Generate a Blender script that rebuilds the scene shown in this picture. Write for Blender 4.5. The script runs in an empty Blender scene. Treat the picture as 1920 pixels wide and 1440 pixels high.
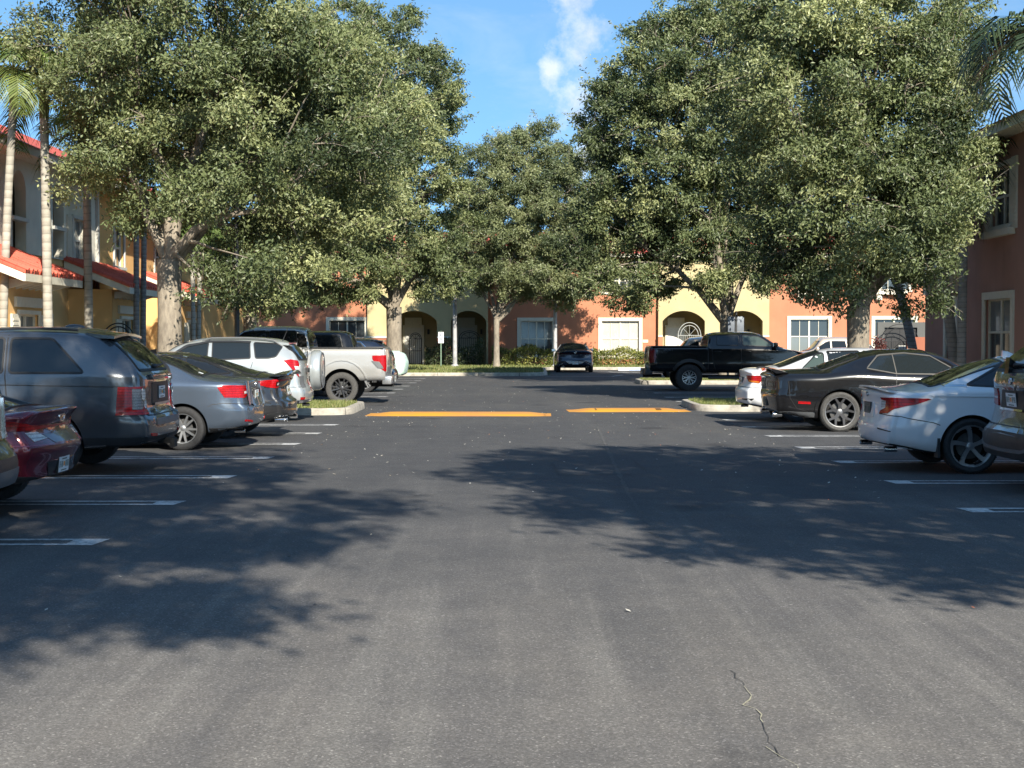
import bpy, bmesh, math, random
import numpy as np
from mathutils import Vector, Matrix
from mathutils.bvhtree import BVHTree
from mathutils.geometry import delaunay_2d_cdt
PI = math.pi
SC = bpy.context.scene
COL = SC.collection
random.seed(7)

# ------------------------------------------------------------------ camera
FPX, CX, HZ = 2662.0, 955.0, 636.0          # focal length and vanishing point of the lane in 1920x1440 pixels
CAMZ = 1.65
cam = bpy.data.cameras.new('camera')
camo = bpy.data.objects.new('camera', cam)
COL.objects.link(camo)
cam.sensor_width = 36.0
cam.lens = FPX / 1920 * 36.0
cam.clip_start = 0.1
cam.clip_end = 3000
camo.location = (0, 0, CAMZ)
camo.rotation_euler = (PI/2 - math.atan((720-HZ)/FPX), 0, -math.atan((960-CX)/FPX))
SC.camera = camo

def gx(px, Y):            # world X of a picture column at depth Y
    return (px-CX)*Y/FPX
def gz(py, Y):            # world Z of a picture row at depth Y
    return CAMZ-(py-HZ)*Y/FPX
def gd(py, z=0.0):        # depth of a ground row
    return (CAMZ-z)*FPX/(py-HZ)

# ------------------------------------------------------------------ objects
def link(o, parent=None):
    COL.objects.link(o)
    if parent is not None:
        o.parent = parent
    return o

def tag(o, label=None, cat=None, group=None, kind=None):
    if label: o['label'] = label
    if cat: o['category'] = cat
    if group: o['group'] = group
    if kind: o['kind'] = kind
    return o

def thing(name, label, cat, loc=(0, 0, 0), rz=0.0, group=None):
    o = bpy.data.objects.new(name, None)
    o.empty_display_size = 0.2
    o.location = loc
    o.rotation_euler = (0, 0, rz)
    link(o)
    return tag(o, label, cat, group)

def copy_tree(o, parent=None):
    c = o.copy()
    COL.objects.link(c)
    if parent is not None:
        c.parent = parent
    for ch in list(o.children):
        copy_tree(ch, c)
    return c

def mesh_obj(name, V, F, mats, parent=None, smooth=True, sharp=None, midx=None):
    me = bpy.data.meshes.new(name)
    me.from_pydata([tuple(v) for v in V], [], [tuple(f) for f in F])
    if not isinstance(mats, (list, tuple)): mats = [mats]
    for m in mats: me.materials.append(m)
    if midx is not None:
        me.polygons.foreach_set('material_index', np.asarray(midx, dtype=np.int32))
    me.polygons.foreach_set('use_smooth', np.full(len(me.polygons), bool(smooth)))
    me.update()
    if smooth and sharp is not None:
        me.set_sharp_from_angle(angle=math.radians(sharp))
    o = bpy.data.objects.new(name, me)
    return link(o, parent)

def np_quads(name, V, nq, mat, parent=None, colname=None, cols=None, smooth=False, quad=4):
    """mesh of nq separate faces with `quad` vertices each; V is (nq*quad,3)"""
    me = bpy.data.meshes.new(name)
    me.vertices.add(nq*quad)
    me.vertices.foreach_set('co', np.ascontiguousarray(V, dtype=np.float32).ravel())
    me.loops.add(nq*quad)
    me.loops.foreach_set('vertex_index', np.arange(nq*quad, dtype=np.int32))
    me.polygons.add(nq)
    me.polygons.foreach_set('loop_start', np.arange(0, nq*quad, quad, dtype=np.int32))
    me.polygons.foreach_set('use_smooth', np.full(nq, smooth))
    me.materials.append(mat)
    if cols is not None:
        at = me.attributes.new(colname, 'FLOAT', 'FACE')
        at.data.foreach_set('value', np.ascontiguousarray(cols, dtype=np.float32))
    me.update(calc_edges=True)
    o = bpy.data.objects.new(name, me)
    return link(o, parent)

class MB:
    """collects shapes and links them as one mesh object"""
    def __init__(s):
        s.V = []; s.F = []; s.M = []; s.m = 0
    def add(s, V, F):
        b = len(s.V)
        s.V += [tuple(v) for v in V]
        s.F += [tuple(b+i for i in f) for f in F]
        s.M += [s.m]*len(F)
        return s
    def box(s, c, d, rz=0.0, rot=None, bev=0.0):
        x, y, z = d[0]/2, d[1]/2, d[2]/2
        if bev <= 0:
            P = [(-x,-y,-z),(x,-y,-z),(x,y,-z),(-x,y,-z),(-x,-y,z),(x,-y,z),(x,y,z),(-x,y,z)]
            F = [(3,2,1,0),(4,5,6,7),(0,1,5,4),(1,2,6,5),(2,3,7,6),(3,0,4,7)]
        else:
            bm = bmesh.new()
            bmesh.ops.create_cube(bm, size=1.0)
            for v in bm.verts: v.co = Vector((v.co.x*d[0], v.co.y*d[1], v.co.z*d[2]))
            bmesh.ops.bevel(bm, geom=list(bm.edges), offset=bev, segments=2, affect='EDGES', profile=0.6)
            bm.verts.ensure_lookup_table()
            P = [v.co.copy() for v in bm.verts]
            F = [[v.index for v in f.verts] for f in bm.faces]
            bm.free()
        R = rot if rot is not None else Matrix.Rotation(rz, 3, 'Z')
        return s.add([R @ Vector(p) + Vector(c) for p in P], F)
    def bb(s, x0, x1, y0, y1, z0, z1, bev=0.0):
        return s.box(((x0+x1)/2, (y0+y1)/2, (z0+z1)/2), (abs(x1-x0), abs(y1-y0), abs(z1-z0)), bev=bev)
    def prism(s, poly, plane, a, b):
        """poly (u,v) extruded from a to b along the third axis; plane 'xz' -> along y, 'yz' -> along x, 'xy' -> along z"""
        def at(u, v, w):
            return {'xz': (u, w, v), 'yz': (w, u, v), 'xy': (u, v, w)}[plane]
        n = len(poly)
        V = [at(u, v, a) for u, v in poly] + [at(u, v, b) for u, v in poly]
        F = [tuple(range(n-1, -1, -1)), tuple(range(n, 2*n))]
        F += [(i, (i+1) % n, n+(i+1) % n, n+i) for i in range(n)]
        return s.add(V, F)
    def tube(s, pts, rad, n=8, cap=True, squash=None):
        pts = [Vector(p) for p in pts]
        if not isinstance(rad, (list, tuple)): rad = [rad]*len(pts)
        V = []; F = []
        prev = None
        for i, p in enumerate(pts):
            d = (pts[min(i+1, len(pts)-1)] - pts[max(i-1, 0)])
            if d.length < 1e-9: d = Vector((0, 0, 1))
            d.normalize()
            if prev is None:
                a = Vector((0, 0, 1)) if abs(d.z) < .9 else Vector((1, 0, 0))
                u = d.cross(a).normalized()
            else:
                u = (prev - d*prev.dot(d))
                u = u.normalized() if u.length > 1e-6 else d.orthogonal().normalized()
            prev = u
            w = d.cross(u)
            for k in range(n):
                t = 2*PI*k/n
                V.append(p + (u*math.cos(t) + w*math.sin(t))*rad[i])
        for i in range(len(pts)-1):
            for k in range(n):
                F.append((i*n+k, i*n+(k+1) % n, (i+1)*n+(k+1) % n, (i+1)*n+k))
        if cap:
            F.append(tuple(range(n-1, -1, -1)))
            F.append(tuple((len(pts)-1)*n+k for k in range(n)))
        return s.add(V, F)
    def lathe(s, prof, c=(0, 0, 0), axis='z', n=24, close=False):
        """prof: list of (r, h)"""
        V = []; F = []
        for r, h in prof:
            for k in range(n):
                t = 2*PI*k/n
                a, b = r*math.cos(t), r*math.sin(t)
                p = {'z': (a, b, h), 'y': (a, h, b), 'x': (h, a, b)}[axis]
                V.append((p[0]+c[0], p[1]+c[1], p[2]+c[2]))
        m = len(prof)
        for i in range(m-1 + (1 if close else 0)):
            j = (i+1) % m
            for k in range(n):
                F.append((i*n+k, i*n+(k+1) % n, j*n+(k+1) % n, j*n+k))
        return s.add(V, F)
    def ball(s, c, r, n=10, m=6):
        if not isinstance(r, (list, tuple)): r = (r, r, r)
        V = []; F = []
        for i in range(m+1):
            ph = PI*i/m
            for k in range(n):
                t = 2*PI*k/n
                V.append((c[0]+r[0]*math.sin(ph)*math.cos(t), c[1]+r[1]*math.sin(ph)*math.sin(t), c[2]+r[2]*math.cos(ph)))
        for i in range(m):
            for k in range(n):
                F.append((i*n+k, (i+1)*n+k, (i+1)*n+(k+1) % n, i*n+(k+1) % n))
        return s.add(V, F)
    def build(s, name, mats, parent=None, smooth=True, sharp=35):
        return mesh_obj(name, s.V, s.F, mats, parent, smooth, sharp, s.M)

def pchip(pts):
    xs = np.array([p[0] for p in pts], float); ys = np.array([p[1] for p in pts], float)
    if len(xs) == 1:
        return lambda x: np.full(np.shape(x), ys[0])
    h = np.diff(xs); d = np.diff(ys)/h
    m = np.zeros_like(ys)
    for i in range(1, len(xs)-1):
        if d[i-1]*d[i] > 0:
            w1, w2 = 2*h[i]+h[i-1], h[i]+2*h[i-1]
            m[i] = (w1+w2)/(w1/d[i-1]+w2/d[i])
    m[0] = d[0]; m[-1] = d[-1]
    def f(x):
        x = np.clip(np.asarray(x, float), xs[0], xs[-1])
        i = np.clip(np.searchsorted(xs, x)-1, 0, len(xs)-2)
        t = (x-xs[i])/h[i]
        h00 = 2*t**3-3*t**2+1; h10 = t**3-2*t**2+t; h01 = -2*t**3+3*t**2; h11 = t**3-t**2
        return h00*ys[i]+h10*h[i]*m[i]+h01*ys[i+1]+h11*h[i]*m[i+1]
    return f
def lin(pts):
    xs = [p[0] for p in pts]; ys = [p[1] for p in pts]
    return lambda x: np.interp(x, xs, ys)

def rnd(poly, r=0.03, n=4):
    """polygon with rounded corners; r a number or one per corner"""
    out = []
    k = len(poly)
    for i in range(k):
        p = Vector(poly[i]).to_2d(); a = Vector(poly[i-1]).to_2d(); b = Vector(poly[(i+1) % k]).to_2d()
        ri = r[i] if isinstance(r, (list, tuple)) else r
        if ri <= 0:
            out.append((p.x, p.y)); continue
        da, db = (a-p), (b-p)
        q0 = p + da.normalized()*min(ri, da.length*.45)
        q1 = p + db.normalized()*min(ri, db.length*.45)
        for j in range(n+1):
            t = j/n
            q = q0*(1-t)**2 + p*2*t*(1-t) + q1*t*t
            out.append((q.x, q.y))
    return out

# ------------------------------------------------------------------ materials
def newmat(name):
    m = bpy.data.materials.new(name)
    m.use_nodes = True
    nt = m.node_tree
    b = nt.nodes['Principled BSDF']
    return m, nt, b
def N(nt, t, **kw):
    n = nt.nodes.new(t)
    for k, v in kw.items():
        if k in n.inputs.keys() if hasattr(n.inputs, 'keys') else False:
            n.inputs[k].default_value = v
        else:
            setattr(n, k, v)
    return n
def ramp(nt, src, stops, interp='LINEAR'):
    r = nt.nodes.new('ShaderNodeValToRGB')
    r.color_ramp.interpolation = interp
    e = r.color_ramp.elements
    while len(e) < len(stops): e.new(0.5)
    for el, (p, c) in zip(e, stops):
        el.position = p
        el.color = (c if len(c) == 4 else (*c, 1)) if isinstance(c, (tuple, list)) else (c, c, c, 1)
    nt.links.new(src, r.inputs[0])
    return r.outputs[0]
def coords(nt, kind='Object', scale=(1, 1, 1)):
    tc = nt.nodes.new('ShaderNodeTexCoord')
    mp = nt.nodes.new('ShaderNodeMapping')
    mp.inputs['Scale'].default_value = scale
    nt.links.new(tc.outputs[kind], mp.inputs[0])
    return mp.outputs[0]
def noise(nt, vec, scale, detail=4, rough=.55, dist=0):
    n = nt.nodes.new('ShaderNodeTexNoise')
    n.inputs['Scale'].default_value = scale
    n.inputs['Detail'].default_value = detail
    n.inputs['Roughness'].default_value = rough
    n.inputs['Distortion'].default_value = dist
    if vec is not None: nt.links.new(vec, n.inputs['Vector'])
    return n.outputs['Fac']
def mix(nt, fac, a, b, mode='MIX'):
    m = nt.nodes.new('ShaderNodeMix')
    m.data_type = 'RGBA'; m.blend_type = mode
    for sock, v in ((m.inputs['Factor'], fac), (m.inputs['A'], a), (m.inputs['B'], b)):
        pass
    ins = [i for i in m.inputs if i.enabled]
    for sock, v in zip(ins, (fac, a, b)):
        if hasattr(v, 'is_output') or isinstance(v, bpy.types.NodeSocket):
            nt.links.new(v, sock)
        elif isinstance(v, (tuple, list)):
            sock.default_value = (*v, 1) if len(v) == 3 else v
        else:
            sock.default_value = v
    return [o for o in m.outputs if o.enabled][0]
def math_(nt, op, a, b=None):
    m = nt.nodes.new('ShaderNodeMath'); m.operation = op
    for i, v in enumerate((a, b)):
        if v is None: continue
        if isinstance(v, bpy.types.NodeSocket): nt.links.new(v, m.inputs[i])
        else: m.inputs[i].default_value = v
    return m.outputs[0]
def bump(nt, b, h, strength=.3, dist=.01):
    n = nt.nodes.new('ShaderNodeBump')
    n.inputs['Strength'].default_value = strength
    n.inputs['Distance'].default_value = dist
    nt.links.new(h, n.inputs['Height'])
    nt.links.new(n.outputs[0], b.inputs['Normal'])

def simple(name, col, rough=.5, metal=0.0, spec=.5, var=0.0, vscale=8, coat=0.0, bumps=0.0, bscale=60):
    m, nt, b = newmat(name)
    b.inputs['Roughness'].default_value = rough
    b.inputs['Metallic'].default_value = metal
    b.inputs['Specular IOR Level'].default_value = spec
    b.inputs['Coat Weight'].default_value = coat
    b.inputs['Coat Roughness'].default_value = .03
    v = coords(nt)
    if var > 0:
        f = noise(nt, v, vscale, 5, .6)
        lo = tuple(c*(1-var) for c in col); hi = tuple(min(1, c*(1+var)) for c in col)
        nt.links.new(ramp(nt, f, [(.3, lo), (.7, hi)]), b.inputs['Base Color'])
    else:
        b.inputs['Base Color'].default_value = (*col, 1)
    if bumps > 0:
        bump(nt, b, noise(nt, v, bscale, 3), bumps, .01)
    return m

def paint(name, col, metal=.5, rough=.28, flake=True, dirt=.12):
    """car paint: clear-coated, faint dust towards the sills comes from noise only"""
    m, nt, b = newmat(name)
    v = coords(nt)
    f = noise(nt, v, 3.0, 6, .65)
    dusty = tuple(c*.8+.05 for c in col)
    c = mix(nt, math_(nt, 'MULTIPLY', f, dirt), col, dusty)
    nt.links.new(c, b.inputs['Base Color'])
    b.inputs['Metallic'].default_value = metal
    b.inputs['Roughness'].default_value = rough
    b.inputs['Coat Weight'].default_value = 1.0
    nt.links.new(ramp(nt, noise(nt, v, 9, 5), [(.35, .015), (.8, .11)]), b.inputs['Coat Roughness'])
    return m
# ------------------------------------------------------------------ car library
M = {}
def glass_mat(name, col=(.012, .014, .016), rough=.03):
    m, nt, b = newmat(name)
    b.inputs['Base Color'].default_value = (*col, 1)
    b.inputs['Roughness'].default_value = rough
    b.inputs['Specular IOR Level'].default_value = .6
    return m
M['glass'] = glass_mat('tinted_glass')
M['glass_mid'] = glass_mat('grey_glass', (.014, .018, .020))
M['glass_light'] = glass_mat('pale_glass', (.055, .075, .066))
M['seal'] = simple('rubber_seal', (.012, .012, .013), .55)
M['plastic'] = simple('black_plastic', (.022, .023, .025), .5, var=.25, vscale=30)
M['gloss_black'] = simple('gloss_black', (.008, .008, .009), .12, coat=1)
M['greyplastic'] = simple('grey_plastic', (.10, .105, .11), .5, var=.1)
M['chrome'] = simple('chrome', (.75, .76, .77), .12, metal=1.0)
M['alloy'] = simple('alloy_silver', (.52, .53, .54), .3, metal=.85, var=.08, vscale=20)
M['alloy_dark'] = simple('alloy_dark', (.075, .075, .08), .3, metal=.6, coat=.5)
M['alloy_mid'] = simple('alloy_mid', (.24, .24, .245), .35, metal=.8)
M['tyre'] = simple('tyre_rubber', (.022, .022, .023), .8, var=.35, vscale=25, bumps=.3, bscale=90)
M['tyre_dusty'] = simple('dusty_tyre_rubber', (.062, .060, .057), .9, var=.25, vscale=25, bumps=.3, bscale=90)
M['under'] = simple('underbody', (.010, .010, .010), .9)
M['disc'] = simple('brake_disc', (.12, .12, .12), .4, metal=.8)
def lens(name, col):
    m, nt, b = newmat(name)
    v = coords(nt)
    n = nt.nodes.new('ShaderNodeTexVoronoi'); n.inputs['Scale'].default_value = 75
    nt.links.new(v, n.inputs['Vector'])
    dk = tuple(c*.55 for c in col)
    base = ramp(nt, n.outputs['Distance'], [(.1, col), (.7, dk)])
    wv = nt.nodes.new('ShaderNodeTexWave'); wv.bands_direction = 'Z'; wv.inputs['Scale'].default_value = 9; wv.inputs['Distortion'].default_value = .6
    nt.links.new(v, wv.inputs['Vector'])
    nt.links.new(mix(nt, ramp(nt, wv.outputs['Fac'], [(.10, .7), (.30, 0.0)]), base, tuple(c*.25 for c in col)), b.inputs['Base Color'])
    b.inputs['Roughness'].default_value = .22
    b.inputs['Specular IOR Level'].default_value = .35
    b.inputs['Coat Weight'].default_value = .25
    return m
M['red_lens'] = lens('red_lens', (.50, .006, .009))
M['dark_lens'] = lens('smoked_lens', (.05, .006, .008))
M['grey_lens'] = lens('grey_lens', (.26, .25, .25))
M['clear_lens'] = lens('clear_lens', (.75, .75, .74))
M['amber_lens'] = lens('amber_lens', (.85, .25, .02))
M['plate'] = simple('plate_white', (.66, .68, .68), .4, var=.05, vscale=40)
M['plate_ink'] = simple('plate_green_ink', (.03, .09, .06), .5)
M['plate_orange'] = simple('plate_orange', (.75, .28, .05), .5)

def bar(p0, p1, w0, w1):
    p0 = Vector(p0); p1 = Vector(p1)
    d = (p1-p0).normalized(); n = Vector((-d.y, d.x))
    return [tuple(p0-n*w0/2), tuple(p1-n*w1/2), tuple(p1+n*w1/2), tuple(p0+n*w0/2)]
def pol(r, a): return (r*math.cos(a), r*math.sin(a))
def rim_polys(style, r):
    P = []
    if style == 'ten':
        for k in range(10):
            a = 2*PI*k/10 + (.10 if k % 2 else -.10)
            P.append(bar(pol(r*.18, a), pol(r*.97, a-(.03 if k % 2 else -.03)), r*.17, r*.12))
    elif style == 'multi':
        for k in range(6):
            a = 2*PI*k/6
            for s in (-1, 1):
                P.append(bar(pol(r*.2, a+s*.12), pol(r*.98, a+s*.22), r*.10, r*.13))
    elif style == 'y5':
        for k in range(5):
            a = 2*PI*k/5 + PI/2
            P.append(bar(pol(r*.15, a), pol(r*.52, a), r*.26, r*.20))
            for s in (-1, 1):
                P.append(bar(pol(r*.46, a+s*.05), pol(r*.98, a+s*.34), r*.16, r*.12))
    elif style == 'turbine':
        for k in range(5):
            a = 2*PI*k/5 + .3
            pts = [pol(r*.15, a), pol(r*.45, a+.05), pol(r*.75, a+.10), pol(r*.93, a+.18)]
            ws = [.16, .17, .20, .24]
            for i in range(3): P.append(bar(pts[i], pts[i+1], r*ws[i], r*ws[i+1]))
            arc = [pol(r*.91, a+.12+.14*j) for j in range(6)]
            for i in range(5): P.append(bar(arc[i], arc[i+1], r*(.17-.025*i), r*(.17-.025*(i+1))))
    elif style == 'mesh':
        for k in range(8):
            a = 2*PI*k/8
            P.append(bar(pol(r*.16, a), pol(r*.55, a), r*.12, r*.10))
            for s in (-1, 1):
                P.append(bar(pol(r*.52, a), pol(r*.97, a+s*.22), r*.09, r*.09))
    else:
        for k in range(5):
            a = 2*PI*k/5 + PI/2
            for s in (-1, 1):
                P.append(bar(pol(r*.14, a+s*.25), pol(r*.98, a+s*.17), r*.15, r*.13))
    return P

def make_wheel(root, c, R, rim_r, w, side, style, rimmat, tyremat, lipmat=None):
    """wheel (brake and barrel) > tyre, rim ; c is the axle centre of the outer face, side +-1 along y"""
    def flip(mb):
        if side < 0:
            mb.V = [(x, -y, z) for x, y, z in mb.V]
            mb.F = [tuple(reversed(f)) for f in mb.F]
        return mb
    rr = rim_r
    b = MB()
    b.lathe([(0, -w*.5), (rr*.60, -w*.5), (rr*.62, -w*.46), (rr*.62, -w*.40), (0, -w*.38)], axis='y', n=28)
    b.m = 1
    b.lathe([(rr*.98, -w+.03), (rr*.90, -w*.8), (rr*.90, -w*.2), (rr*.95, -.012)], axis='y', n=36)
    b.lathe([(rr*.9, -w*.86), (0, -w*.86)], axis='y', n=36)
    wh = flip(b).build('wheel', [M['disc'], M['under']], root)
    wh.location = c
    t = MB()
    t.lathe([(rr*.97, -.006), (rr*1.03, .004), (rr+(R-rr)*.55, .012), (R*.965, -.004), (R*.992, -.022), (R, -.05),
             (R, -w+.05), (R*.98, -w+.02), (rr*1.02, -w), (rr*.96, -w+.02)], axis='y', n=56)
    # tread blocks: shallow ribs round the shoulder
    for k in range(60):
        a = 2*PI*k/60
        ca, sa = math.cos(a), math.sin(a)
        t.box((ca*(R*.984), -.022, sa*(R*.984)), (.012, .022, .012), rot=Matrix.Rotation(-a, 3, 'Y'))
    flip(t).build('tyre', tyremat, wh)
    s = MB()
    for q in rim_polys(style, rr):
        n = len(q)
        V = []; 
        for (x, z) in q:
            d = math.hypot(x, z)/rr
            V.append((x, -.012-.05*(1-d)**1.5*0-.022*max(0, 1-d)*1.2, z))
        V += [(v[0]*.985, v[1]-.035, v[2]*.985) for v in V[:n]]
        F = [tuple(range(n)), tuple(range(2*n-1, n-1, -1))] + [(i, n+i, n+(i+1) % n, (i+1) % n) for i in range(n)]
        s.add(V, F)
    s.m = 1
    s.lathe([(rr*.985, -.016), (rr*.985, -.002), (rr*.94, -.004), (rr*.915, -.02), (rr*.915, -.05)], axis='y', n=48)
    s.lathe([(0, -.026), (rr*.12, -.028), (rr*.19, -.034), (rr*.21, -.07)], axis='y', n=18)
    flip(s).build('rim', [rimmat, lipmat or rimmat], wh, sharp=30)
    return wh

class Car:
    def __init__(s, name, label, cat, loc, rz, S):
        s.S = S
        s.root = thing(name, label, cat, loc, rz, S.get('group'))
        s.L, s.W = S['L'], S['W']
        s.hw = s.W/2
        s.make_body()
    # ---------------- body surface
    def make_body(s):
        S = s.S; L = s.L; hw = s.hw
        top = pchip(S['top']); belt = pchip(S['belt'])
        zb = pchip(S.get('zb', [(0, .34), (.5, .25), (1.0, .22), (L-.6, .20), (L, .25)]))
        pw = pchip(S.get('plan', [(0, .90), (.12, .945), (.35, .98), (.8, 1.0), (L-1.1, 1.0), (L-.5, .96), (L-.15, .88), (L, .80)]))
        wr = pchip(S['wr'])                      # half width at the roof edge / deck edge
        dr = pchip(S.get('dr', [(0, .07)]))
        tum = S.get('tum', .965)                 # belt width as a share of the widest
        zm = S.get('zm', .62); z2 = S.get('z2', .36); w2 = S.get('w2', .97)
        ds = S.get('ds', .05)
        xs = sorted(set([round(x, 3) for x in list(np.linspace(0, 1, 26)**1.4*1.2) + list(np.linspace(1.2, L-.9, 34)) + list(L-np.linspace(0, 1, 14)**1.3*.9)] + [x+d for x in S.get('xk', []) for d in (-.05, -.02, 0, .02, .05)]))
        xs = [x for i, x in enumerate(xs) if 0 <= x <= L]
        rings = []
        for x in xs:
            zt = float(top(x)); p = float(pw(x)); zs = float(belt(x)); w = hw*p
            zr = zt-float(dr(x)); ws = w*tum; r_ = float(wr(x))*p
            zs = min(zs, zt-.015)
            zr = max(zr, zs+.006) if zr < zs+.006 else zr
            b0 = float(zb(x))
            C = [(0, b0), (w*.90, b0), (w*w2, max(z2, b0+.08)), (w, max(zm, b0+.15)), (ws, zs), (r_, zr), (r_*.55, zr+.78*(zt-zr)), (0, zt)]
            D = [0, .05, .10, .14, ds, S.get('dt', .09), .2, 0]
            NM = [2, 1, 2, 2, 4, 2, 1]
            pts = []
            ends = []
            for i in range(1, 7):
                P = Vector(C[i]); A = Vector(C[i-1]); B = Vector(C[i+1])
                la, lb = (A-P).length, (B-P).length
                d = min(D[i], la*.42, lb*.42)
                q0 = P+(A-P)*(d/max(la, 1e-6)); q1 = P+(B-P)*(d/max(lb, 1e-6))
                ends.append((q0, P, q1))
            prev = Vector(C[0]); pts.append(prev)
            for i, (q0, P, q1) in enumerate(ends):
                for k in range(1, NM[i]+1): pts.append(prev.lerp(q0, k/(NM[i]+1)))
                for k in range(4):
                    t = k/3
                    pts.append(q0*(1-t)**2+P*2*t*(1-t)+q1*t*t)
                prev = q1
            for k in range(1, NM[6]+1): pts.append(prev.lerp(Vector(C[7]), k/(NM[6]+1)))
            pts.append(Vector(C[7]))
            half = [(q.x, q.y) for q in pts]
            full = half + [(-y, z) for y, z in reversed(half[1:-1])]
            rings.append((x, full))
        n = len(rings[0][1])
        rc = S.get('rc', .06)
        def cap(ring, x0, sgn):
            out = []
            cz = (max(z for y, z in ring)+min(z for y, z in ring))/2
            for ph in (20, 45, 70, 90):
                a = math.radians(ph); inset = rc*(1-math.cos(a))
                rr = []
                for y, z in ring:
                    d = math.hypot(y, z-cz)
                    k = max(0.2, 1-inset/max(d, 1e-3))
                    rr.append((y*k, cz+(z-cz)*k))
                out.append((x0+sgn*rc*math.sin(a), rr))
            base = out[-1][1]
            for k in (.9, .78, .64, .5, .36, .22, .1):
                out.append((x0+sgn*rc, [(y*k, cz+(z-cz)*k) for y, z in base]))
            return out, cz
        rear, czr = cap(rings[0][1], xs[0], -1)
        front, czf = cap(rings[-1][1], xs[-1], 1)
        allr = list(reversed(rear)) + rings + front
        rsh = pchip(S.get('rear', [(.3, 0), (1, 0)])); fsh = pchip(S.get('front', [(.3, .05), (.6, 0), (1, .1)]))
        kp = S.get('kp', .10); kf = S.get('kf', .25); ur = S.get('ur', 1.2); uf = 1.0
        def shift(x, y, z):
            fr = max(0., min(1., 1-x/ur))**1.5
            ff = max(0., min(1., 1-(L-x)/uf))**1.5
            t = min(1.2, abs(y)/hw)
            return x + rc*0 + (float(rsh(z))+kp*t**2.6)*fr - (float(fsh(z))+kf*t**2.6)*ff
        V = []
        for x, ring in allr:
            for y, z in ring: V.append((shift(x, y, z)+rc, y, z))
        F = []
        m = len(allr)
        for i in range(m-1):
            for k in range(n):
                F.append((i*n+k, i*n+(k+1) % n, (i+1)*n+(k+1) % n, (i+1)*n+k))
        x0, r0 = allr[0]
        V.append((shift(x0, 0, czr)+rc, 0, czr)); c0 = len(V)-1
        x1, r1 = allr[-1]
        V.append((shift(x1, 0, czf)+rc, 0, czf)); c1 = len(V)-1
        for k in range(n):
            F.append((c0, (k+1) % n, k))
            F.append((c1, (m-1)*n+k, (m-1)*n+(k+1) % n))
        s.bvh = BVHTree.FromPolygons([Vector(v) for v in V], F)
        # cut the wheel arches
        R = S['R']; Ra = S.get('Ra', R+.06)
        me = bpy.data.meshes.new('tmp'); me.from_pydata(V, [], F); me.update()
        bmx = bmesh.new(); bmx.from_mesh(me); bmesh.ops.recalc_face_normals(bmx, faces=bmx.faces); bmx.to_mesh(me); bmx.free()
        tmp = bpy.data.objects.new('tmp', me); COL.objects.link(tmp)
        cb = MB()
        for ax in S['axles']:
            for sg in (-1, 1):
                cb.lathe([(0, 0), (Ra, 0), (Ra, .62), (0, .62)], c=(ax, (hw-.34) if sg > 0 else -(hw+.28), R), axis='y', n=56)
        # each arch cutter as its own closed solid
        cm = bpy.data.meshes.new('cut'); cm.from_pydata(cb.V, [], cb.F); cm.update()
        bmc = bmesh.new(); bmc.from_mesh(cm); bmesh.ops.remove_doubles(bmc, verts=bmc.verts, dist=1e-5)
        bmesh.ops.recalc_face_normals(bmc, faces=bmc.faces); bmc.to_mesh(cm); bmc.free()
        cut = bpy.data.objects.new('cut', cm); COL.objects.link(cut)
        md = tmp.modifiers.new('b', 'BOOLEAN'); md.operation = 'DIFFERENCE'; md.object = cut; md.solver = 'EXACT'
        dg = bpy.context.evaluated_depsgraph_get()
        nm = bpy.data.meshes.new_from_object(tmp.evaluated_get(dg))
        bpy.data.objects.remove(tmp); bpy.data.objects.remove(cut)
        nm.name = 'body'
        nm.materials.clear(); nm.materials.append(S['paint']); nm.materials.append(M['under'])
        for p in nm.polygons:
            c = p.center
            p.use_smooth = True
            p.material_index = 0
            if c.z < z2+.3:
                for ax in S['axles']:
                    if math.hypot(c.x-ax, c.z-R) < Ra+.003 and abs(c.y) < hw*1.02: 
                        if abs(p.normal.y) < .5 or abs(c.y) < hw-.28: p.material_index = 1
            if p.normal.z < -.75 and c.z < .45: p.material_index = 1
            for ax in S['axles']:
                if abs(math.hypot(c.x-ax, c.z-R)-Ra) < .012 and abs(p.normal.y) < .35 and abs(c.y) > hw-.36: p.material_index = 1
        nm.update()
        nm.set_sharp_from_angle(angle=math.radians(S.get('sharp', 38)))
        s.body = link(bpy.data.objects.new('body', nm), s.root)
        for ax in S['axles']:
            for sg in (1, -1):
                make_wheel(s.root, (ax, sg*(hw-S.get('wheel_in', .03)), R), R, S['rim'], .22, sg, S['style'], S['rimmat'], S.get('tyremat', M['tyre']), S.get('lipmat'))
    # ---------------- projecting flat outlines on the body
    def ray(s, kind, u, v, sg=1):
        if kind == 'side': o, d = Vector((u, sg*2.5, v)), Vector((0, -sg, 0))
        elif kind == 'rear': o, d = Vector((-2, u, v)), Vector((1, 0, 0))
        elif kind == 'front': o, d = Vector((s.L+2, u, v)), Vector((-1, 0, 0))
        elif kind == 'top': o, d = Vector((u, v, 4)), Vector((0, 0, -1))
        elif kind == 'wrap':
            R = s.S.get('wrapR', .35); fl = s.hw-R; arc = R*PI/2
            if u < fl: o, d = Vector((-2, sg*u, v)), Vector((1, 0, 0))
            elif u < fl+arc:
                a = (u-fl)/R
                d = Vector((math.cos(a), -sg*math.sin(a), 0)); o = Vector((R, sg*fl, v))-d*2
            else: o, d = Vector((R+u-fl-arc, sg*2.5, v)), Vector((0, -sg, 0))
        h = s.bvh.ray_cast(o, d)
        if h[0] is None:
            h = s.bvh.find_nearest(o+d*2.0 if kind != 'top' else Vector((u, v, 1.2)))
        n = h[1]
        if n.dot(d) > 0: n = -n
        return h[0], n
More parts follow.
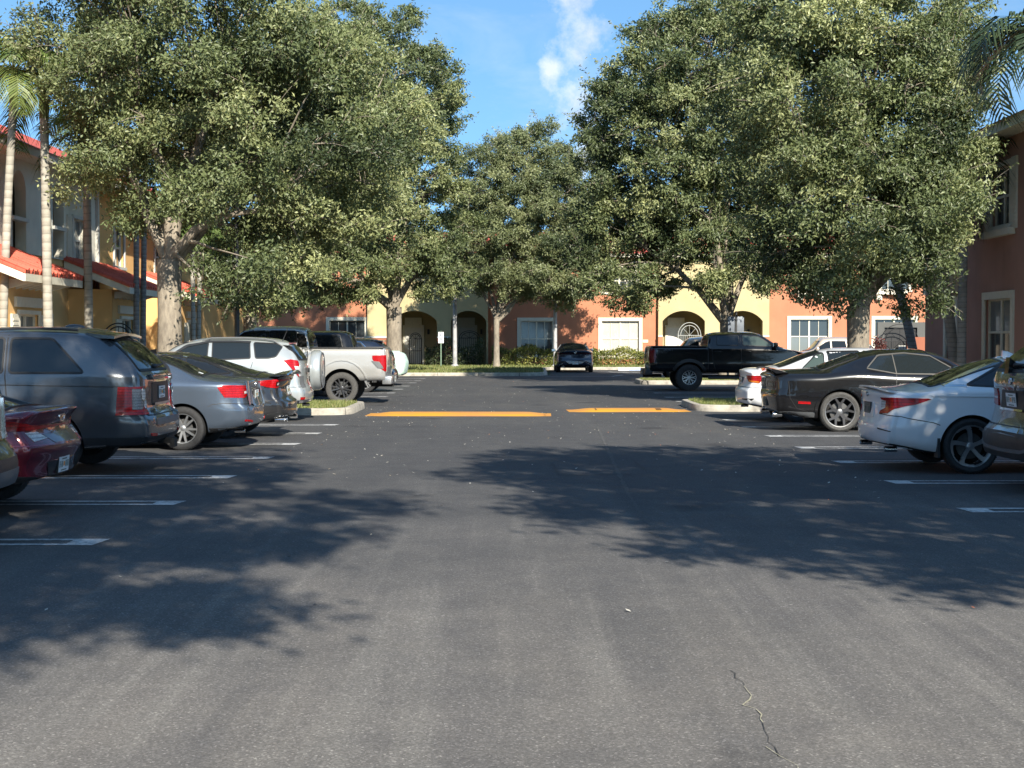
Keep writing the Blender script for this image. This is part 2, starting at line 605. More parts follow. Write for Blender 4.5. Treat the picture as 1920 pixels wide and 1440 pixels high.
    def ws(s, kind, a):
        """wrap coordinate of a point on the rear ('r', y) or on the side ('s', x)"""
        R = s.S.get('wrapR', .35); fl = s.hw-R
        return a if kind == 'r' else fl+R*PI/2+(a-R)
    def patch(s, kind, poly, name, mat, sg=1, off=.004, parent=None, res=.06, skirt=.012, thick=None):
        if kind == 'wrap': poly = [(s.ws(k, a), z) for k, a, z in poly]
        # subdivide the outline
        B = []
        k = len(poly)
        for i in range(k):
            a = Vector(poly[i]).to_2d(); b = Vector(poly[(i+1) % k]).to_2d()
            m = max(1, int((b-a).length/res))
            for j in range(m): B.append(a.lerp(b, j/m))
        us = [p.x for p in B]; vs = [p.y for p in B]
        I = []
        def inside(q):
            c = False; j = len(B)-1
            for i in range(len(B)):
                if (B[i].y > q.y) != (B[j].y > q.y) and q.x < (B[j].x-B[i].x)*(q.y-B[i].y)/(B[j].y-B[i].y)+B[i].x: c = not c
                j = i
            return c
        nx = int((max(us)-min(us))/res)+1; ny = int((max(vs)-min(vs))/res)+1
        for i in range(1, nx):
            for j in range(1, ny):
                q = Vector((min(us)+(max(us)-min(us))*i/nx, min(vs)+(max(vs)-min(vs))*j/ny))
                if inside(q) and min((q-p).length for p in B) > res*.3: I.append(q)
        E = [(i, (i+1) % len(B)) for i in range(len(B))]
        r = delaunay_2d_cdt(B+I, E, [], 1, 1e-5)
        V = []; F = [list(f) for f in r[2]]
        Nn = []
        for q in r[0]:
            p, n = s.ray(kind, q.x, q.y, sg)
            V.append(p+n*off); Nn.append(n)
        # orient the faces outwards
        for f in F:
            nn = (V[f[1]]-V[f[0]]).cross(V[f[2]]-V[f[0]])
            if nn.dot(Nn[f[0]]) < 0: f.reverse()
        cnt = {}
        for f in F:
            for i in range(len(f)): cnt[(f[i], f[(i+1) % len(f)])] = 1
        dup = {}
        for (a, b) in list(cnt):
            if (b, a) not in cnt:
                for q in (a, b):
                    if q not in dup:
                        dup[q] = len(V); V.append(V[q]-Nn[q]*(skirt+off))
                F.append([b, a, dup[a], dup[b]])
        return mesh_obj(name, V, F, mat, parent or s.root, True, 50)
    def both(s, kind, poly, name, mat, **kw):
        return [s.patch(kind, poly, name, mat, sg=sg, **kw) for sg in (1, -1)]
    def strip(s, kind, path, w, name, mat, sg=1, off=.005, closed=False, parent=None, skirt=.006):
        if kind == 'wrap': path = [(s.ws(k, a), z) for k, a, z in path]
        P = [Vector(p).to_2d() for p in path]
        if closed: P.append(P[0])
        Q = [P[0]]
        for a, b in zip(P, P[1:]):
            m = max(1, int((b-a).length/.04))
            for j in range(1, m+1): Q.append(a.lerp(b, j/m))
        V = []; F = []
        for i, q in enumerate(Q):
            a = Q[max(0, i-1)]; b = Q[min(len(Q)-1, i+1)]
            if closed and i in (0, len(Q)-1): a, b = Q[-2], Q[1]
            d = (b-a).normalized() if (b-a).length > 1e-9 else Vector((1, 0))
            nn = Vector((-d.y, d.x))*w/2
            row = []
            for t, o in ((-1, -skirt), (-1, off), (1, off), (1, -skirt)):
                p, no = s.ray(kind, q.x+nn.x*t, q.y+nn.y*t, sg)
                V.append(p+no*o)
        for i in range(len(Q)-1):
            for k in range(3): F.append((i*4+k, i*4+k+1, (i+1)*4+k+1, (i+1)*4+k))
        return mesh_obj(name, V, F, mat, parent or s.root, True, 50)
    def bothstrip(s, kind, path, w, name, mat, **kw):
        return [s.strip(kind, path, w, name, mat, sg=sg, **kw) for sg in (1, -1)]
    def window(s, kind, poly, name='side_window', mat=None, frame=None, sg=1, seal=.02, off=.006):
        """pane with a dark rubber seal round it (and a bright frame when asked)"""
        g = s.patch(kind, poly, name, mat or M['glass'], sg=sg, off=off)
        if frame:
            s.strip(kind, poly, .022, 'window_trim', frame, sg=sg, off=off+.006, closed=True, parent=g)
        elif seal:
            s.strip(kind, poly, seal, 'window_seal', M['seal'], sg=sg, off=off+.003, closed=True, parent=g)
        return g
    def windows(s, poly, **kw):
        for sg in (1, -1): s.window('side', poly, sg=sg, **kw)
    def plate(s, y, z, x=None, tilt=0, mat=None, orange=True):
        p, n = s.ray('rear', y, z)
        if x is not None: p = Vector((x, y, z))
        b = MB()
        def q(u0, u1, v0, v1, d0, d1):
            b.add([(-d1, u0, v0), (-d1, u1, v0), (-d1, u1, v1), (-d1, u0, v1), (-d0, u0, v0), (-d0, u1, v0), (-d0, u1, v1), (-d0, u0, v1)],
                  [(0, 3, 2, 1), (0, 1, 5, 4), (1, 2, 6, 5), (2, 3, 7, 6), (3, 0, 4, 7)])
        b.m = 3; q(-.162, .162, -.086, .086, -.02, .008)
        b.m = 0; q(-.150, .150, -.074, .074, 0, .012)
        b.m = 1
        rs = random.Random(int(1000*(abs(y)+z+s.L)))
        for sd in (-1, 1):
            for k in range(3):
                u = sd*(.052+.036*k)
                g = rs.randrange(4)          # upright strokes and crossbars, unreadable as in the photograph
                q(u-.010, u-.004, -.030, .032, .012, .0135)
                if g != 1: q(u+.006, u+.011, -.030 if g != 2 else 0, .032, .012, .0135)
                q(u-.004, u+.006, .026, .032, .012, .0135)
                q(u-.004, u+.006, -.004, .003, .012, .0135)
        q(-.07, .07, .046, .058, .012, .0135)
        q(-.08, .08, -.062, -.052, .012, .0135)
        b.m = 2
        if orange: b.add([(-.0137, -.024, -.02), (-.0137, .024, -.02), (-.0137, .024, .025), (-.0137, -.024, .025)], [(0, 3, 2, 1)])
        o = b.build('license_plate', [mat or M['plate'], M['plate_ink'], M['plate_orange'], M['plastic']], s.root, smooth=False)
        o.location = p-Vector((.004, 0, 0))
        o.rotation_euler = (0, tilt, 0)
        return o
    def text(s, txt, y, z, size, mat, kind='rear', name='lettering', sg=1, off=.006, spacing=1.0, x=None):
        cu = bpy.data.curves.new('t', 'FONT'); cu.body = txt; cu.size = size; cu.align_x = 'CENTER'; cu.align_y = 'CENTER'
        cu.space_character = spacing
        to = bpy.data.objects.new('t', cu); COL.objects.link(to)
        dg = bpy.context.evaluated_depsgraph_get()
        me = bpy.data.meshes.new_from_object(to.evaluated_get(dg))
        bpy.data.objects.remove(to)
        V = []
        for v in me.vertices:
            if kind == 'rear': p, n = s.ray('rear', y-v.co.x, z+v.co.y)
            else: p, n = s.ray('side', x+(v.co.x if sg < 0 else -v.co.x), z+v.co.y, sg)
            V.append(p+n*off)
        F = [tuple(p.vertices) for p in me.polygons]
        if kind == 'rear' or sg > 0: pass
        return mesh_obj(name, V, F, mat, s.root, False)
    def handle(s, x, z, mat):
        for sg in (1, -1):
            p, n = s.ray('side', x, z, sg)
            b = MB(); b.box((p.x, p.y+sg*.018, z), (.20, .03, .032), bev=.012)
            b.build('door_handle', mat, s.root)
    def mirror(s, x, z, mat):
        for sg in (1, -1):
            p, n = s.ray('side', x, z, sg)
            b = MB(); b.box((p.x+.02, p.y+sg*.14, z+.05), (.15, .22, .16), bev=.055)
            b.tube([(p.x+.04, p.y-sg*.02, z-.02), (p.x+.04, p.y+sg*.09, z+.02)], .025, 8)
            b.m = 1; b.bb(p.x-.062, p.x-.054, p.y+sg*.06, p.y+sg*.22, z, z+.10)
            b.build('wing_mirror', [mat, M['chrome']], s.root)
    def oval(s, y, z, r, name, mat, kind='rear'):
        p, n = s.ray(kind, y, z)
        b = MB(); b.lathe([(r*.72, .004), (r*.78, .012), (r*.95, .012), (r, .002)], axis='x', n=24)
        b.V = [(-x, yy*1.0, zz*.62) for x, yy, zz in b.V]
        # slanted bar letter inside
        for sg in (-1, 1):
            b.box((-.008, sg*r*.26, 0), (.012, r*.18, r*.86), rot=Matrix.Rotation(.35, 3, 'X'))
        b.box((-.008, 0, 0), (.012, r*.5, r*.18), rot=Matrix.Rotation(.2, 3, 'X'))
        o = b.build(name, mat, s.root)
        o.location = p-Vector((.004, 0, 0))
        return o
    def antenna_fin(s, x, mat):
        p, n = s.ray('top', x, 0)
        b = MB(); b.prism([(x-.02, p.z-.02), (x-.015, p.z+.075), (x+.05, p.z+.065), (x+.17, p.z+.01), (x+.2, p.z-.02)], 'xz', -.018, .018)
        b.build('antenna_fin', mat, s.root)
# ------------------------------------------------------------------ the parked vehicles
P_GREY = paint('grey_paint', (.10, .104, .112), .6, .25)
P_BLUEGREY = paint('blue_grey_paint', (.11, .14, .185), .6, .25)
P_CHAR = paint('charcoal_paint', (.022, .022, .024), .3, .25)
P_SILVER = paint('silver_paint', (.44, .465, .46), .45, .3)
P_SILVER2 = paint('warm_silver_paint', (.47, .465, .45), .5, .3)
P_WHITE = paint('white_paint', (.74, .75, .76), .0, .3, dirt=.2)
P_BLACK = paint('black_paint', (.006, .006, .007), .1, .2, dirt=.05)
P_BROWN = paint('brown_grey_paint', (.105, .10, .095), .5, .25)
P_MAROON = paint('maroon_paint', (.15, .008, .022), .35, .25)
P_NAVY = paint('navy_paint', (.012, .018, .035), .3, .25)
P_BEIGE = paint('beige_paint', (.55, .45, .36), .3, .35)
P_DKGREY = paint('dark_grey_paint', (.018, .019, .020), .5, .25)
P_BLACK.node_tree.nodes['Principled BSDF'].inputs['Metallic'].default_value = 0
P_BLACK.node_tree.nodes['Principled BSDF'].inputs['Specular IOR Level'].default_value = .15
def cloth_mat():
    m, nt, b = newmat('mint_cover')
    v = coords(nt)
    f = noise(nt, v, 5, 4, .6, .8)
    nt.links.new(ramp(nt, f, [(.3, (.42, .58, .50)), (.7, (.56, .70, .62))]), b.inputs['Base Color'])
    b.inputs['Roughness'].default_value = .7
    bump(nt, b, noise(nt, coords(nt, scale=(1, 1, .25)), 7, 3, .6, 1.5), .8, .05)
    return m
P_MINT = cloth_mat()

def lower_trim(c, mat, z1, z0=None, x0=.0, name='bumper'):
    """dark lower edge wrapping round the rear bumper to the rear arch"""
    S = c.S; ax = S['axles'][0]; Ra = S.get('Ra', S['R']+.06)
    z0 = z0 or z1-.16
    xe = ax-math.sqrt(max(.01, (Ra+.0)**2-(S['R']-z1)**2))-.01
    for sg in (1, -1):
        c.patch('wrap', [('r', 0.0, z0), ('s', xe, z0+.02), ('s', xe, z1), ('r', 0.0, z1)], name, mat, sg=sg, off=.006)
def arch_trim(c, mat, w=.07):
    S = c.S; R = S['R']; Ra = S.get('Ra', R+.06)
    for ax in S['axles']:
        pts = []
        for k in range(25):
            a = math.radians(-8+196*k/24)
            pts.append((ax+(Ra+w/2)*math.cos(a), R+(Ra+w/2)*math.sin(a)))
        pts = [p for p in pts if p[1] > .26]
        c.bothstrip('side', pts, w, 'wheel_arch', mat, off=.012, skirt=.03)
def sill(c, mat, z0=.24, z1=.36):
    S = c.S; Ra = S.get('Ra', S['R']+.06)
    a, b = S['axles'][0]+Ra+.02, S['axles'][1]-Ra-.02
    c.both('side', [(a, z0), (b, z0), (b, z1), (a, z1)], 'sill', mat, off=.01, res=.1)
def seam(c, kind, path, w=.010, sg=None, name='panel_gap'):
    if sg is None and kind in ('side', 'wrap'): c.bothstrip(kind, path, w, name, M['seal'], off=.0025)
    else: c.strip(kind, path, w, name, M['seal'], sg=sg or 1, off=.0025)
def front_lights(c, z, w=.28):
    hw = c.hw
    for sg in (1, -1):
        c.patch('front', rnd([(sg*(hw-.12), z+.06), (sg*(hw-.12-w), z+.03), (sg*(hw-.12-w), z-.06), (sg*(hw-.12), z-.05)], .03), 'headlight', M['clear_lens'], off=.006)
    c.patch('front', rnd([(-hw*.5, z), (hw*.5, z), (hw*.45, z-.28), (-hw*.45, z-.28)], .04), 'front_grille', M['plastic'], off=.006)
def exhaust(c, y, z=.3, r=.04, mat=None):
    b = MB(); p, n = c.ray('rear', y, z+.06)
    b.lathe([(r*.8, 0), (r*.85, .12), (r, .12), (r, -.03), (r*.85, -.03), (r*.8, 0)], axis='x', n=16)
    b.V = [(x+p.x+.0, yy*1.35+y, zz+z) for x, yy, zz in b.V]
    b.build('exhaust_pipe', mat or M['chrome'], c.root)
def wiper(c, y0, y1, z, x=None):
    b = MB()
    P = []
    for t in (0, .5, 1):
        y = y0+(y1-y0)*t
        p, n = c.ray('rear', y, z+.015*t)
        P.append(p+n*.03)
    b.tube(P, [.022, .014, .009], 6)
    p, n = c.ray('rear', y0, z); b.ball(tuple(p+n*.02), (.035, .04, .03))
    b.build('wiper', M['plastic'], c.root)

LEFT = PI
def left_car(name, label, cat, S, xr, yn): return Car(name, label, cat, (xr, yn+S['W']/2, 0), LEFT, S)
def right_car(name, label, cat, S, xr, yn): return Car(name, label, cat, (xr, yn+S['W']/2, 0), 0.0, S)
G_L = 'vehicles parked along the left of the lane'
G_R = 'vehicles parked along the right of the lane'

# ---- grey luxury SUV, biggest vehicle on the left
def car_range():
    S = dict(group=G_L, L=4.78, W=1.95, paint=P_GREY, R=.385, rim=.26, Ra=.43, axles=(1.24, 3.92), style='five', rimmat=M['alloy'],
             top=[(0, 1.71), (.12, 1.755), (.5, 1.795), (1.3, 1.81), (2.2, 1.80), (2.65, 1.74), (3.3, 1.26), (3.6, 1.18), (4.3, 1.12), (4.78, 1.0)],
             belt=[(0, 1.215), (1, 1.215), (3.2, 1.16), (4.2, 1.06), (4.78, .92)], wr=[(0, .72), (.6, .79), (2.4, .785), (3.3, .80), (4.78, .70)],
             dr=[(0, .085), (2.6, .09), (3.3, .05), (4.78, .05)], ur=2.3, kp=.10, zm=.74, z2=.42, tum=.955, ds=.03,
             rear=[(.30, .12), (.42, .03), (.50, 0), (.70, 0), (.735, .07), (.78, .10), (1.16, .11), (1.25, .15), (1.72, .60)],
             zb=[(0, .37), (.5, .33), (1, .3), (4.2, .3), (4.78, .36)], plan=[(0, .88), (.10, .94), (.3, .985), (.8, 1), (3.7, 1), (4.3, .95), (4.78, .82)])
    c = left_car('parked_suv', 'large grey suv with chrome lettering on its tailgate beside the maroon saloon', 'suv', S, -4.30, 16.97)
    for a in ([(.80, 1.245), (1.70, 1.245), (1.70, 1.66), (1.20, 1.655)], [(1.78, 1.245), (2.62, 1.235), (2.62, 1.66), (1.78, 1.665)], [(2.72, 1.235), (3.22, 1.22), (2.86, 1.62), (2.72, 1.655)]):
        c.windows(rnd(a, .05), frame=None, seal=.025)
    c.window('rear', rnd([(-.70, 1.27), (.70, 1.27), (.58, 1.685), (-.58, 1.685)], .06), 'rear_window', seal=.03)
    c.window('front', rnd([(-.72, 1.27), (.72, 1.27), (.6, 1.70), (-.6, 1.70)], .06), 'windshield')
    for sg in (1, -1):
        t = c.patch('wrap', rnd([('r', .62, .735), ('s', .42, .735), ('s', .40, 1.075), ('r', .66, 1.075)], .0) if False else [('r', .63, .735), ('s', .42, .735), ('s', .40, 1.075), ('r', .67, 1.075)], 'tail_light', M['red_lens'], sg=sg, off=.010)
        c.patch('wrap', [('r', .645, .80), ('s', .20, .80), ('s', .20, 1.05), ('r', .665, 1.05)], 'clear_lens', M['grey_lens'], sg=sg, off=.014, parent=t)
        for zz, uu, rr in ((.985, .80, .078), (.865, .73, .062)):
            q = [(uu+rr*math.cos(a*PI/8), zz+rr*math.sin(a*PI/8)) for a in range(16)]
            o = c.patch('wrap', [('r', u, z) for u, z in q], 'lamp_bowl', M['clear_lens'], sg=sg, off=.018, parent=t)
            c.strip('wrap', [('r', u, z) for u, z in q], .014, 'lamp_ring', M['chrome'], sg=sg, off=.022, closed=True, parent=t)
    # plate recess, bright lower lip and the tailgate lettering
    c.patch('rear', rnd([(-.42, .83), (.42, .83), (.40, 1.12), (-.40, 1.12)], .04), 'plate_recess', M['plastic'], off=.006)
    c.plate(0, .99, mat=M['plate'])
    c.strip('rear', [(-.36, .85), (.36, .85)], .03, 'tailgate_lip', M['alloy'], off=.022)
    b = MB(); p, n = c.ray('rear', 0, 1.19); b.box((p.x-.012, 0, 1.19), (.05, .95, .075), bev=.02); b.build('tailgate_handle', P_GREY, c.root)
    c.text('RANGE', .27, .765, .085, M['chrome'], spacing=1.25, off=.010, name='tailgate_lettering'); c.text('ROVER', -.27, .765, .085, M['chrome'], spacing=1.25, off=.010, name='tailgate_lettering')
    lower_trim(c, M['plastic'], .47, .36)
    c.patch('rear', rnd([(-.55, .60), (.55, .60), (.55, .675), (-.55, .675)], .02), 'bumper_step', M['greyplastic'], off=.012)
    for sg in (1, -1): c.patch('rear', rnd([(sg*.55, .47), (sg*.72, .48), (sg*.72, .51), (sg*.55, .50)], .008), 'reflector', M['red_lens'], off=.012)
    # roof spoiler with the dark gap under it
    b = MB()
    pr = [Vector((.74, y, c.ray('top', .74, y*.5)[0].z-.02*abs(y/.66)**3)) for y in (-.66, -.33, 0, .33, .66)]
    V = []
    for q in pr:
        V += [(q.x+.12, q.y, q.z+.012), (q.x-.23, q.y*.97, q.z-.03), (q.x-.23, q.y*.97, q.z-.062), (q.x+.10, q.y, q.z-.05)]
    F = []
    for i in range(4):
        for k in range(4): F.append((i*4+k, i*4+(k+1) % 4, i*4+4+(k+1) % 4, i*4+4+k))
    F += [(0, 1, 2, 3), (19, 18, 17, 16)]
    b.add(V, F); b.build('roof_spoiler', P_GREY, c.root)
    wiper(c, .05, -.42, 1.30)
    sill(c, M['plastic'], .30, .44); seam(c, 'side', [(1.745, 1.70), (1.745, 1.2), (1.72, .95), (1.55, .80), (1.42, .74)], .014)
    seam(c, 'side', [(2.67, 1.68), (2.67, .45)]); seam(c, 'side', [(1.40, .45), (2.67, .45)])
    seam(c, 'side', [(.30, 1.075), (1.7, 1.10), (3.3, 1.10)], .012)
    seam(c, 'wrap', [('r', .0, .725), ('s', .42, .725), ('s', .52, .72), ('s', .62, .66)], .012)
    seam(c, 'wrap', [('r', .88, 1.25), ('r', .80, .75)], .012)
    c.handle(1.9, 1.0, P_GREY); c.mirror(3.15, 1.22, P_GREY); front_lights(c, .95); 
    for y in (-.64, .64):
        b = MB(); P = [c.ray('top', x, y)[0]+Vector((0, 0, .03)) for x in np.linspace(.95, 2.5, 8)]
        b.tube(P, .018, 6); b.build('roof_rail', M['plastic'], c.root)
    b = MB(); p = c.ray('top', 1.25, -.2)[0]; b.ball((p.x, p.y, p.z), (.14, .05, .045)); b.build('antenna_fin', M['gloss_black'], c.root)
    b = MB(); b.bb(-.06, .14, -.06, .06, .34, .42, bev=.01); b.bb(-.08, -.02, -.09, .09, .29, .40, bev=.01); b.build('tow_hitch', M['under'], c.root)
    return c
car_range()

# ---- blue grey saloon
def car_passat():
    S = dict(group=G_L, L=4.64, W=1.79, paint=P_BLUEGREY, R=.325, rim=.225, Ra=.375, axles=(1.02, 3.67), style='ten', rimmat=M['alloy'],
             top=[(0, 1.035), (.10, 1.06), (.45, 1.085), (.72, 1.12), (1.35, 1.375), (1.85, 1.47), (2.4, 1.48), (2.8, 1.43), (3.55, 1.03), (4.2, .92), (4.64, .74)],
             belt=[(0, .99), (.8, 1.005), (2, .975), (3.6, .93), (4.64, .66)], wr=[(0, .70), (.6, .72), (1.0, .67), (1.6, .57), (2.6, .57), (3.5, .70), (4.64, .60)],
             dr=[(0, .04), (.6, .045), (1.4, .08), (2.7, .08), (3.5, .04)], ur=1.1, kp=.15, zm=.60, tum=.97, ds=.06, xk=[.72],
             rear=[(.22, .14), (.34, .04), (.48, 0), (.62, 0), (.675, .06), (.95, .085), (1.06, .05)],
             plan=[(0, .84), (.10, .91), (.3, .97), (.8, 1), (3.6, 1), (4.2, .95), (4.64, .80)])
    c = left_car('parked_saloon', 'blue grey saloon with red tail lights parked just beyond the grey luxury suv', 'car', S, -3.83, 21.0)
    c.windows(rnd([(1.18, 1.06), (1.56, 1.04), (1.60, 1.37), (1.47, 1.345), (1.28, 1.23)], .05), mat=M['glass_light'], seal=.03)
    c.windows(rnd([(1.62, 1.04), (2.30, 1.02), (2.30, 1.405), (1.66, 1.39)], .04), mat=M['glass_mid'], seal=.03)
    c.windows(rnd([(2.38, 1.02), (3.32, 1.0), (2.78, 1.36), (2.38, 1.405)], .05), mat=M['glass_mid'], seal=.03)
    c.window('top', rnd([(.78, -.60), (.78, .60), (1.50, .49), (1.50, -.49)], .05), 'rear_window', M['glass'], seal=.03)
    c.window('top', rnd([(2.72, -.5), (2.72, .5), (3.45, .64), (3.45, -.64)], .05), 'windshield')
    for sg in (1, -1):
        t = c.patch('wrap', [('r', .47, .82), ('r', .70, .775), ('s', .40, .785), ('s', .50, .93), ('s', .42, .965), ('r', .60, .955), ('r', .46, .94)], 'tail_light', M['red_lens'], sg=sg, off=.010, res=.05)
        c.patch('wrap', [('r', .50, .84), ('r', .70, .83), ('r', .70, .87), ('r', .50, .88)], 'clear_lens', M['clear_lens'], sg=sg, off=.014, parent=t)
        c.patch('rear', rnd([(sg*.50, .40), (sg*.72, .43), (sg*.72, .455), (sg*.50, .43)], .008), 'reflector', M['red_lens'], off=.010)
    c.patch('rear', rnd([(-.30, .70), (.30, .70), (.27, .90), (-.27, .90)], .03), 'plate_recess', M['gloss_black'], off=.006)
    c.plate(0, .80)
    c.oval(0, .965, .055, 'emblem', M['chrome'])
    c.strip('top', [(.05, -.62), (.05, 0), (.05, .62)], .05, 'spoiler', P_BLUEGREY, off=.022)
    seam(c, 'wrap', [('r', 0, .675), ('r', .6, .675), ('s', .42, .70), ('s', .58, .68), ('s', .64, .645)])
    seam(c, 'side', [(1.50, .42), (1.44, .62), (1.60, .95), (1.62, 1.0)]); seam(c, 'side', [(2.34, 1.0), (2.34, .36)])
    seam(c, 'wrap', [('r', .60, 1.0), ('r', .57, .70)])
    lower_trim(c, M['plastic'], .33, .24); sill(c, M['plastic'], .22, .27)
    exhaust(c, .5, .27, .03); c.handle(1.72, .90, P_BLUEGREY); c.handle(2.6, .88, P_BLUEGREY); c.mirror(3.1, 1.02, P_BLUEGREY)
    c.antenna_fin(1.62, M['gloss_black']); front_lights(c, .68)
    p, n = c.ray('top', .86, .30); b = MB(); b.box(tuple(p+n*.010), (.07, .11, .002), rot=Matrix.Rotation(-.38, 3, 'Y')); b.build('window_sticker', M['plate'], c.root)
    return c
car_passat()

# ---- charcoal fastback
def car_fast():
    S = dict(group=G_L, L=4.9, W=1.86, paint=P_CHAR, R=.335, rim=.24, Ra=.385, axles=(1.05, 3.9), style='five', rimmat=M['alloy_dark'],
             top=[(0, 1.055), (.06, 1.075), (.25, 1.06), (.55, 1.10), (1.4, 1.345), (2.0, 1.44), (2.6, 1.445), (3.0, 1.38), (3.8, 1.0), (4.4, .9), (4.9, .7)],
             belt=[(0, .98), (.8, 1.02), (2, .98), (3.8, .92), (4.9, .64)], wr=[(0, .74), (.6, .70), (1.0, .66), (1.7, .57), (2.6, .57), (3.7, .7), (4.9, .6)],
             dr=[(0, .03), (.6, .05), (1.4, .08), (2.8, .08), (3.8, .04)], ur=1.1, kp=.20, zm=.60, tum=.955, ds=.05,
             rear=[(.22, .14), (.32, .04), (.45, 0), (.60, .01), (.66, .08), (.85, .13), (.97, .09), (1.06, .01)],
             plan=[(0, .83), (.10, .90), (.3, .965), (.8, 1), (3.8, 1), (4.4, .95), (4.9, .8)])
    c = left_car('parked_fastback', 'charcoal fastback car with a raised tail lip beside the silver compact suv', 'car', S, -3.68, 23.45)
    c.windows(rnd([(.95, 1.09), (1.7, 1.03), (1.74, 1.36), (1.5, 1.31)], .04)); c.windows(rnd([(1.8, 1.03), (2.5, 1.02), (2.5, 1.38), (1.82, 1.37)], .04))
    c.windows(rnd([(2.58, 1.02), (3.5, 1.0), (2.95, 1.33), (2.58, 1.38)], .04))
    c.bothstrip('side', [(.80, 1.085), (1.5, 1.335), (2.1, 1.405), (2.7, 1.375)], .016, 'window_trim', M['chrome'])
    c.window('top', rnd([(.55, -.62), (.55, .62), (1.55, .50), (1.55, -.50)], .05), 'rear_window')
    c.window('top', rnd([(2.9, -.5), (2.9, .5), (3.7, .64), (3.7, -.64)], .05), 'windshield')
    for sg in (1, -1):
        t = c.patch('wrap', [('r', .10, .955), ('r', .60, .94), ('r', .66, .845), ('r', .86, .83), ('s', .36, .855), ('s', .58, .93), ('s', .40, .965), ('r', .70, .985), ('r', .10, .985)], 'tail_light', M['red_lens'], sg=sg, off=.010, res=.05)
        c.patch('wrap', [('r', .66, .87), ('r', .84, .86), ('r', .84, .94), ('r', .64, .945)], 'clear_lens', M['dark_lens'], sg=sg, off=.014, parent=t)
        c.patch('wrap', [('r', .70, .885), ('r', .78, .885), ('r', .76, .925), ('r', .68, .925)], 'reversing_lamp', M['clear_lens'], sg=sg, off=.018, parent=t)
        c.patch('rear', rnd([(sg*.35, .28), (sg*.80, .30), (sg*.84, .40), (sg*.72, .45), (sg*.45, .38)], .02), 'bumper_insert', M['plastic'], off=.008)
    c.plate(0, .78, tilt=.15)
    for sg in (.55, .66, -.55, -.66): exhaust(c, sg, .30, .04)
    lower_trim(c, M['gloss_black'], .32, .23); sill(c, M['gloss_black'], .22, .28)
    seam(c, 'wrap', [('r', .72, .83), ('r', .70, .66), ('s', .40, .62), ('s', .62, .60)]); seam(c, 'side', [(2.54, 1.0), (2.54, .34)])
    seam(c, 'side', [(1.55, .46), (1.5, .66), (1.66, .95), (1.74, 1.02)])
    c.handle(1.8, .88, P_CHAR); c.mirror(3.25, 1.02, P_CHAR); front_lights(c, .68)
    # the folded black rag of a spoiler on the boot lid
    b = MB(); V = []; F = []
    ys = np.linspace(-.78, .78, 15)
    for y in ys:
        p = c.ray('top', .16, y*.7)[0]; h = .045+.012*math.sin(y*9)-.05*abs(y)**3
        V += [(p.x+.16, y, p.z-.01), (p.x+.02, y, p.z+h*.6), (p.x-.14, y, p.z+h), (p.x-.16, y, p.z+h-.02), (p.x-.02, y, p.z-.01)]
    for i in range(14):
        for k in range(5): F.append((i*5+k, i*5+(k+1) % 5, i*5+5+(k+1) % 5, i*5+5+k))
    F += [(0, 1, 2, 3, 4), (74, 73, 72, 71, 70)]
    b.add(V, F); b.build('spoiler', M['gloss_black'], c.root)
    return c
car_fast()

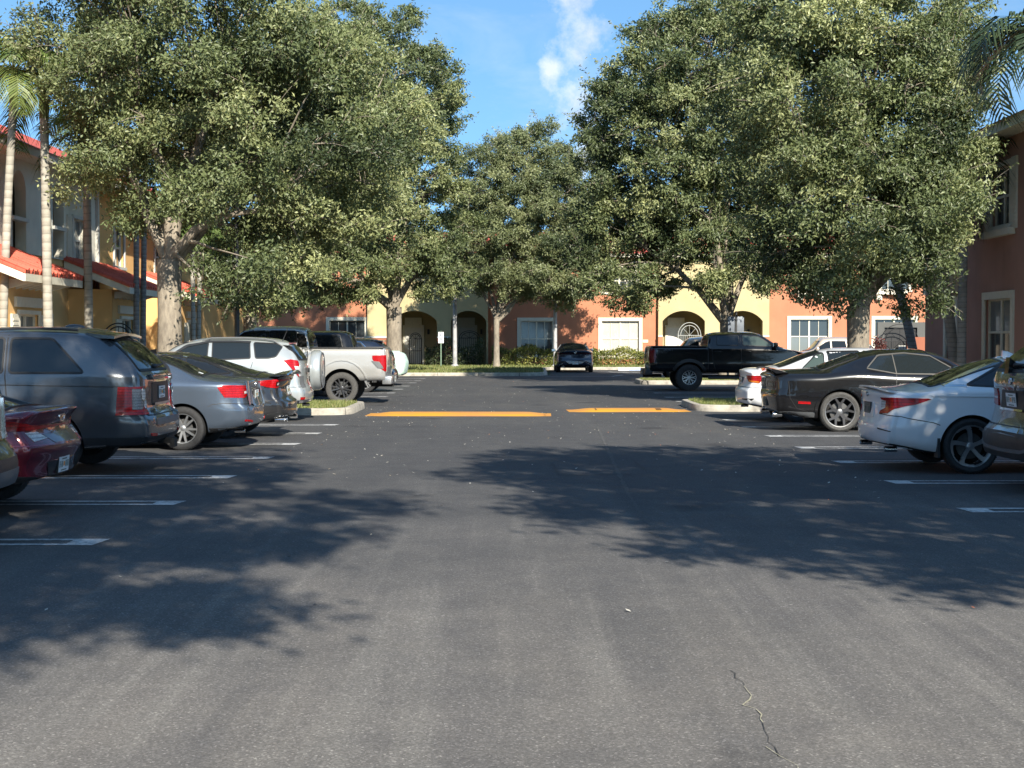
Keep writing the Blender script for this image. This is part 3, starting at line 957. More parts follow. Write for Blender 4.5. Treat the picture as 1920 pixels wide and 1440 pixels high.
# ---- silver compact SUV with the spare wheel on the tailgate
def car_rav():
    S = dict(group=G_L, L=4.40, W=1.83, paint=P_SILVER, R=.35, rim=.23, Ra=.41, axles=(.88, 3.53), style='five', rimmat=M['alloy'],
             top=[(0, 1.58), (.12, 1.63), (.5, 1.675), (1.3, 1.70), (1.9, 1.695), (2.4, 1.62), (3.2, 1.15), (3.6, 1.05), (4.2, .95), (4.4, .85)],
             belt=[(0, 1.20), (.6, 1.20), (2, 1.16), (3.2, 1.04), (4.4, .8)], wr=[(0, .62), (.6, .66), (2.2, .64), (3.1, .72), (4.4, .6)],
             dr=[(0, .08), (2.3, .08), (3.1, .04)], ur=2.0, kp=.16, zm=.70, z2=.42, tum=.95, ds=.10, dt=.14,
             rear=[(.30, .10), (.42, .02), (.52, 0), (.66, .02), (.74, .08), (1.15, .11), (1.24, .14), (1.6, .40)],
             zb=[(0, .36), (.5, .32), (1, .26), (4.0, .25), (4.4, .3)], plan=[(0, .84), (.10, .91), (.3, .97), (.8, 1), (3.3, 1), (4, .93), (4.4, .78)])
    c = left_car('parked_suv', 'silver compact suv carrying a covered spare wheel on its tailgate', 'suv', S, -4.02, 28.0)
    g = M['glass_mid']
    c.windows(rnd([(.60, 1.30), (.74, 1.27), (1.00, 1.27), (1.06, 1.58), (.60, 1.555), (.50, 1.50)], .04), mat=g); c.windows(rnd([(1.10, 1.27), (1.86, 1.235), (1.88, 1.60), (1.14, 1.59)], .03), mat=g)
    c.windows(rnd([(1.96, 1.23), (2.95, 1.17), (2.40, 1.53), (1.96, 1.60)], .05), mat=g)
    c.bothstrip('side', [(1.12, 1.585), (1.5, 1.60), (1.95, 1.595), (2.38, 1.51), (2.6, 1.38)], .035, 'rain_visor', M['plastic'], off=.016)
    c.window('rear', rnd([(-.60, 1.24), (.60, 1.24), (.52, 1.545), (-.52, 1.545)], .06), 'rear_window', seal=.03)
    c.window('front', rnd([(-.66, 1.17), (.66, 1.17), (.54, 1.58), (-.54, 1.58)], .06), 'windshield')
    for sg in (1, -1):
        t = c.patch('wrap', [('r', .66, .90), ('r', .80, .90), ('s', .34, 1.12), ('s', .46, 1.225), ('s', .30, 1.245), ('r', .74, 1.22), ('r', .66, 1.10)], 'tail_light', M['red_lens'], sg=sg, off=.012, res=.05)
        c.patch('wrap', [('r', .67, 1.02), ('r', .90, 1.05), ('r', .94, 1.12), ('r', .70, 1.10)], 'clear_lens', M['clear_lens'], sg=sg, off=.016, parent=t)
        c.patch('wrap', [('r', .68, .91), ('r', .78, .91), ('r', .80, .98), ('r', .68, .98)], 'reversing_lamp', M['clear_lens'], sg=sg, off=.016, parent=t)
        c.patch('wrap', [('r', .62, .45), ('r', .80, .45), ('r', .80, .50), ('r', .62, .50)], 'reflector', M['red_lens'], sg=sg, off=.012)
    # spare wheel in its hard cover on a bracket
    b = MB()
    b.lathe([(0, -.235), (.30, -.235), (.375, -.215), (.405, -.17), (.41, -.06), (.385, -.02), (0, -.02)], c=(0.02, -.06, 1.02), axis='x', n=40)
    o = b.build('spare_wheel', P_SILVER, c.root)
    b = MB(); b.lathe([(.33, -.238), (.345, -.225), (.36, -.238)], c=(.02, -.06, 1.02), axis='x', n=40); b.build('cover_ring', M['greyplastic'], o)
    b = MB(); b.bb(-.0, .16, -.3, .2, .98, 1.06); b.build('spare_bracket', M['plastic'], c.root)
    c.patch('rear', rnd([(.40, .68), (.66, .68), (.66, .92), (.40, .92)], .02), 'plate_recess', M['greyplastic'], off=.006)
    c.plate(-.46, .80)
    lower_trim(c, M['greyplastic'], .44, .33); sill(c, M['greyplastic'], .27, .40); arch_trim(c, P_SILVER, .05)
    seam(c, 'side', [(1.05, 1.20), (1.12, .95), (1.30, .62), (1.34, .4)]); seam(c, 'side', [(1.92, 1.20), (1.92, .4)]); seam(c, 'wrap', [('r', .70, .70), ('s', .40, .70), ('s', .46, .68)])
    seam(c, 'wrap', [('r', .66, 1.22), ('r', .66, .52)])
    c.handle(1.22, 1.02, P_SILVER); c.handle(2.1, 1.0, P_SILVER); c.mirror(2.78, 1.18, P_SILVER); front_lights(c, .8); exhaust(c, -.5, .30, .03)
    for y in (-.58, .58):
        b = MB(); P = [c.ray('top', x, y)[0]+Vector((0, 0, .05 if .6 < x < 2.0 else 0)) for x in np.linspace(.50, 2.1, 10)]
        b.tube(P, .018, 6); b.build('roof_rail', M['greyplastic'], c.root)
    b = MB(); q = c.ray('top', .42, 0)[0]
    b.prism([(q.x+.25, q.z+.02), (q.x-.04, q.z+.0), (q.x-.03, q.z-.05), (q.x+.2, q.z-.03)], 'xz', -.55, .55); b.build('roof_spoiler', P_SILVER, c.root)
    b = MB(); p = c.ray('top', .55, .3)[0]; b.tube([p, p+Vector((-.13, 0, .30))], [.008, .004], 6); b.build('aerial', M['plastic'], c.root)
    return c
car_rav()

# ---- pickups
def make_pickup(name, label, S, xr, yn, P, side, tail, H):
    c = (left_car if side < 0 else right_car)(name, label, 'pickup truck', S, xr, yn)
    x0, x1, xc, xd = H['cab']
    zr = H['rail']
    b0 = zr+.05
    for sg in (1, -1):
        t = c.patch('wrap', tail, 'tail_light', M['red_lens'] if not H.get('dark') else lens('deep_red_lens', (.22, .006, .010)), sg=sg, off=.014, res=.06)
        if not H.get('dark'):
            c.patch('wrap', [('s', .10, .90), ('s', .24, .92), ('s', .40, 1.10), ('s', .20, 1.08)], 'clear_lens', M['greyplastic'], sg=sg, off=.018, parent=t)
    c.patch('rear', rnd([(-c.hw*.80, .80), (c.hw*.80, .80), (c.hw*.80, zr-.05), (-c.hw*.80, zr-.05)], .03), 'tailgate', P, off=.012)
    c.patch('rear', rnd([(-.16, zr-.17), (.16, zr-.17), (.16, zr-.09), (-.16, zr-.09)], .02), 'tailgate_handle', M['gloss_black'], off=.03)
    c.patch('top', rnd([(.12, -c.hw+.17), (.12, c.hw-.17), (x0-.12, c.hw-.17), (x0-.12, -c.hw+.17)], .02), 'bed_cover', M['plastic'], off=.01, res=.15)
    for sg in (1, -1):
        b = MB(); b.bb(.10, x0-.08, sg*(c.hw-.14), sg*(c.hw-.05), zr-.01, zr+.018, bev=.008); b.build('bed_rail', M['plastic'], c.root)
    # step bumper
    b = MB(); b.bb(-.10, .14, -c.hw*.86, c.hw*.86, .50, .70, bev=.03); b.m = 1; b.bb(-.112, .05, -.35, .35, .56, .69, bev=.01)
    b.build('rear_bumper', [H['bumper'], M['plastic']], c.root)
    b = MB(); b.bb(-.09, .5, -.12, .12, .42, .52); b.build('tow_hitch', M['under'], c.root)
    c.plate(0, .62, x=-.115)
    h = H['top']
    if H.get('cab_shade'): c.patch('rear', [(-.80, zr+.03), (.80, zr+.03), (.70, h-.11), (-.70, h-.11)], 'cab_rear_shade', M['gloss_black'], off=.003, res=.08)  # gloss black laid over the silver cab puts its shade into colour
    if H.get('cab_shade'): c.both('side', [(x0-.01, zr+.02), (xd-.25, zr+.0), (xc+.1, h-.13), (xc-.3, h-.075), (x0+.05, h-.075)], 'cab_side_shade', M['gloss_black'], off=.003, res=.08)
    c.windows(rnd(H['w1'], .06), mat=H.get('g1')); c.windows(rnd(H['w2'], .05), mat=H.get('g2'))
    c.window('rear', rnd([(-.62, b0+.05), (.62, b0+.05), (.55, h-.14), (-.55, h-.14)], .05), 'rear_window')
    c.window('front', rnd([(-.70, zr-.04), (.70, zr-.04), (.60, h-.13), (-.60, h-.13)], .05), 'windshield')
    seam(c, 'side', [(x0-.03, zr), (x0-.03, .5)], .02)
    xm = (H['w1'][1][0]+H['w2'][0][0])/2
    seam(c, 'side', [(xm, h-.12), (xm, .45)]); seam(c, 'side', [(x0+.10, zr), (x0+.12, .95), (x0+.25, .55)])
    c.handle(xm+.22, zr-.16, H['handle']); c.handle(x0+.28, zr-.16, H['handle']); c.mirror(xd-.28, zr+.0, H['handle'])
    sill(c, M['plastic'], .40, .48); front_lights(c, 1.0)
    for sg in (1, -1):
        b = MB(); b.tube([(S['axles'][0]+.6, sg*(c.hw-.02), .42), (S['axles'][1]-.6, sg*(c.hw-.02), .42)], .045, 8)
        b.build('side_step', M['plastic'], c.root)
    return c
S = dict(group=G_L, L=5.90, W=2.03, paint=P_SILVER2, R=.405, rim=.27, Ra=.50, axles=(1.16, 4.85), style='multi', rimmat=M['alloy_dark'], tyremat=M['tyre_dusty'],
         top=[(0, 1.43), (1.93, 1.43), (2.0, 1.72), (2.08, 1.93), (2.4, 1.985), (3.2, 1.995), (3.55, 1.95), (4.35, 1.42), (4.8, 1.34), (5.7, 1.27), (5.9, 1.1)],
         belt=[(0, 1.36), (4.4, 1.33), (5.5, 1.2), (5.9, 1.05)], wr=[(0, .93), (1.9, .93), (2.08, .74), (3.4, .72), (4.3, .80), (5.9, .75)], dr=[(0, .012), (1.93, .012), (2.1, .10), (3.4, .10), (4.3, .05)],
         ur=.5, kp=.05, zm=.9, z2=.58, tum=.965, ds=.05, dt=.07, xk=[1.93, 2.0, 2.08], zb=[(0, .60), (5.4, .5), (5.9, .45)], plan=[(0, .955), (.06, .985), (.2, 1), (5.2, 1), (5.7, .92), (5.9, .85)], rear=[(.6, .02), (1.0, 0), (1.43, .03)], rc=.05)
f150 = make_pickup('parked_pickup', 'silver pickup truck with its shaded cab coloured black and dusty tyres', S, -3.10, 36.0, P_SILVER2, -1,
    [('s', .015, .84), ('s', .07, .83), ('s', .26, .97), ('s', .375, 1.15), ('s', .375, 1.235), ('s', .0, 1.245)], dict(cab=(2.05, 2.1, 3.5, 4.35), rail=1.43, top=1.99, bumper=M['alloy'], handle=P_SILVER2, cab_shade=True,
    w1=[(2.28, 1.48), (3.02, 1.47), (3.02, 1.86), (2.34, 1.86)], w2=[(3.12, 1.47), (4.12, 1.45), (3.66, 1.83), (3.12, 1.865)]))
f150.bothstrip('side', [(1.16+.66*math.cos(a*PI/12), .46+.66*math.sin(a*PI/12)) for a in range(-1, 14)], .035, 'wheel_arch', P_SILVER2, off=.02, skirt=.03)

S = dict(group=G_R, L=5.50, W=1.98, paint=P_BLACK, R=.425, rim=.23, Ra=.50, axles=(1.30, 4.52), style='mesh', rimmat=M['alloy'],
         top=[(0, 1.415), (1.82, 1.415), (1.88, 1.7), (1.95, 1.84), (2.3, 1.885), (3.2, 1.895), (3.5, 1.85), (4.30, 1.39), (4.7, 1.30), (5.3, 1.2), (5.5, 1.05)],
         belt=[(0, 1.33), (4.3, 1.31), (5.2, 1.15), (5.5, 1.0)], wr=[(0, .90), (1.8, .90), (1.97, .70), (3.3, .68), (4.2, .78), (5.5, .72)], dr=[(0, .012), (1.82, .012), (2.0, .09), (3.4, .09), (4.3, .05)],
         ur=.5, kp=.05, zm=.86, z2=.56, tum=.955, ds=.05, dt=.07, xk=[1.82, 1.88, 1.95], zb=[(0, .62), (5.0, .5), (5.5, .45)], plan=[(0, .94), (.06, .975), (.2, 1), (4.8, 1), (5.3, .92), (5.5, .84)], rear=[(.6, .02), (1.0, 0), (1.42, .03)], rc=.05)
ranger = make_pickup('parked_pickup', 'black pickup truck with flared arches and knobbly tyres right of the lane', S, 4.45, 45.3, P_BLACK, 1,
    [('s', .01, .88), ('s', .20, .92), ('s', .24, 1.10), ('s', .20, 1.33), ('s', .01, 1.35)], dict(cab=(1.93, 1.98, 3.45, 4.3), rail=1.415, top=1.89, bumper=M['plastic'], handle=P_BLACK, dark=True,
    w1=[(2.18, 1.46), (2.90, 1.45), (2.90, 1.775), (2.20, 1.77)], w2=[(3.02, 1.45), (4.02, 1.41), (3.55, 1.73), (3.02, 1.775)], g2=M['glass_light']))
arch_trim(ranger, M['plastic'], .10)
ranger.text('SPORT', 0, 1.30, .11, M['greyplastic'], kind='side', sg=-1, x=.62, name='side_lettering')

# ---- black boxy SUV, navy SUV, covered car on the left
def car_boxy():
    S = dict(group=G_L, L=4.75, W=1.9, paint=P_BLACK, R=.39, rim=.24, Ra=.46, axles=(.98, 3.7), style='multi', rimmat=M['alloy_dark'],
             top=[(0, 1.84), (.1, 1.88), (.5, 1.90), (2.2, 1.90), (2.6, 1.84), (3.2, 1.3), (3.6, 1.2), (4.75, 1.05)], belt=[(0, 1.28), (3.2, 1.22), (4.75, 1.0)], wr=[(0, .68), (.5, .70), (2.4, .70), (3.2, .78), (4.75, .7)],
             dr=[(0, .07), (2.6, .07), (3.2, .04)], ur=2, kp=.06, zm=.8, z2=.5, tum=.96, rear=[(.4, .05), (.6, 0), (.75, .08), (1.3, .10), (1.85, .26)], zb=[(0, .45), (4.75, .4)])
    c = left_car('parked_suv', 'black boxy suv whose dark glass shows above the silver pickup bed', 'suv', S, -4.35, 40.6)
    c.windows(rnd([(.42, 1.36), (1.50, 1.34), (1.50, 1.77), (.52, 1.77)], .04)); c.windows(rnd([(1.58, 1.34), (2.3, 1.32), (2.3, 1.77), (1.58, 1.77)], .04)); c.windows(rnd([(2.38, 1.32), (3.05, 1.3), (2.6, 1.72), (2.38, 1.77)], .04))
    c.window('rear', rnd([(-.66, 1.34), (.66, 1.34), (.60, 1.76), (-.60, 1.76)], .05), 'rear_window'); c.window('front', rnd([(-.68, 1.32), (.68, 1.32), (.6, 1.78), (-.6, 1.78)], .05), 'windshield')
    for sg in (1, -1): c.patch('wrap', [('r', .72, .95), ('s', .2, .95), ('s', .2, 1.25), ('r', .76, 1.25)], 'tail_light', M['red_lens'], sg=sg, off=.01)
    c.plate(0, 1.0); lower_trim(c, M['plastic'], .58, .47); front_lights(c, .9); c.mirror(2.95, 1.32, P_BLACK); c.handle(1.7, 1.15, P_BLACK)
car_boxy()
def car_navy(label, S2, xr, yn, P, right=False, cat='suv', name='parked_suv', group=G_L, rz=None, loc=None):
    S = dict(group=group, L=4.6, W=1.85, paint=P, R=.36, rim=.24, Ra=.42, axles=(.95, 3.62), style='five', rimmat=M['alloy'],
             top=[(0, 1.60), (.10, 1.635), (.5, 1.67), (1.3, 1.69), (2.0, 1.68), (2.5, 1.58), (3.25, 1.12), (3.6, 1.04), (4.3, .95), (4.6, .82)], belt=[(0, 1.15), (3.2, 1.04), (4.6, .8)], wr=[(0, .62), (.5, .66), (2.4, .62), (3.2, .72), (4.6, .6)],
             dr=[(0, .08), (2.6, .08), (3.2, .04)], ur=2.2, kp=.14, zm=.7, z2=.42, tum=.95, rear=[(.30, .12), (.40, .02), (.52, 0), (.64, .02), (.70, .08), (1.1, .12), (1.6, .52)], zb=[(0, .36), (1, .26), (4.6, .28)],
             plan=[(0, .85), (.10, .92), (.3, .975), (.8, 1), (3.5, 1), (4.2, .93), (4.6, .78)])
    S.update(S2)
    c = Car(name, label, cat, loc or (xr, yn+S['W']/2, 0), (0 if right else PI) if rz is None else rz, S)
    c.windows(rnd([(.85, 1.20), (1.45, 1.19), (1.5, 1.55), (1.10, 1.53)], .05)); c.windows(rnd([(1.52, 1.19), (2.2, 1.17), (2.2, 1.56), (1.57, 1.555)], .04)); c.windows(rnd([(2.28, 1.17), (3.05, 1.12), (2.5, 1.5), (2.28, 1.56)], .04))
    c.bothstrip('side', [(.72, 1.20), (1.10, 1.56), (1.7, 1.595), (2.4, 1.55)], .018, 'window_trim', M['chrome'])
    c.window('rear', rnd([(-.62, 1.20), (.62, 1.20), (.52, 1.55), (-.52, 1.55)], .05), 'rear_window'); c.window('front', rnd([(-.66, 1.12), (.66, 1.12), (.54, 1.56), (-.54, 1.56)], .05), 'windshield')
    for sg in (1, -1): c.patch('wrap', [('r', .45, .98), ('r', .8, .92), ('s', .3, .95), ('s', .5, 1.06), ('r', .8, 1.07), ('r', .45, 1.05)], 'tail_light', M['red_lens'], sg=sg, off=.01)
    c.plate(0, .80); lower_trim(c, M['plastic'], .50, .36); sill(c, M['plastic']); arch_trim(c, M['plastic'], .05)
    front_lights(c, .75); c.mirror(2.9, 1.14, P); c.handle(1.65, 1.0, P); c.handle(2.45, 1.0, P)
    seam(c, 'side', [(2.24, 1.15), (2.24, .4)]); seam(c, 'side', [(1.45, 1.15), (1.5, .8), (1.4, .5)])
    b = MB(); q = c.ray('top', .62, 0)[0]
    b.prism([(q.x+.15, q.z+.012), (q.x-.22, q.z-.015), (q.x-.20, q.z-.05), (q.x+.1, q.z-.04)], 'xz', -.54, .54); b.build('roof_spoiler', P, c.root)
    return c
car_navy('dark navy suv with a roof spoiler between the silver pickup and the mint covered car', {}, -3.52, 43.9, P_NAVY)
def car_cover():
    S = dict(group=G_L, L=4.3, W=1.8, paint=P_MINT, R=.31, rim=.2, Ra=.34, axles=(.85, 3.4), style='five', rimmat=M['alloy_dark'],
             top=[(0, 1.19), (.08, 1.235), (.5, 1.24), (.9, 1.32), (1.6, 1.47), (2.3, 1.46), (3.1, 1.1), (4.3, .85)], belt=[(0, 1.05), (2, 1.0), (4.3, .75)], wr=[(0, .70), (.6, .72), (1.6, .6), (2.4, .6), (3.2, .7), (4.3, .6)],
             dr=[(0, .06), (1.6, .09), (4.3, .05)], ur=1.2, kp=.16, zm=.7, tum=.95, ds=.2, dt=.2, rc=.12, rear=[(.3, .14), (.45, .02), (.8, -.04), (1.0, .02), (1.2, .12)], zb=[(0, .36), (.5, .32), (4.3, .3)],
             plan=[(0, .86), (.10, .93), (.3, .98), (.8, 1), (3.4, 1), (4.3, .8)])
    c = left_car('covered_car', 'car shrouded in a pale mint green fabric cover beyond the navy suv', 'car', S, -3.66, 50.0)
    c.strip('rear', [(-.6, .40), (0, .385), (.6, .40)], .05, 'cover_hem', M['plastic'], off=.01)
car_cover()

# ---- maroon saloon and the dark SUV cut by the left edge of the picture
def car_maroon():
    S = dict(group=G_L, L=4.67, W=1.83, paint=P_MAROON, R=.33, rim=.23, Ra=.38, axles=(.98, 3.7), style='five', rimmat=M['alloy'],
             top=[(0, .995), (.05, 1.005), (.3, 1.0), (.6, 1.06), (1.4, 1.32), (2.0, 1.42), (2.5, 1.42), (2.9, 1.36), (3.6, .98), (4.67, .68)], belt=[(0, .93), (.8, .98), (2, .95), (3.6, .9), (4.67, .62)],
             wr=[(0, .76), (.6, .70), (1.0, .66), (1.7, .56), (2.6, .56), (3.6, .7), (4.67, .6)], dr=[(0, .02), (.6, .05), (1.4, .08), (2.8, .08), (3.6, .04)], ur=1.0, kp=.20, zm=.58, tum=.95, ds=.03, sharp=25,
             rear=[(.25, .16), (.32, .10), (.50, .055), (.60, .0), (.66, -.005), (.70, .03), (.80, .12), (.85, .115), (.93, .06), (1.0, .0)], rc=.045,
             plan=[(0, .86), (.10, .92), (.3, .975), (.8, 1), (3.6, 1), (4.67, .8)])
    c = left_car('parked_saloon', 'maroon saloon with a white licence plate low on its bumper', 'car', S, -4.27, 12.85)
    c.window('top', rnd([(.45, -.62), (.45, .62), (1.45, .50), (1.45, -.50)], .05), 'rear_window')
    c.windows(rnd([(1.0, 1.04), (1.6, 1.0), (1.65, 1.32), (1.45, 1.28)], .04)); c.windows(rnd([(1.7, 1.0), (2.4, .99), (2.4, 1.35), (1.72, 1.34)], .04))
    for sg in (1, -1):
        t = c.patch('wrap', [('r', .0, .815), ('r', .55, .80), ('s', .30, .80), ('s', .42, .86), ('s', .30, .90), ('r', .55, .845), ('r', .0, .835)], 'tail_light', M['red_lens'], sg=sg, off=.008, res=.05)
        c.patch('wrap', [('r', .42, .72), ('r', .70, .70), ('r', .80, .78), ('r', .50, .785)], 'clear_lens', M['clear_lens'], sg=sg, off=.006, parent=t)
        c.patch('rear', rnd([(sg*.40, .30), (sg*.80, .33), (sg*.86, .40), (sg*.50, .36)], .02), 'bumper_insert', M['plastic'], off=.008)
    c.patch('rear', rnd([(-.42, .50), (.42, .50), (.34, .36), (-.34, .36)], .03), 'plate_recess', M['gloss_black'], off=.004)
    c.patch('rear', rnd([(-.44, .76), (.44, .76), (.36, .675), (-.36, .675)], .03), 'bumper_recess', paint('dark_maroon', (.06, .006, .012), .3), off=.004)
    c.plate(0, .445, tilt=-.1); c.oval(0, .905, .085, 'emblem', M['chrome'])
    c.text('ELANTRA', 0, .735, .045, M['chrome'], spacing=1.9, name='boot_lettering')
    c.strip('wrap', [('r', 0, .66), ('r', .85, .665), ('s', .35, .67), ('s', .6, .70)], .012, 'body_crease', paint('maroon_highlight', (.22, .03, .06), .35), off=.006)  # lighter strip paints a highlight along the bumper crease
    lower_trim(c, M['gloss_black'], .33, .24); c.mirror(3.1, 1.0, P_MAROON); front_lights(c, .62)
car_maroon()
def car_edge():
    S = dict(group=G_L, L=4.9, W=1.97, paint=P_DKGREY, R=.38, rim=.25, Ra=.44, axles=(1.0, 3.9), style='five', rimmat=M['alloy_dark'],
             top=[(0, 1.66), (.12, 1.70), (.5, 1.73), (2.2, 1.75), (2.6, 1.70), (3.3, 1.2), (4.9, .95)], belt=[(0, 1.18), (3.3, 1.12), (4.9, .9)], wr=[(0, .70), (.6, .72), (2.4, .70), (3.3, .78), (4.9, .7)],
             dr=[(0, .08), (2.6, .09), (3.3, .05)], ur=2.2, kp=.12, zm=.74, z2=.45, tum=.955, rear=[(.32, .10), (.42, .02), (.60, 0), (.72, .04), (.80, .10), (1.15, .12), (1.70, .50)], zb=[(0, .42), (1, .3), (4.9, .32)])
    c = left_car('parked_suv', 'dark grey suv cut off by the left edge of the photo', 'suv', S, -4.14, 10.35)
    c.window('rear', rnd([(-.72, 1.22), (.72, 1.22), (.60, 1.64), (-.60, 1.64)], .05), 'rear_window')
    c.windows(rnd([(.6, 1.24), (1.6, 1.23), (1.6, 1.62), (.95, 1.60)], .05)); c.windows(rnd([(1.7, 1.23), (2.5, 1.2), (2.5, 1.64), (1.7, 1.63)], .05))
    for sg in (1, -1):
        t = c.patch('wrap', [('r', .74, .82), ('s', .25, .84), ('s', .30, 1.10), ('r', .80, 1.14)], 'tail_light', M['clear_lens'], sg=sg, off=.01)
        c.strip('wrap', [('r', .74, .82), ('s', .25, .84), ('s', .30, 1.10), ('r', .80, 1.14)], .03, 'lamp_trim', M['chrome'], sg=sg, off=.016, closed=True, parent=t)
    lower_trim(c, M['plastic'], .66, .44)
    c.patch('rear', rnd([(-.9, .44), (.9, .44), (.92, .56), (-.92, .56)], .03), 'skid_plate', M['greyplastic'], off=.015); c.plate(0, .95)
car_edge()

# ---- right row
M['paletrim'] = simple('pale_trim', (.13, .12, .105), .4, metal=.3)
def car_white():
    S = dict(group=G_R, L=4.88, W=1.86, paint=P_WHITE, R=.342, rim=.262, Ra=.385, axles=(1.09, 3.92), style='turbine', rimmat=M['alloy'],
             top=[(0, 1.01), (.08, 1.03), (.35, 1.05), (.62, 1.10), (1.5, 1.385), (2.0, 1.46), (2.6, 1.465), (3.0, 1.39), (3.8, 1.0), (4.4, .9), (4.88, .7)], belt=[(0, .955), (.8, 1.02), (2, .99), (3.8, .92), (4.88, .64)],
             wr=[(0, .72), (.6, .72), (1.0, .67), (1.7, .57), (2.6, .57), (3.7, .7), (4.88, .6)], dr=[(0, .03), (.6, .05), (1.4, .08), (2.8, .08), (3.8, .04)], ur=1.1, kp=.20, zm=.60, tum=.96, ds=.05,
             rear=[(.20, .16), (.30, .06), (.42, .01), (.55, 0), (.66, .03), (.85, .06), (.96, .04), (1.04, .01)], plan=[(0, .84), (.10, .905), (.3, .965), (.8, 1), (3.8, 1), (4.4, .95), (4.88, .8)])
    c = right_car('parked_saloon', 'white saloon with long red tail lights and swirl spoke wheels', 'car', S, 4.56, 17.28)
    c.windows(rnd([(1.06, 1.085), (1.75, 1.05), (1.78, 1.375), (1.62, 1.35)], [.02, .04, .04, .05]), mat=M['glass'], seal=.02)
    c.windows(rnd([(1.84, 1.05), (2.5, 1.03), (2.5, 1.395), (1.86, 1.385)], .04)); c.windows(rnd([(2.58, 1.03), (3.5, 1.0), (2.95, 1.34), (2.58, 1.395)], .04))
    c.bothstrip('side', [(.80, 1.075), (1.05, 1.075)], .03, 'window_trim', M['chrome'], off=.007); c.bothstrip('side', [(.80, 1.078), (1.2, 1.24), (1.62, 1.395), (2.2, 1.43), (2.9, 1.37)], .018, 'window_trim', M['chrome'], off=.007)
    c.window('top', rnd([(.66, -.60), (.66, .60), (1.62, .49), (1.62, -.49)], .06), 'rear_window', seal=.03); c.window('top', rnd([(2.9, -.5), (2.9, .5), (3.7, .64), (3.7, -.64)], .05), 'windshield')
    for sg in (1, -1):
        t = c.patch('wrap', [('r', .46, .72), ('r', .70, .735), ('r', .85, .79), ('s', .42, .85), ('s', .60, .915), ('s', .56, .925), ('r', .80, .93), ('r', .48, .925), ('r', .50, .90), ('r', .62, .885), ('r', .60, .80), ('r', .48, .76)], 'tail_light', M['red_lens'], sg=sg, off=.010, res=.05)
        c.patch('wrap', [('r', .49, .80), ('r', .60, .82), ('r', .62, .88), ('r', .50, .89)], 'clear_lens', M['clear_lens'], sg=sg, off=.009, parent=t)
        c.patch('rear', rnd([(sg*.42, .25), (sg*.74, .29), (sg*.70, .335), (sg*.42, .315)], .015), 'bumper_insert', M['gloss_black'], off=.008)
        c.patch('wrap', [('r', .50, .548), ('r', .82, .52), ('r', .82, .508), ('r', .50, .53)], 'bumper_slot', M['plastic'], sg=sg, off=.005)
        exhaust(c, sg*.60, .285, .035)
    c.patch('rear', rnd([(-.30, .67), (.30, .67), (.24, .86), (-.24, .86)], .03), 'plate_recess', P_WHITE, off=.006); c.plate(0, .765, mat=M['greyplastic'], orange=False)
    c.oval(0, .95, .05, 'emblem', M['chrome'])
    p = [Vector((.13+.10*abs(y/.7)**2.5, y, c.ray('top', .2, y*.8)[0].z-.012*abs(y/.7)**2)) for y in np.linspace(-.68, .68, 9)]
    b = MB(); V = []; F = []
    for q in p: V += [(q.x+.13, q.y, q.z-.005), (q.x-.01, q.y, q.z+.018), (q.x-.125, q.y, q.z+.028), (q.x-.125, q.y, q.z+.008), (q.x, q.y, q.z-.012)]
    for i in range(8):
        for k in range(5): F.append((i*5+k, i*5+(k+1) % 5, i*5+5+(k+1) % 5, i*5+5+k))
    F += [(0, 1, 2, 3, 4), (44, 43, 42, 41, 40)]
    b.add(V, F); b.build('spoiler', P_WHITE, c.root)
    lower_trim(c, M['plastic'], .27, .20); sill(c, P_WHITE, .20, .30)
    seam(c, 'wrap', [('r', .46, .72), ('s', .20, .70), ('s', .62, .63), ('s', .70, .60)]); seam(c, 'side', [(1.62, .42), (1.55, .64), (1.74, .95), (1.78, 1.04)]); seam(c, 'side', [(2.54, 1.02), (2.54, .34)])
    seam(c, 'wrap', [('r', .62, 1.0), ('r', .60, .93)]); c.bothstrip('side', [(.60, .955), (1.6, .945), (3.4, .88)], .010, 'body_crease', P_WHITE, off=.008)
    for sg in (1, -1):
        b = MB(); b.bb(.67, .70, sg*(c.hw-.16), sg*(c.hw-.01), .20, .44); b.build('mud_flap', M['plastic'], c.root)
    c.antenna_fin(1.78, P_WHITE); c.handle(1.85, .90, P_WHITE); c.handle(2.75, .88, P_WHITE); c.mirror(3.25, 1.02, P_WHITE); front_lights(c, .68)
car_white()
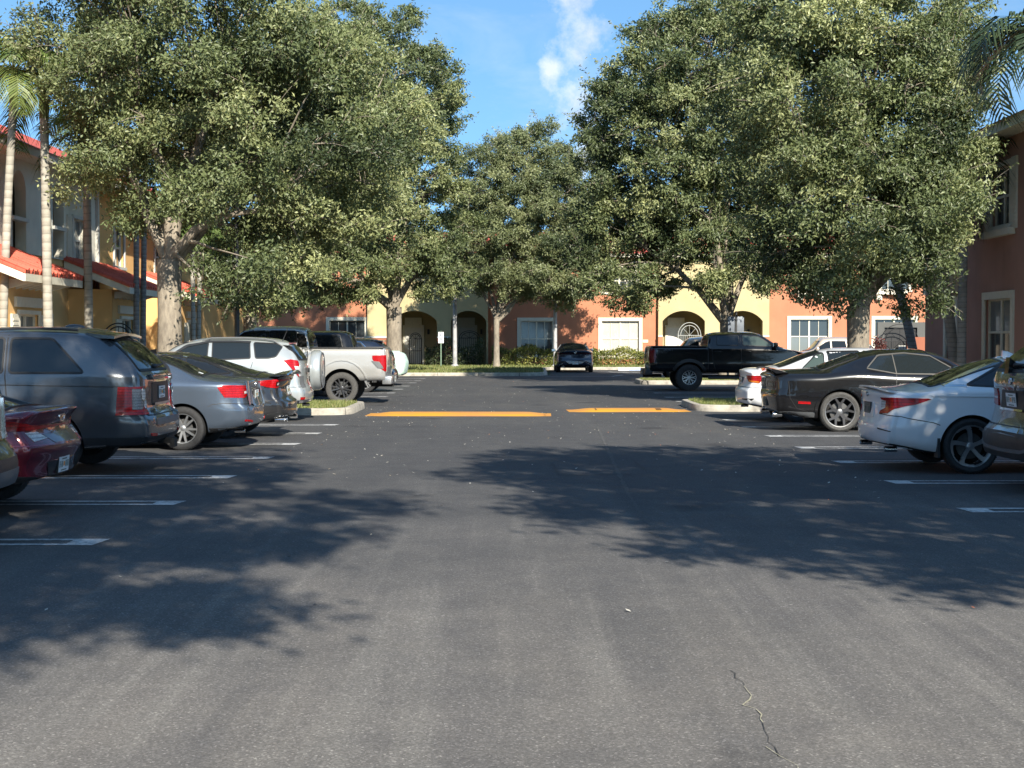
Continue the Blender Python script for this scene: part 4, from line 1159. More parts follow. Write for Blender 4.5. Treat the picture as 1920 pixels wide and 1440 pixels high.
def car_muscle():
    S = dict(group=G_R, L=5.02, W=1.925, paint=P_BLACK, R=.355, rim=.275, Ra=.40, axles=(1.19, 4.14), style='y5', rimmat=M['alloy_dark'], lipmat=M['alloy_mid'], tyremat=M['tyre_dusty'],
             top=[(0, 1.06), (.08, 1.085), (.5, 1.11), (.82, 1.125), (1.2, 1.26), (1.65, 1.41), (2.1, 1.47), (2.6, 1.475), (3.0, 1.40), (3.7, 1.06), (4.4, .98), (5.02, .82)], belt=[(0, .965), (.8, 1.0), (1.4, 1.04), (2.2, .99), (3.7, .95), (5.02, .76)],
             wr=[(0, .76), (.7, .74), (1.1, .66), (1.7, .57), (2.6, .56), (3.6, .72), (5.02, .68)], dr=[(0, .04), (.8, .05), (1.6, .09), (2.8, .08), (3.7, .04)], ur=1.0, kp=.10, zm=.66, z2=.36, tum=.95, ds=.08, sharp=30,
             rear=[(.22, .12), (.33, .05), (.50, .03), (.68, 0), (.72, .035), (.93, .035), (.98, .0), (1.05, .0)], plan=[(0, .88), (.10, .935), (.3, .975), (.7, .995), (1.2, 1.0), (3.9, 1), (4.6, .96), (5.02, .86)])
    c = right_car('parked_coupe', 'black muscle coupe with dusty tyres and pale window outline', 'car', S, 4.70, 25.2)
    for sg in (1, -1):
        g = c.patch('side', rnd([(1.70, 1.125), (2.20, 1.035), (2.20, 1.355), (1.97, 1.345)], .05), 'side_window', M['glass_mid'], sg=sg, off=.006)
        g2 = c.patch('side', rnd([(2.20, 1.035), (3.38, 1.02), (2.85, 1.33), (2.4, 1.38), (2.20, 1.365)], .05), 'side_window', M['glass_mid'], sg=sg, off=.006)
        c.strip('side', [(1.69, 1.125), (1.76, 1.11), (2.2, 1.03), (3.40, 1.015), (2.87, 1.345), (2.42, 1.395), (1.98, 1.36), (1.93, 1.345)], .018, 'window_trim', M['paletrim'], sg=sg, off=.012, closed=True)
        c.strip('side', [(2.20, 1.03), (2.20, 1.37)], .018, 'window_trim', M['paletrim'], sg=sg, off=.012)
        t = c.patch('wrap', [('r', .08, .74), ('r', .78, .74), ('s', .10, .76), ('s', .12, .91), ('r', .78, .93), ('r', .08, .93)], 'tail_light', M['gloss_black'], sg=sg, off=.008)
        c.strip('wrap', [('r', .16, .79), ('r', .76, .79), ('r', .76, .88), ('r', .16, .88)], .035, 'light_band', M['dark_lens'], sg=sg, off=.012, closed=True, parent=t)
        c.patch('side', rnd([(.44, .505), (.66, .495), (.66, .535), (.44, .545)], .012), 'reflector', M['red_lens'], sg=sg, off=.010)
        c.patch('wrap', [('r', .3, .24), ('s', .45, .25), ('s', .74, .26), ('s', .74, .345), ('s', .30, .36), ('r', .3, .33)], 'bumper', M['greyplastic'], sg=sg, off=.006)
        exhaust(c, sg*.62, .30, .05)
    c.window('top', rnd([(.88, -.60), (.88, .60), (1.62, .48), (1.62, -.48)], .05), 'rear_window'); c.window('top', rnd([(2.85, -.5), (2.85, .5), (3.6, .64), (3.6, -.64)], .05), 'windshield')
    c.plate(0, .52, mat=M['greyplastic'], orange=False)
    b = MB(); V = []; F = []
    for y in np.linspace(-.80, .80, 11):
        p = c.ray('top', .2, y*.75)[0]; h = .06
        V += [(.30, y*.95, p.z-.01), (.10, y, p.z+h*.7), (-.01, y, p.z+h), (-.005, y, p.z+h-.03), (.08, y, p.z-.02)]
    for i in range(10):
        for k in range(5): F.append((i*5+k, i*5+(k+1) % 5, i*5+5+(k+1) % 5, i*5+5+k))
    F += [(0, 1, 2, 3, 4), (54, 53, 52, 51, 50)]
    b.add(V, F); b.build('spoiler', M['gloss_black'], c.root)
    c.bothstrip('side', [(.28, .90), (.30, .60), (.42, .42), (.62, .36)], .008, 'panel_gap', M['seal'], off=.0025)
    c.bothstrip('side', [(.30, .915), (1.0, .93), (1.7, .90), (2.0, .865), (3.4, .86)], .010, 'body_crease', P_BLACK, off=.004)
    c.bothstrip('side', [(1.19+.44*math.cos(a*PI/12), .355+.44*math.sin(a*PI/12)) for a in range(0, 13)], .05, 'wheel_arch', P_BLACK, off=.022, skirt=.03)
    seam(c, 'side', [(2.2, 1.02), (2.18, .7), (2.25, .34)]); sill(c, M['gloss_black'], .22, .30); c.handle(2.4, .85, P_BLACK); c.mirror(3.2, 1.04, P_BLACK); front_lights(c, .75)
car_muscle()
def car_jetta():
    S = dict(group=G_R, L=4.70, W=1.80, paint=P_WHITE, R=.33, rim=.22, Ra=.38, axles=(1.05, 3.74), style='five', rimmat=M['alloy'],
             top=[(0, 1.04), (.08, 1.065), (.4, 1.085), (.65, 1.12), (1.45, 1.40), (1.95, 1.475), (2.5, 1.48), (2.9, 1.42), (3.6, 1.03), (4.7, .74)], belt=[(0, .99), (.8, 1.02), (2, .98), (3.6, .93), (4.7, .66)],
             wr=[(0, .70), (.6, .72), (1.0, .66), (1.6, .57), (2.6, .57), (3.5, .7), (4.7, .6)], dr=[(0, .04), (.6, .05), (1.4, .08), (2.8, .08), (3.6, .04)], ur=1.1, kp=.16, zm=.6, tum=.965, ds=.05,
             rear=[(.22, .14), (.32, .05), (.48, 0), (.62, 0), (.70, .06), (.92, .10), (1.05, .05)], plan=[(0, .84), (.10, .91), (.3, .97), (.8, 1), (3.6, 1), (4.2, .95), (4.7, .8)])
    c = right_car('parked_saloon', 'white saloon half hidden behind the black muscle coupe', 'car', S, 4.66, 28.1)
    c.windows(rnd([(1.15, 1.06), (1.6, 1.05), (1.64, 1.38), (1.5, 1.35)], .04), mat=M['glass_light']); c.windows(rnd([(1.7, 1.05), (2.35, 1.03), (2.35, 1.41), (1.72, 1.40)], .04), mat=M['glass_mid']); c.windows(rnd([(2.42, 1.03), (3.35, 1.0), (2.82, 1.36), (2.42, 1.41)], .04), mat=M['glass_mid'])
    c.window('top', rnd([(.74, -.60), (.74, .60), (1.58, .49), (1.58, -.49)], .05), 'rear_window'); c.window('top', rnd([(2.8, -.5), (2.8, .5), (3.5, .64), (3.5, -.64)], .05), 'windshield')
    for sg in (1, -1):
        t = c.patch('wrap', [('r', .42, .88), ('r', .60, .80), ('s', .30, .775), ('s', .44, .90), ('s', .40, .925), ('r', .42, .925)], 'tail_light', M['red_lens'], sg=sg, off=.01)
        c.patch('wrap', [('r', .62, .80), ('s', .28, .78), ('s', .30, .81), ('r', .62, .83)], 'indicator_lens', M['amber_lens'], sg=sg, off=.014, parent=t)
        c.patch('rear', rnd([(sg*.45, .46), (sg*.78, .47), (sg*.74, .43), (sg*.45, .44)], .008), 'bumper_slot', M['plastic'], off=.008)
    c.plate(0, .80); lower_trim(c, M['greyplastic'], .30, .23); seam(c, 'wrap', [('r', 0, .69), ('r', .6, .69), ('s', .45, .70), ('s', .62, .66)]); seam(c, 'side', [(2.38, 1.0), (2.38, .36)])
    c.handle(1.75, .9, P_WHITE); c.mirror(3.1, 1.02, P_WHITE); front_lights(c, .68); exhaust(c, .55, .27, .03)
car_jetta()
def car_brown():
    S = dict(group=G_R, L=4.85, W=1.93, paint=P_BROWN, R=.39, rim=.26, Ra=.44, axles=(1.0, 3.93), style='five', rimmat=M['alloy'],
             top=[(0, 1.67), (.12, 1.71), (.5, 1.75), (1.5, 1.77), (2.3, 1.76), (2.7, 1.68), (3.4, 1.2), (4.85, .95)], belt=[(0, 1.22), (1, 1.21), (3.4, 1.12), (4.85, .85)], wr=[(0, .66), (.6, .70), (2.4, .68), (3.4, .76), (4.85, .66)],
             dr=[(0, .08), (2.6, .09), (3.4, .05)], ur=2.3, kp=.13, zm=.74, z2=.45, tum=.955, ds=.06, rear=[(.28, .10), (.36, .02), (.44, 0), (.62, 0), (.66, .06), (.72, .09), (.86, .12), (.90, .13), (1.08, .13), (1.12, .10), (1.26, .13), (1.70, .56)], zb=[(0, .34), (1, .28), (4.85, .3)],
             plan=[(0, .85), (.10, .92), (.3, .975), (.8, 1), (3.8, 1), (4.4, .94), (4.85, .8)])
    c = right_car('parked_suv', 'brown grey suv with a black bumper cut off by the right edge', 'suv', S, 5.40, 14.62)
    c.window('rear', rnd([(-.74, 1.30), (.74, 1.30), (.60, 1.65), (-.60, 1.65)], .05), 'rear_window', seal=.03)
    c.windows(rnd([(.75, 1.26), (1.6, 1.25), (1.6, 1.64), (1.1, 1.62)], .05)); c.windows(rnd([(1.7, 1.25), (2.5, 1.22), (2.5, 1.64), (1.7, 1.64)], .05))
    for sg in (1, -1):
        t = c.patch('wrap', [('r', .46, .90), ('s', .30, .93), ('s', .55, 1.03), ('s', .35, 1.10), ('r', .50, 1.09)], 'tail_light', M['red_lens'], sg=sg, off=.012)
        c.patch('wrap', [('r', .49, .98), ('r', .74, .985), ('r', .74, 1.01), ('r', .49, 1.005)], 'clear_lens', M['clear_lens'], sg=sg, off=.016, parent=t)
    c.patch('rear', rnd([(-.38, .86), (.38, .86), (.34, 1.09), (-.34, 1.09)], .03), 'plate_recess', M['plastic'], off=.004); c.plate(0, .985, tilt=-.12); c.strip('rear', [(-.34, .875), (.34, .875)], .025, 'tailgate_lip', M['chrome'], off=.02)
    c.patch('wrap', [('r', 0, .36), ('s', .50, .38), ('s', .50, .60), ('r', .8, .63), ('r', 0, .64)], 'bumper', M['plastic'], sg=1, off=.012); c.patch('wrap', [('r', 0, .36), ('s', .50, .38), ('s', .50, .60), ('r', .8, .63), ('r', 0, .64)], 'bumper', M['plastic'], sg=-1, off=.012)
    c.strip('wrap', [('r', -.0, .44), ('r', .55, .45), ('r', .8, .50)], .035, 'bumper_trim', M['greyplastic'], sg=-1, off=.02); c.strip('wrap', [('r', 0, .44), ('r', .55, .45), ('r', .8, .50)], .035, 'bumper_trim', M['greyplastic'], sg=1, off=.02)
    seam(c, 'rear', [(-.8, .70), (.8, .70)], .012, sg=1)
    b = MB(); p, n = c.ray('rear', 0, 1.19)
    b.lathe([(0, -.012), (.030, -.012)], axis='x', n=24); b.m = 1; b.lathe([(.030, -.013), (.041, -.013), (.043, .0)], axis='x', n=24)
    for k, m_ in ((0, 2), (1, 3), (2, 2), (3, 3)):
        b.m = m_; a0 = k*PI/2
        b.add([(-.0135, 0, 0)]+[(-.0135, .028*math.cos(a0+j*PI/12), .028*math.sin(a0+j*PI/12)) for j in range(7)], [tuple(range(8))])
    o = b.build('emblem', [M['seal'], M['chrome'], simple('badge_white', (.8, .8, .8), .3), simple('badge_blue', (.05, .2, .55), .3)], c.root); o.location = p-Vector((.004, 0, 0))
    c.text('X', -.47, 1.15, .06, M['chrome'], name='badge_letter'); c.text('5', -.52, 1.15, .06, M['chrome'], name='badge_letter')
    wiper(c, .0, -.40, 1.35); b = MB(); p, n = c.ray('rear', .12, 1.32); b.prism([(p.x-.07, p.z-.05), (p.x-.05, p.z+.13), (p.x+.06, p.z+.04), (p.x+.06, p.z-.05)], 'xz', .04, .16); b.build('wiper_cowl', M['gloss_black'], c.root)
    c.mirror(3.1, 1.2, P_BROWN); front_lights(c, .85)
car_brown()
BE = {'L': 4.05, 'axles': (.95, 3.25), 'zb': [(0, .36), (1, .26), (4.05, .28)], 'plan': [(0, .85), (.10, .92), (.3, .975), (.8, 1), (3.0, 1), (3.7, .93), (4.05, .78)],
      'top': [(0, 1.68), (.10, 1.71), (.5, 1.75), (1.9, 1.76), (2.5, 1.72), (3.05, 1.2), (3.4, 1.1), (3.9, 1.0), (4.05, .85)], 'belt': [(0, 1.15), (3.2, 1.04), (4.05, .8)], 'wr': [(0, .62), (.5, .66), (2.4, .62), (3.2, .72), (4.05, .6)]}
car_navy('beige suv backed in beyond the bed of the black pickup truck', BE, 0, 0, P_BEIGE, group=G_R, loc=(9.95, 58.2, 0), rz=PI)
car_navy('sand coloured suv partly hidden by the thick right oak trunk', BE, 0, 0, P_BEIGE, group=G_R, loc=(17.3, 67.2, 0), rz=PI)

# ---- dark saloon parked nose to the far building
def car_far():
    S = dict(L=4.9, W=1.88, paint=P_NAVY, R=.34, rim=.24, Ra=.39, axles=(1.05, 3.9), style='five', rimmat=M['alloy_dark'],
             top=[(0, 1.09), (.06, 1.12), (.35, 1.12), (.6, 1.16), (1.4, 1.42), (2.0, 1.50), (2.6, 1.50), (3.0, 1.44), (3.8, 1.0), (4.9, .7)], belt=[(0, 1.0), (.8, 1.04), (2, 1.0), (3.8, .92), (4.9, .64)],
             wr=[(0, .70), (.6, .70), (1.0, .66), (1.7, .60), (2.6, .60), (3.7, .7), (4.9, .6)], dr=[(0, .04), (.6, .05), (1.4, .08), (2.8, .08), (3.8, .04)], ur=1.1, kp=.18, zm=.62, tum=.95,
             rear=[(.22, .14), (.32, .04), (.5, 0), (.62, .02), (.70, .08), (.9, .12), (1.05, .04)])
    c = Car('parked_saloon', 'dark saloon seen squarely from behind parked facing the far orange building', 'car', (3.25, 69.9, 0), PI/2, S)
    c.window('top', rnd([(.62, -.60), (.62, .60), (1.55, .50), (1.55, -.50)], .05), 'rear_window', M['glass_mid']); c.windows(rnd([(1.0, 1.09), (1.7, 1.05), (1.75, 1.4), (1.5, 1.36)], .04)); c.windows(rnd([(1.8, 1.05), (3.4, 1.0), (2.9, 1.36), (1.82, 1.41)], .04))
    for sg in (1, -1):
        c.patch('wrap', [('r', 0, .93), ('r', .5, .93), ('s', .3, .90), ('s', .45, .97), ('r', .5, .965), ('r', 0, .955)], 'tail_light', M['dark_lens'], sg=sg, off=.01)
        c.patch('rear', rnd([(sg*.16, .55), (sg*.46, .55), (sg*.30, .44), (sg*.16, .44)], .02), 'bumper_insert', M['alloy'], off=.01)
        c.strip('rear', [(sg*.62, .46), (sg*.76, .40), (sg*.80, .30)], .03, 'bumper_trim', M['alloy'], off=.012)
    c.plate(0, .485); c.oval(0, 1.0, .07, 'emblem', M['chrome']); lower_trim(c, M['plastic'], .34, .22); c.mirror(3.2, 1.04, P_NAVY)
    for y in (.6, -.6): exhaust(c, y, .29, .045)
car_far()
# ------------------------------------------------------------------ light
SUN_EL, SUN_AZ = math.radians(32.5), math.radians(161)          # azimuth clockwise from +Y: behind the camera, to its right
w = bpy.data.worlds.new('World'); SC.world = w; w.use_nodes = True
nt = w.node_tree
bg = nt.nodes['Background']; bg.inputs[1].default_value = .11
sky = nt.nodes.new('ShaderNodeTexSky'); sky.sky_type = 'NISHITA'; sky.sun_disc = False
sky.sun_elevation = SUN_EL; sky.sun_rotation = SUN_AZ; sky.air_density = 1.0; sky.dust_density = .35; sky.ozone_density = 2.0
# clouds by direction of the sky
tc = nt.nodes.new('ShaderNodeTexCoord')
lift = nt.nodes.new('ShaderNodeVectorMath'); lift.operation = 'ADD'; lift.inputs[1].default_value = (0, 0, .20)
nrm = nt.nodes.new('ShaderNodeVectorMath'); nrm.operation = 'NORMALIZE'
nt.links.new(tc.outputs['Generated'], lift.inputs[0]); nt.links.new(lift.outputs[0], nrm.inputs[0]); nt.links.new(nrm.outputs[0], sky.inputs[0])
sep = nt.nodes.new('ShaderNodeSeparateXYZ'); nt.links.new(tc.outputs['Generated'], sep.inputs[0])
ycl = math_(nt, 'MAXIMUM', sep.outputs[1], .02)
u = math_(nt, 'DIVIDE', sep.outputs[0], ycl); v = math_(nt, 'DIVIDE', sep.outputs[2], ycl)
cl = None
for (cu, cv, ru, rv) in ((.048, .218, .020, .034), (.040, .245, .024, .024), (.028, .186, .014, .019), (.040, .160, .022, .026), (.056, .135, .02, .03)):
    a = math_(nt, 'POWER', math_(nt, 'DIVIDE', math_(nt, 'SUBTRACT', u, cu), ru), 2.0)
    b_ = math_(nt, 'POWER', math_(nt, 'DIVIDE', math_(nt, 'SUBTRACT', v, cv), rv), 2.0)
    d = math_(nt, 'SUBTRACT', 1.0, math_(nt, 'SQRT', math_(nt, 'ADD', math_(nt, 'ABSOLUTE', a), math_(nt, 'ABSOLUTE', b_))))
    cl = d if cl is None else math_(nt, 'MAXIMUM', cl, d)
nz = noise(nt, tc.outputs['Generated'], 34, 7, .62)
dens = math_(nt, 'ADD', cl, math_(nt, 'MULTIPLY', math_(nt, 'SUBTRACT', nz, .5), 3.6))
dens = ramp(nt, dens, [(.0, 0), (1.0, .80)])
wisp = ramp(nt, noise(nt, coords(nt, 'Generated', (1, 1, 3.2)), 4.5, 6, .6, .6), [(.56, 0), (.85, .30)])
dens = math_(nt, 'MAXIMUM', dens, wisp)
up = math_(nt, 'GREATER_THAN', sep.outputs[2], .0)
skyc = mix(nt, math_(nt, 'MULTIPLY', dens, up), mix(nt, 1.0, sky.outputs[0], (.71, .95, 1.0), 'MULTIPLY'), mix(nt, ramp(nt, noise(nt, tc.outputs['Generated'], 22, 4, .6), [(.35, 0), (.65, 1)]), (3.6, 3.95, 4.5), (5.2, 5.4, 5.7)))
nt.links.new(skyc, bg.inputs[0])
sl = bpy.data.lights.new('sun', 'SUN'); sl.energy = 4.6; sl.angle = math.radians(.55); sl.color = (1, .93, .80)
so = bpy.data.objects.new('sun', sl); COL.objects.link(so)
sdir = Vector((math.sin(SUN_AZ)*math.cos(SUN_EL), math.cos(SUN_AZ)*math.cos(SUN_EL), math.sin(SUN_EL)))
so.rotation_euler = sdir.to_track_quat('Z', 'Y').to_euler()
SC.view_settings.view_transform = 'Standard'; SC.view_settings.look = 'None'; SC.view_settings.exposure = 1.1; SC.view_settings.gamma = 1
SC.render.film_transparent = False
SC.cycles.max_bounces = 6
SC.cycles.use_denoising = True

# ------------------------------------------------------------------ ground
def asphalt_mat():
    m, nt, b = newmat('asphalt')
    v = coords(nt)
    big = noise(nt, v, .22, 5, .6)
    lane = noise(nt, coords(nt, 'Object', (.9, .09, 1)), 1.0, 4, .6, .3)
    mid = noise(nt, v, 2.2, 5, .65)
    base = ramp(nt, math_(nt, 'ADD', math_(nt, 'MULTIPLY', big, .45), math_(nt, 'MULTIPLY', lane, .55)), [(.33, (.072, .070, .072)), (.5, (.094, .091, .088)), (.66, (.140, .130, .117))])
    base = mix(nt, .35, base, ramp(nt, mid, [(.3, (.060, .059, .061)), (.75, (.140, .133, .122))]))
    # pale wear near the camera, plus view-angle light painted in: darker, bluer far off
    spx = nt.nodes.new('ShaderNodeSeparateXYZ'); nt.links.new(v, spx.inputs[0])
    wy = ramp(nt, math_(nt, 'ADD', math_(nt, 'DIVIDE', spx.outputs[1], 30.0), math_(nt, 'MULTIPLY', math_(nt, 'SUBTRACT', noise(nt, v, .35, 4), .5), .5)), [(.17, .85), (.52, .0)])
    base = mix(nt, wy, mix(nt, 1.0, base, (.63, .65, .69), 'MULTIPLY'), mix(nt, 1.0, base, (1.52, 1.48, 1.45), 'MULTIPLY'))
    st2 = noise(nt, coords(nt, 'Object', (2.3, .10, 1)), 1.0, 5, .65, .25)
    base = mix(nt, math_(nt, 'MULTIPLY', ramp(nt, st2, [(.50, 0), (.66, .62)]), math_(nt, 'ADD', wy, .03)), base, (.21, .200, .183))
    base = mix(nt, ramp(nt, st2, [(.30, .45), (.44, 0)]), base, (.060, .060, .064))
    # aggregate: each stone its own grey, a few pale ones
    vo = nt.nodes.new('ShaderNodeTexVoronoi'); vo.inputs['Scale'].default_value = 115
    nt.links.new(v, vo.inputs['Vector'])
    sp = nt.nodes.new('ShaderNodeSeparateColor'); nt.links.new(vo.outputs['Color'], sp.inputs[0])
    st = ramp(nt, sp.outputs[0], [(.0, .70), (.55, .97), (.88, 1.18), (.965, 1.5), (.99, 2.0)])
    c = mix(nt, 1.0, base, st, 'MULTIPLY')
    # sparse pale grit
    v2 = nt.nodes.new('ShaderNodeTexVoronoi'); v2.inputs['Scale'].default_value = 26
    nt.links.new(v, v2.inputs['Vector'])
    s2 = nt.nodes.new('ShaderNodeSeparateColor'); nt.links.new(v2.outputs['Color'], s2.inputs[0])
    grit = math_(nt, 'MULTIPLY', math_(nt, 'GREATER_THAN', s2.outputs[1], .985), math_(nt, 'LESS_THAN', v2.outputs['Distance'], .16))
    c = mix(nt, math_(nt, 'MULTIPLY', grit, .75), c, (.42, .40, .36))
    # oil drips and old stains
    ms = nt.nodes.new('ShaderNodeTexVoronoi'); ms.inputs['Scale'].default_value = .42; nt.links.new(v, ms.inputs['Vector'])
    sdist = math_(nt, 'ADD', ms.outputs['Distance'], math_(nt, 'MULTIPLY', noise(nt, v, 3.5, 5, .7), .28))
    c = mix(nt, ramp(nt, sdist, [(.20, .55), (.30, 0)]), c, (.020, .020, .022))
    pat = noise(nt, v, .9, 6, .72, .8)
    c = mix(nt, ramp(nt, pat, [(.60, 0), (.72, .22)]), c, (.17, .155, .135))
    nt.links.new(c, b.inputs['Base Color'])
    b.inputs['Roughness'].default_value = .88
    b.inputs['Specular IOR Level'].default_value = .35
    bump(nt, b, math_(nt, 'ADD', sp.outputs[0], math_(nt, 'MULTIPLY', mid, .6)), .42, .004)
    return m
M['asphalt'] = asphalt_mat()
M['soil'] = simple('soil_and_grass', (.045, .055, .022), .95, var=.5, vscale=3, bumps=.4, bscale=30)
M['concrete'] = simple('kerb_concrete', (.36, .33, .275), .85, var=.35, vscale=4, bumps=.25, bscale=80)
def kerb_mat():
    m = M['concrete']; nt = m.node_tree; b = nt.nodes['Principled BSDF']
    src = b.inputs['Base Color'].links[0].from_socket
    v = coords(nt); sp = nt.nodes.new('ShaderNodeSeparateXYZ'); nt.links.new(v, sp.inputs[0])
    fr = math_(nt, 'FRACT', math_(nt, 'DIVIDE', math_(nt, 'ADD', sp.outputs[0], sp.outputs[1]), 1.83))
    jt = math_(nt, 'LESS_THAN', fr, .012)
    sc = ramp(nt, noise(nt, coords(nt, 'Object', (1.2, 1.2, 14)), 2.2, 6, .7), [(.55, 0), (.72, .55)])
    c = mix(nt, sc, src, (.09, .085, .075))
    nt.links.new(mix(nt, jt, c, (.05, .048, .042)), b.inputs['Base Color'])
kerb_mat()
M['pave'] = simple('pavement_concrete', (.36, .34, .30), .85, var=.15, vscale=2, bumps=.2, bscale=60)
def wornpaint(name, col, wear=.35):
    m, nt, b = newmat(name)
    v = coords(nt)
    f = noise(nt, v, 22, 6, .7)
    g = noise(nt, v, 2.5, 4, .6)
    k = ramp(nt, math_(nt, 'ADD', math_(nt, 'MULTIPLY', f, .6), math_(nt, 'MULTIPLY', g, .4)), [(.40, 1.0), (.56, wear)])
    nt.links.new(mix(nt, math_(nt, 'SUBTRACT', 1.0, k), (.13, .13, .13), col), b.inputs['Base Color'])
    nt.links.new(mix(nt, k, col, (.16, .16, .16)), b.inputs['Base Color'])
    b.inputs['Roughness'].default_value = .7
    return m
M['line'] = wornpaint('white_line_paint', (.74, .74, .72), .30)
M['line'].node_tree.nodes  # keep
def sheet(name, poly, z, mat, kind='structure'):
    mb = MB(); mb.add([(x, y, z) for x, y in poly], [tuple(range(len(poly)))])
    return tag(mb.build(name, mat, smooth=False), kind=kind)
sheet('ground', [(-500, -200), (500, -200), (500, 900), (-500, 900)], -.012, M['soil'])
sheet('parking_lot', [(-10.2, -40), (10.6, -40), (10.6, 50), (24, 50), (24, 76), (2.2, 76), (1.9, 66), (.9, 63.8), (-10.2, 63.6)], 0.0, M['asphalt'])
for x0, x1 in ((-11.6, -10.2), (10.6, 11.4)):
    mb = MB(); mb.bb(x0, x1, -30, 49.9, -.1, .12, bev=.02); tag(mb.build('pavement', M['pave']), kind='structure')

def hairpin(x0, sgn, Y, length=5.0, w=.36, t=.085):
    """double stall line closed at the lane end, 4 mm above the asphalt"""
    z = .004
    mb = MB()
    xe = x0+sgn*length; xi = x0+sgn*.26
    a, b_ = Y-w/2, Y+w/2
    def q(xa, xb, ya, yb):
        mb.add([(xa, ya, z), (xb, ya, z), (xb, yb, z), (xa, yb, z)], [(0, 1, 2, 3) if (xb-xa)*(yb-ya) > 0 else (3, 2, 1, 0)])
    q(xi, xe, a, a+t); q(xi, xe, b_-t, b_)
    mb.add([(x0+sgn*.03, a, z), (xi, a, z), (xi, b_, z), (x0-sgn*.02, b_, z)], [(0, 1, 2, 3) if sgn > 0 else (3, 2, 1, 0)])
    return tag(mb.build('parking_line', M['line'], smooth=False), kind='structure')
for py in (1018, 944, 895, 859, 833, 813, 797): hairpin(-3.31, -1, gd(py))
for py in (753, 744, 737, 730, 724, 718, 714, 710): hairpin(-3.5, -1, gd(py), t=.10)
for py in (958, 905, 867, 840, 818, 801, 787.5): hairpin(4.38, 1, gd(py))
for py in (753, 745, 737, 730): hairpin(4.42, 1, gd(py), t=.10)
for poly in ([(4.6, 71.6), (6.9, 71.6), (6.9, 71.8), (4.6, 71.8)], [(4.9, 71.5), (5.7, 69.6), (5.9, 69.6), (5.1, 71.5)], [(5.5, 71.5), (6.3, 69.6), (6.5, 69.6), (5.7, 71.5)], [(1.6, 62.8), (4.6, 62.8), (5.3, 65.4), (5.15, 65.4), (4.5, 62.95), (1.6, 62.95)]):
    sheet('parking_line', poly, .004, M['line'])

# seam and cracks in the asphalt
def ribbon(name, pts, width, mat, z=.003, jit=0.0, kind='structure'):
    rs = random.Random(len(pts))
    P = [Vector((x, y)) for x, y in pts]
    Q = [P[0]]
    for a, b_ in zip(P, P[1:]):
        n = max(1, int((b_-a).length/.07)) if jit else 1
        for k in range(1, n+1):
            q = a.lerp(b_, k/n)
            Q.append(q+Vector((rs.uniform(-jit, jit), rs.uniform(-jit, jit))))
    V = []; F = []
    for i, q in enumerate(Q):
        d = (Q[min(i+1, len(Q)-1)]-Q[max(0, i-1)]).normalized(); n = Vector((-d.y, d.x))*width*(.5 if not jit else rs.uniform(.15, .75))
        V += [(q.x-n.x, q.y-n.y, z), (q.x+n.x, q.y+n.y, z)]
    for i in range(len(Q)-1): F.append((i*2, i*2+2, i*2+3, i*2+1))
    return tag(mesh_obj(name, V, F, mat, None, False), kind=kind)
def gp(px, py): Y = gd(py); return (gx(px, Y), Y)
M['crack'] = simple('crack_dark', (.045, .044, .043), .95)
M['sealer'] = simple('crack_filler', (.34, .32, .23), .9, var=.3, vscale=60)
M['seam'] = simple('asphalt_seam', (.070, .069, .068), .9, var=.4, vscale=40, bumps=.4, bscale=85)
M['seam_dark'] = simple('asphalt_joint', (.040, .040, .042), .9, var=.3, vscale=40, bumps=.4, bscale=85)
ribbon('road_seam', [gp(1120, 800), gp(1180, 930), gp(1235, 1010)], .05, M['seam'], .003, .008)
ribbon('road_crack', [gp(1372, 1262), gp(1398, 1290)], .005, M['crack'], .004, .012)
ribbon('road_crack', [gp(1398, 1292), gp(1409, 1312), gp(1404, 1328), gp(1424, 1345), gp(1434, 1362)], .006, M['sealer'], .005, .020)
ribbon('road_crack', [gp(1434, 1362), gp(1446, 1388), gp(1453, 1408), gp(1462, 1425)], .005, M['crack'], .004, .012)
ribbon('road_crack', [gp(1440, 1408), gp(1470, 1425), gp(1500, 1442), gp(1530, 1475)], 0.004, M['sealer'], .005, .014)
ribbon('road_crack', [gp(1035, 868), gp(1048, 892), gp(1205, 890)], .03, M['crack'], .004, .01)
ribbon('road_crack', [gp(1190, 866), gp(1210, 882)], .03, M['crack'], .004, .01)
# fallen leaf bits: too many to count
rng = np.random.default_rng(5)
n = 900
Y = np.concatenate([rng.uniform(8, 20, 40), 14+rng.gamma(2.2, 9, n-40)]); X = rng.uniform(-3.4, 4.4, n)
edge = rng.random(n) < .5
X = np.where(edge, np.where(rng.random(n) < .55, -3.4+rng.gamma(1.3, .8, n), 4.4-rng.gamma(1.3, .8, n)), X)
ok = (Y < 62); X, Y = X[ok], Y[ok]; n = len(X)
sz = rng.uniform(.010, .028, n); a = rng.uniform(0, 2*PI, n)
Q = np.zeros((n, 4, 3))
for k, (du, dv, dz) in enumerate(((-1, 0, 0), (0, -.45, .2), (1, 0, .45), (0, .45, .25))):
    Q[:, k, 0] = X+sz*(du*np.cos(a)-dv*np.sin(a)); Q[:, k, 1] = Y+sz*(du*np.sin(a)+dv*np.cos(a)); Q[:, k, 2] = .006+sz*dz
def litter_mat():
    m, nt, b = newmat('dry_leaf_bits')
    at = nt.nodes.new('ShaderNodeAttribute'); at.attribute_name = 'tone'
    nt.links.new(ramp(nt, at.outputs['Fac'], [(.0, (.42, .40, .34)), (.6, (.55, .52, .46)), (.85, (.33, .24, .13)), (1, (.5, .12, .04))]), b.inputs['Base Color'])
    b.inputs['Roughness'].default_value = .8
    return m
tag(np_quads('leaf_litter', Q.reshape(-1, 3), n, litter_mat(), None, 'tone', rng.random(n)), kind='stuff')

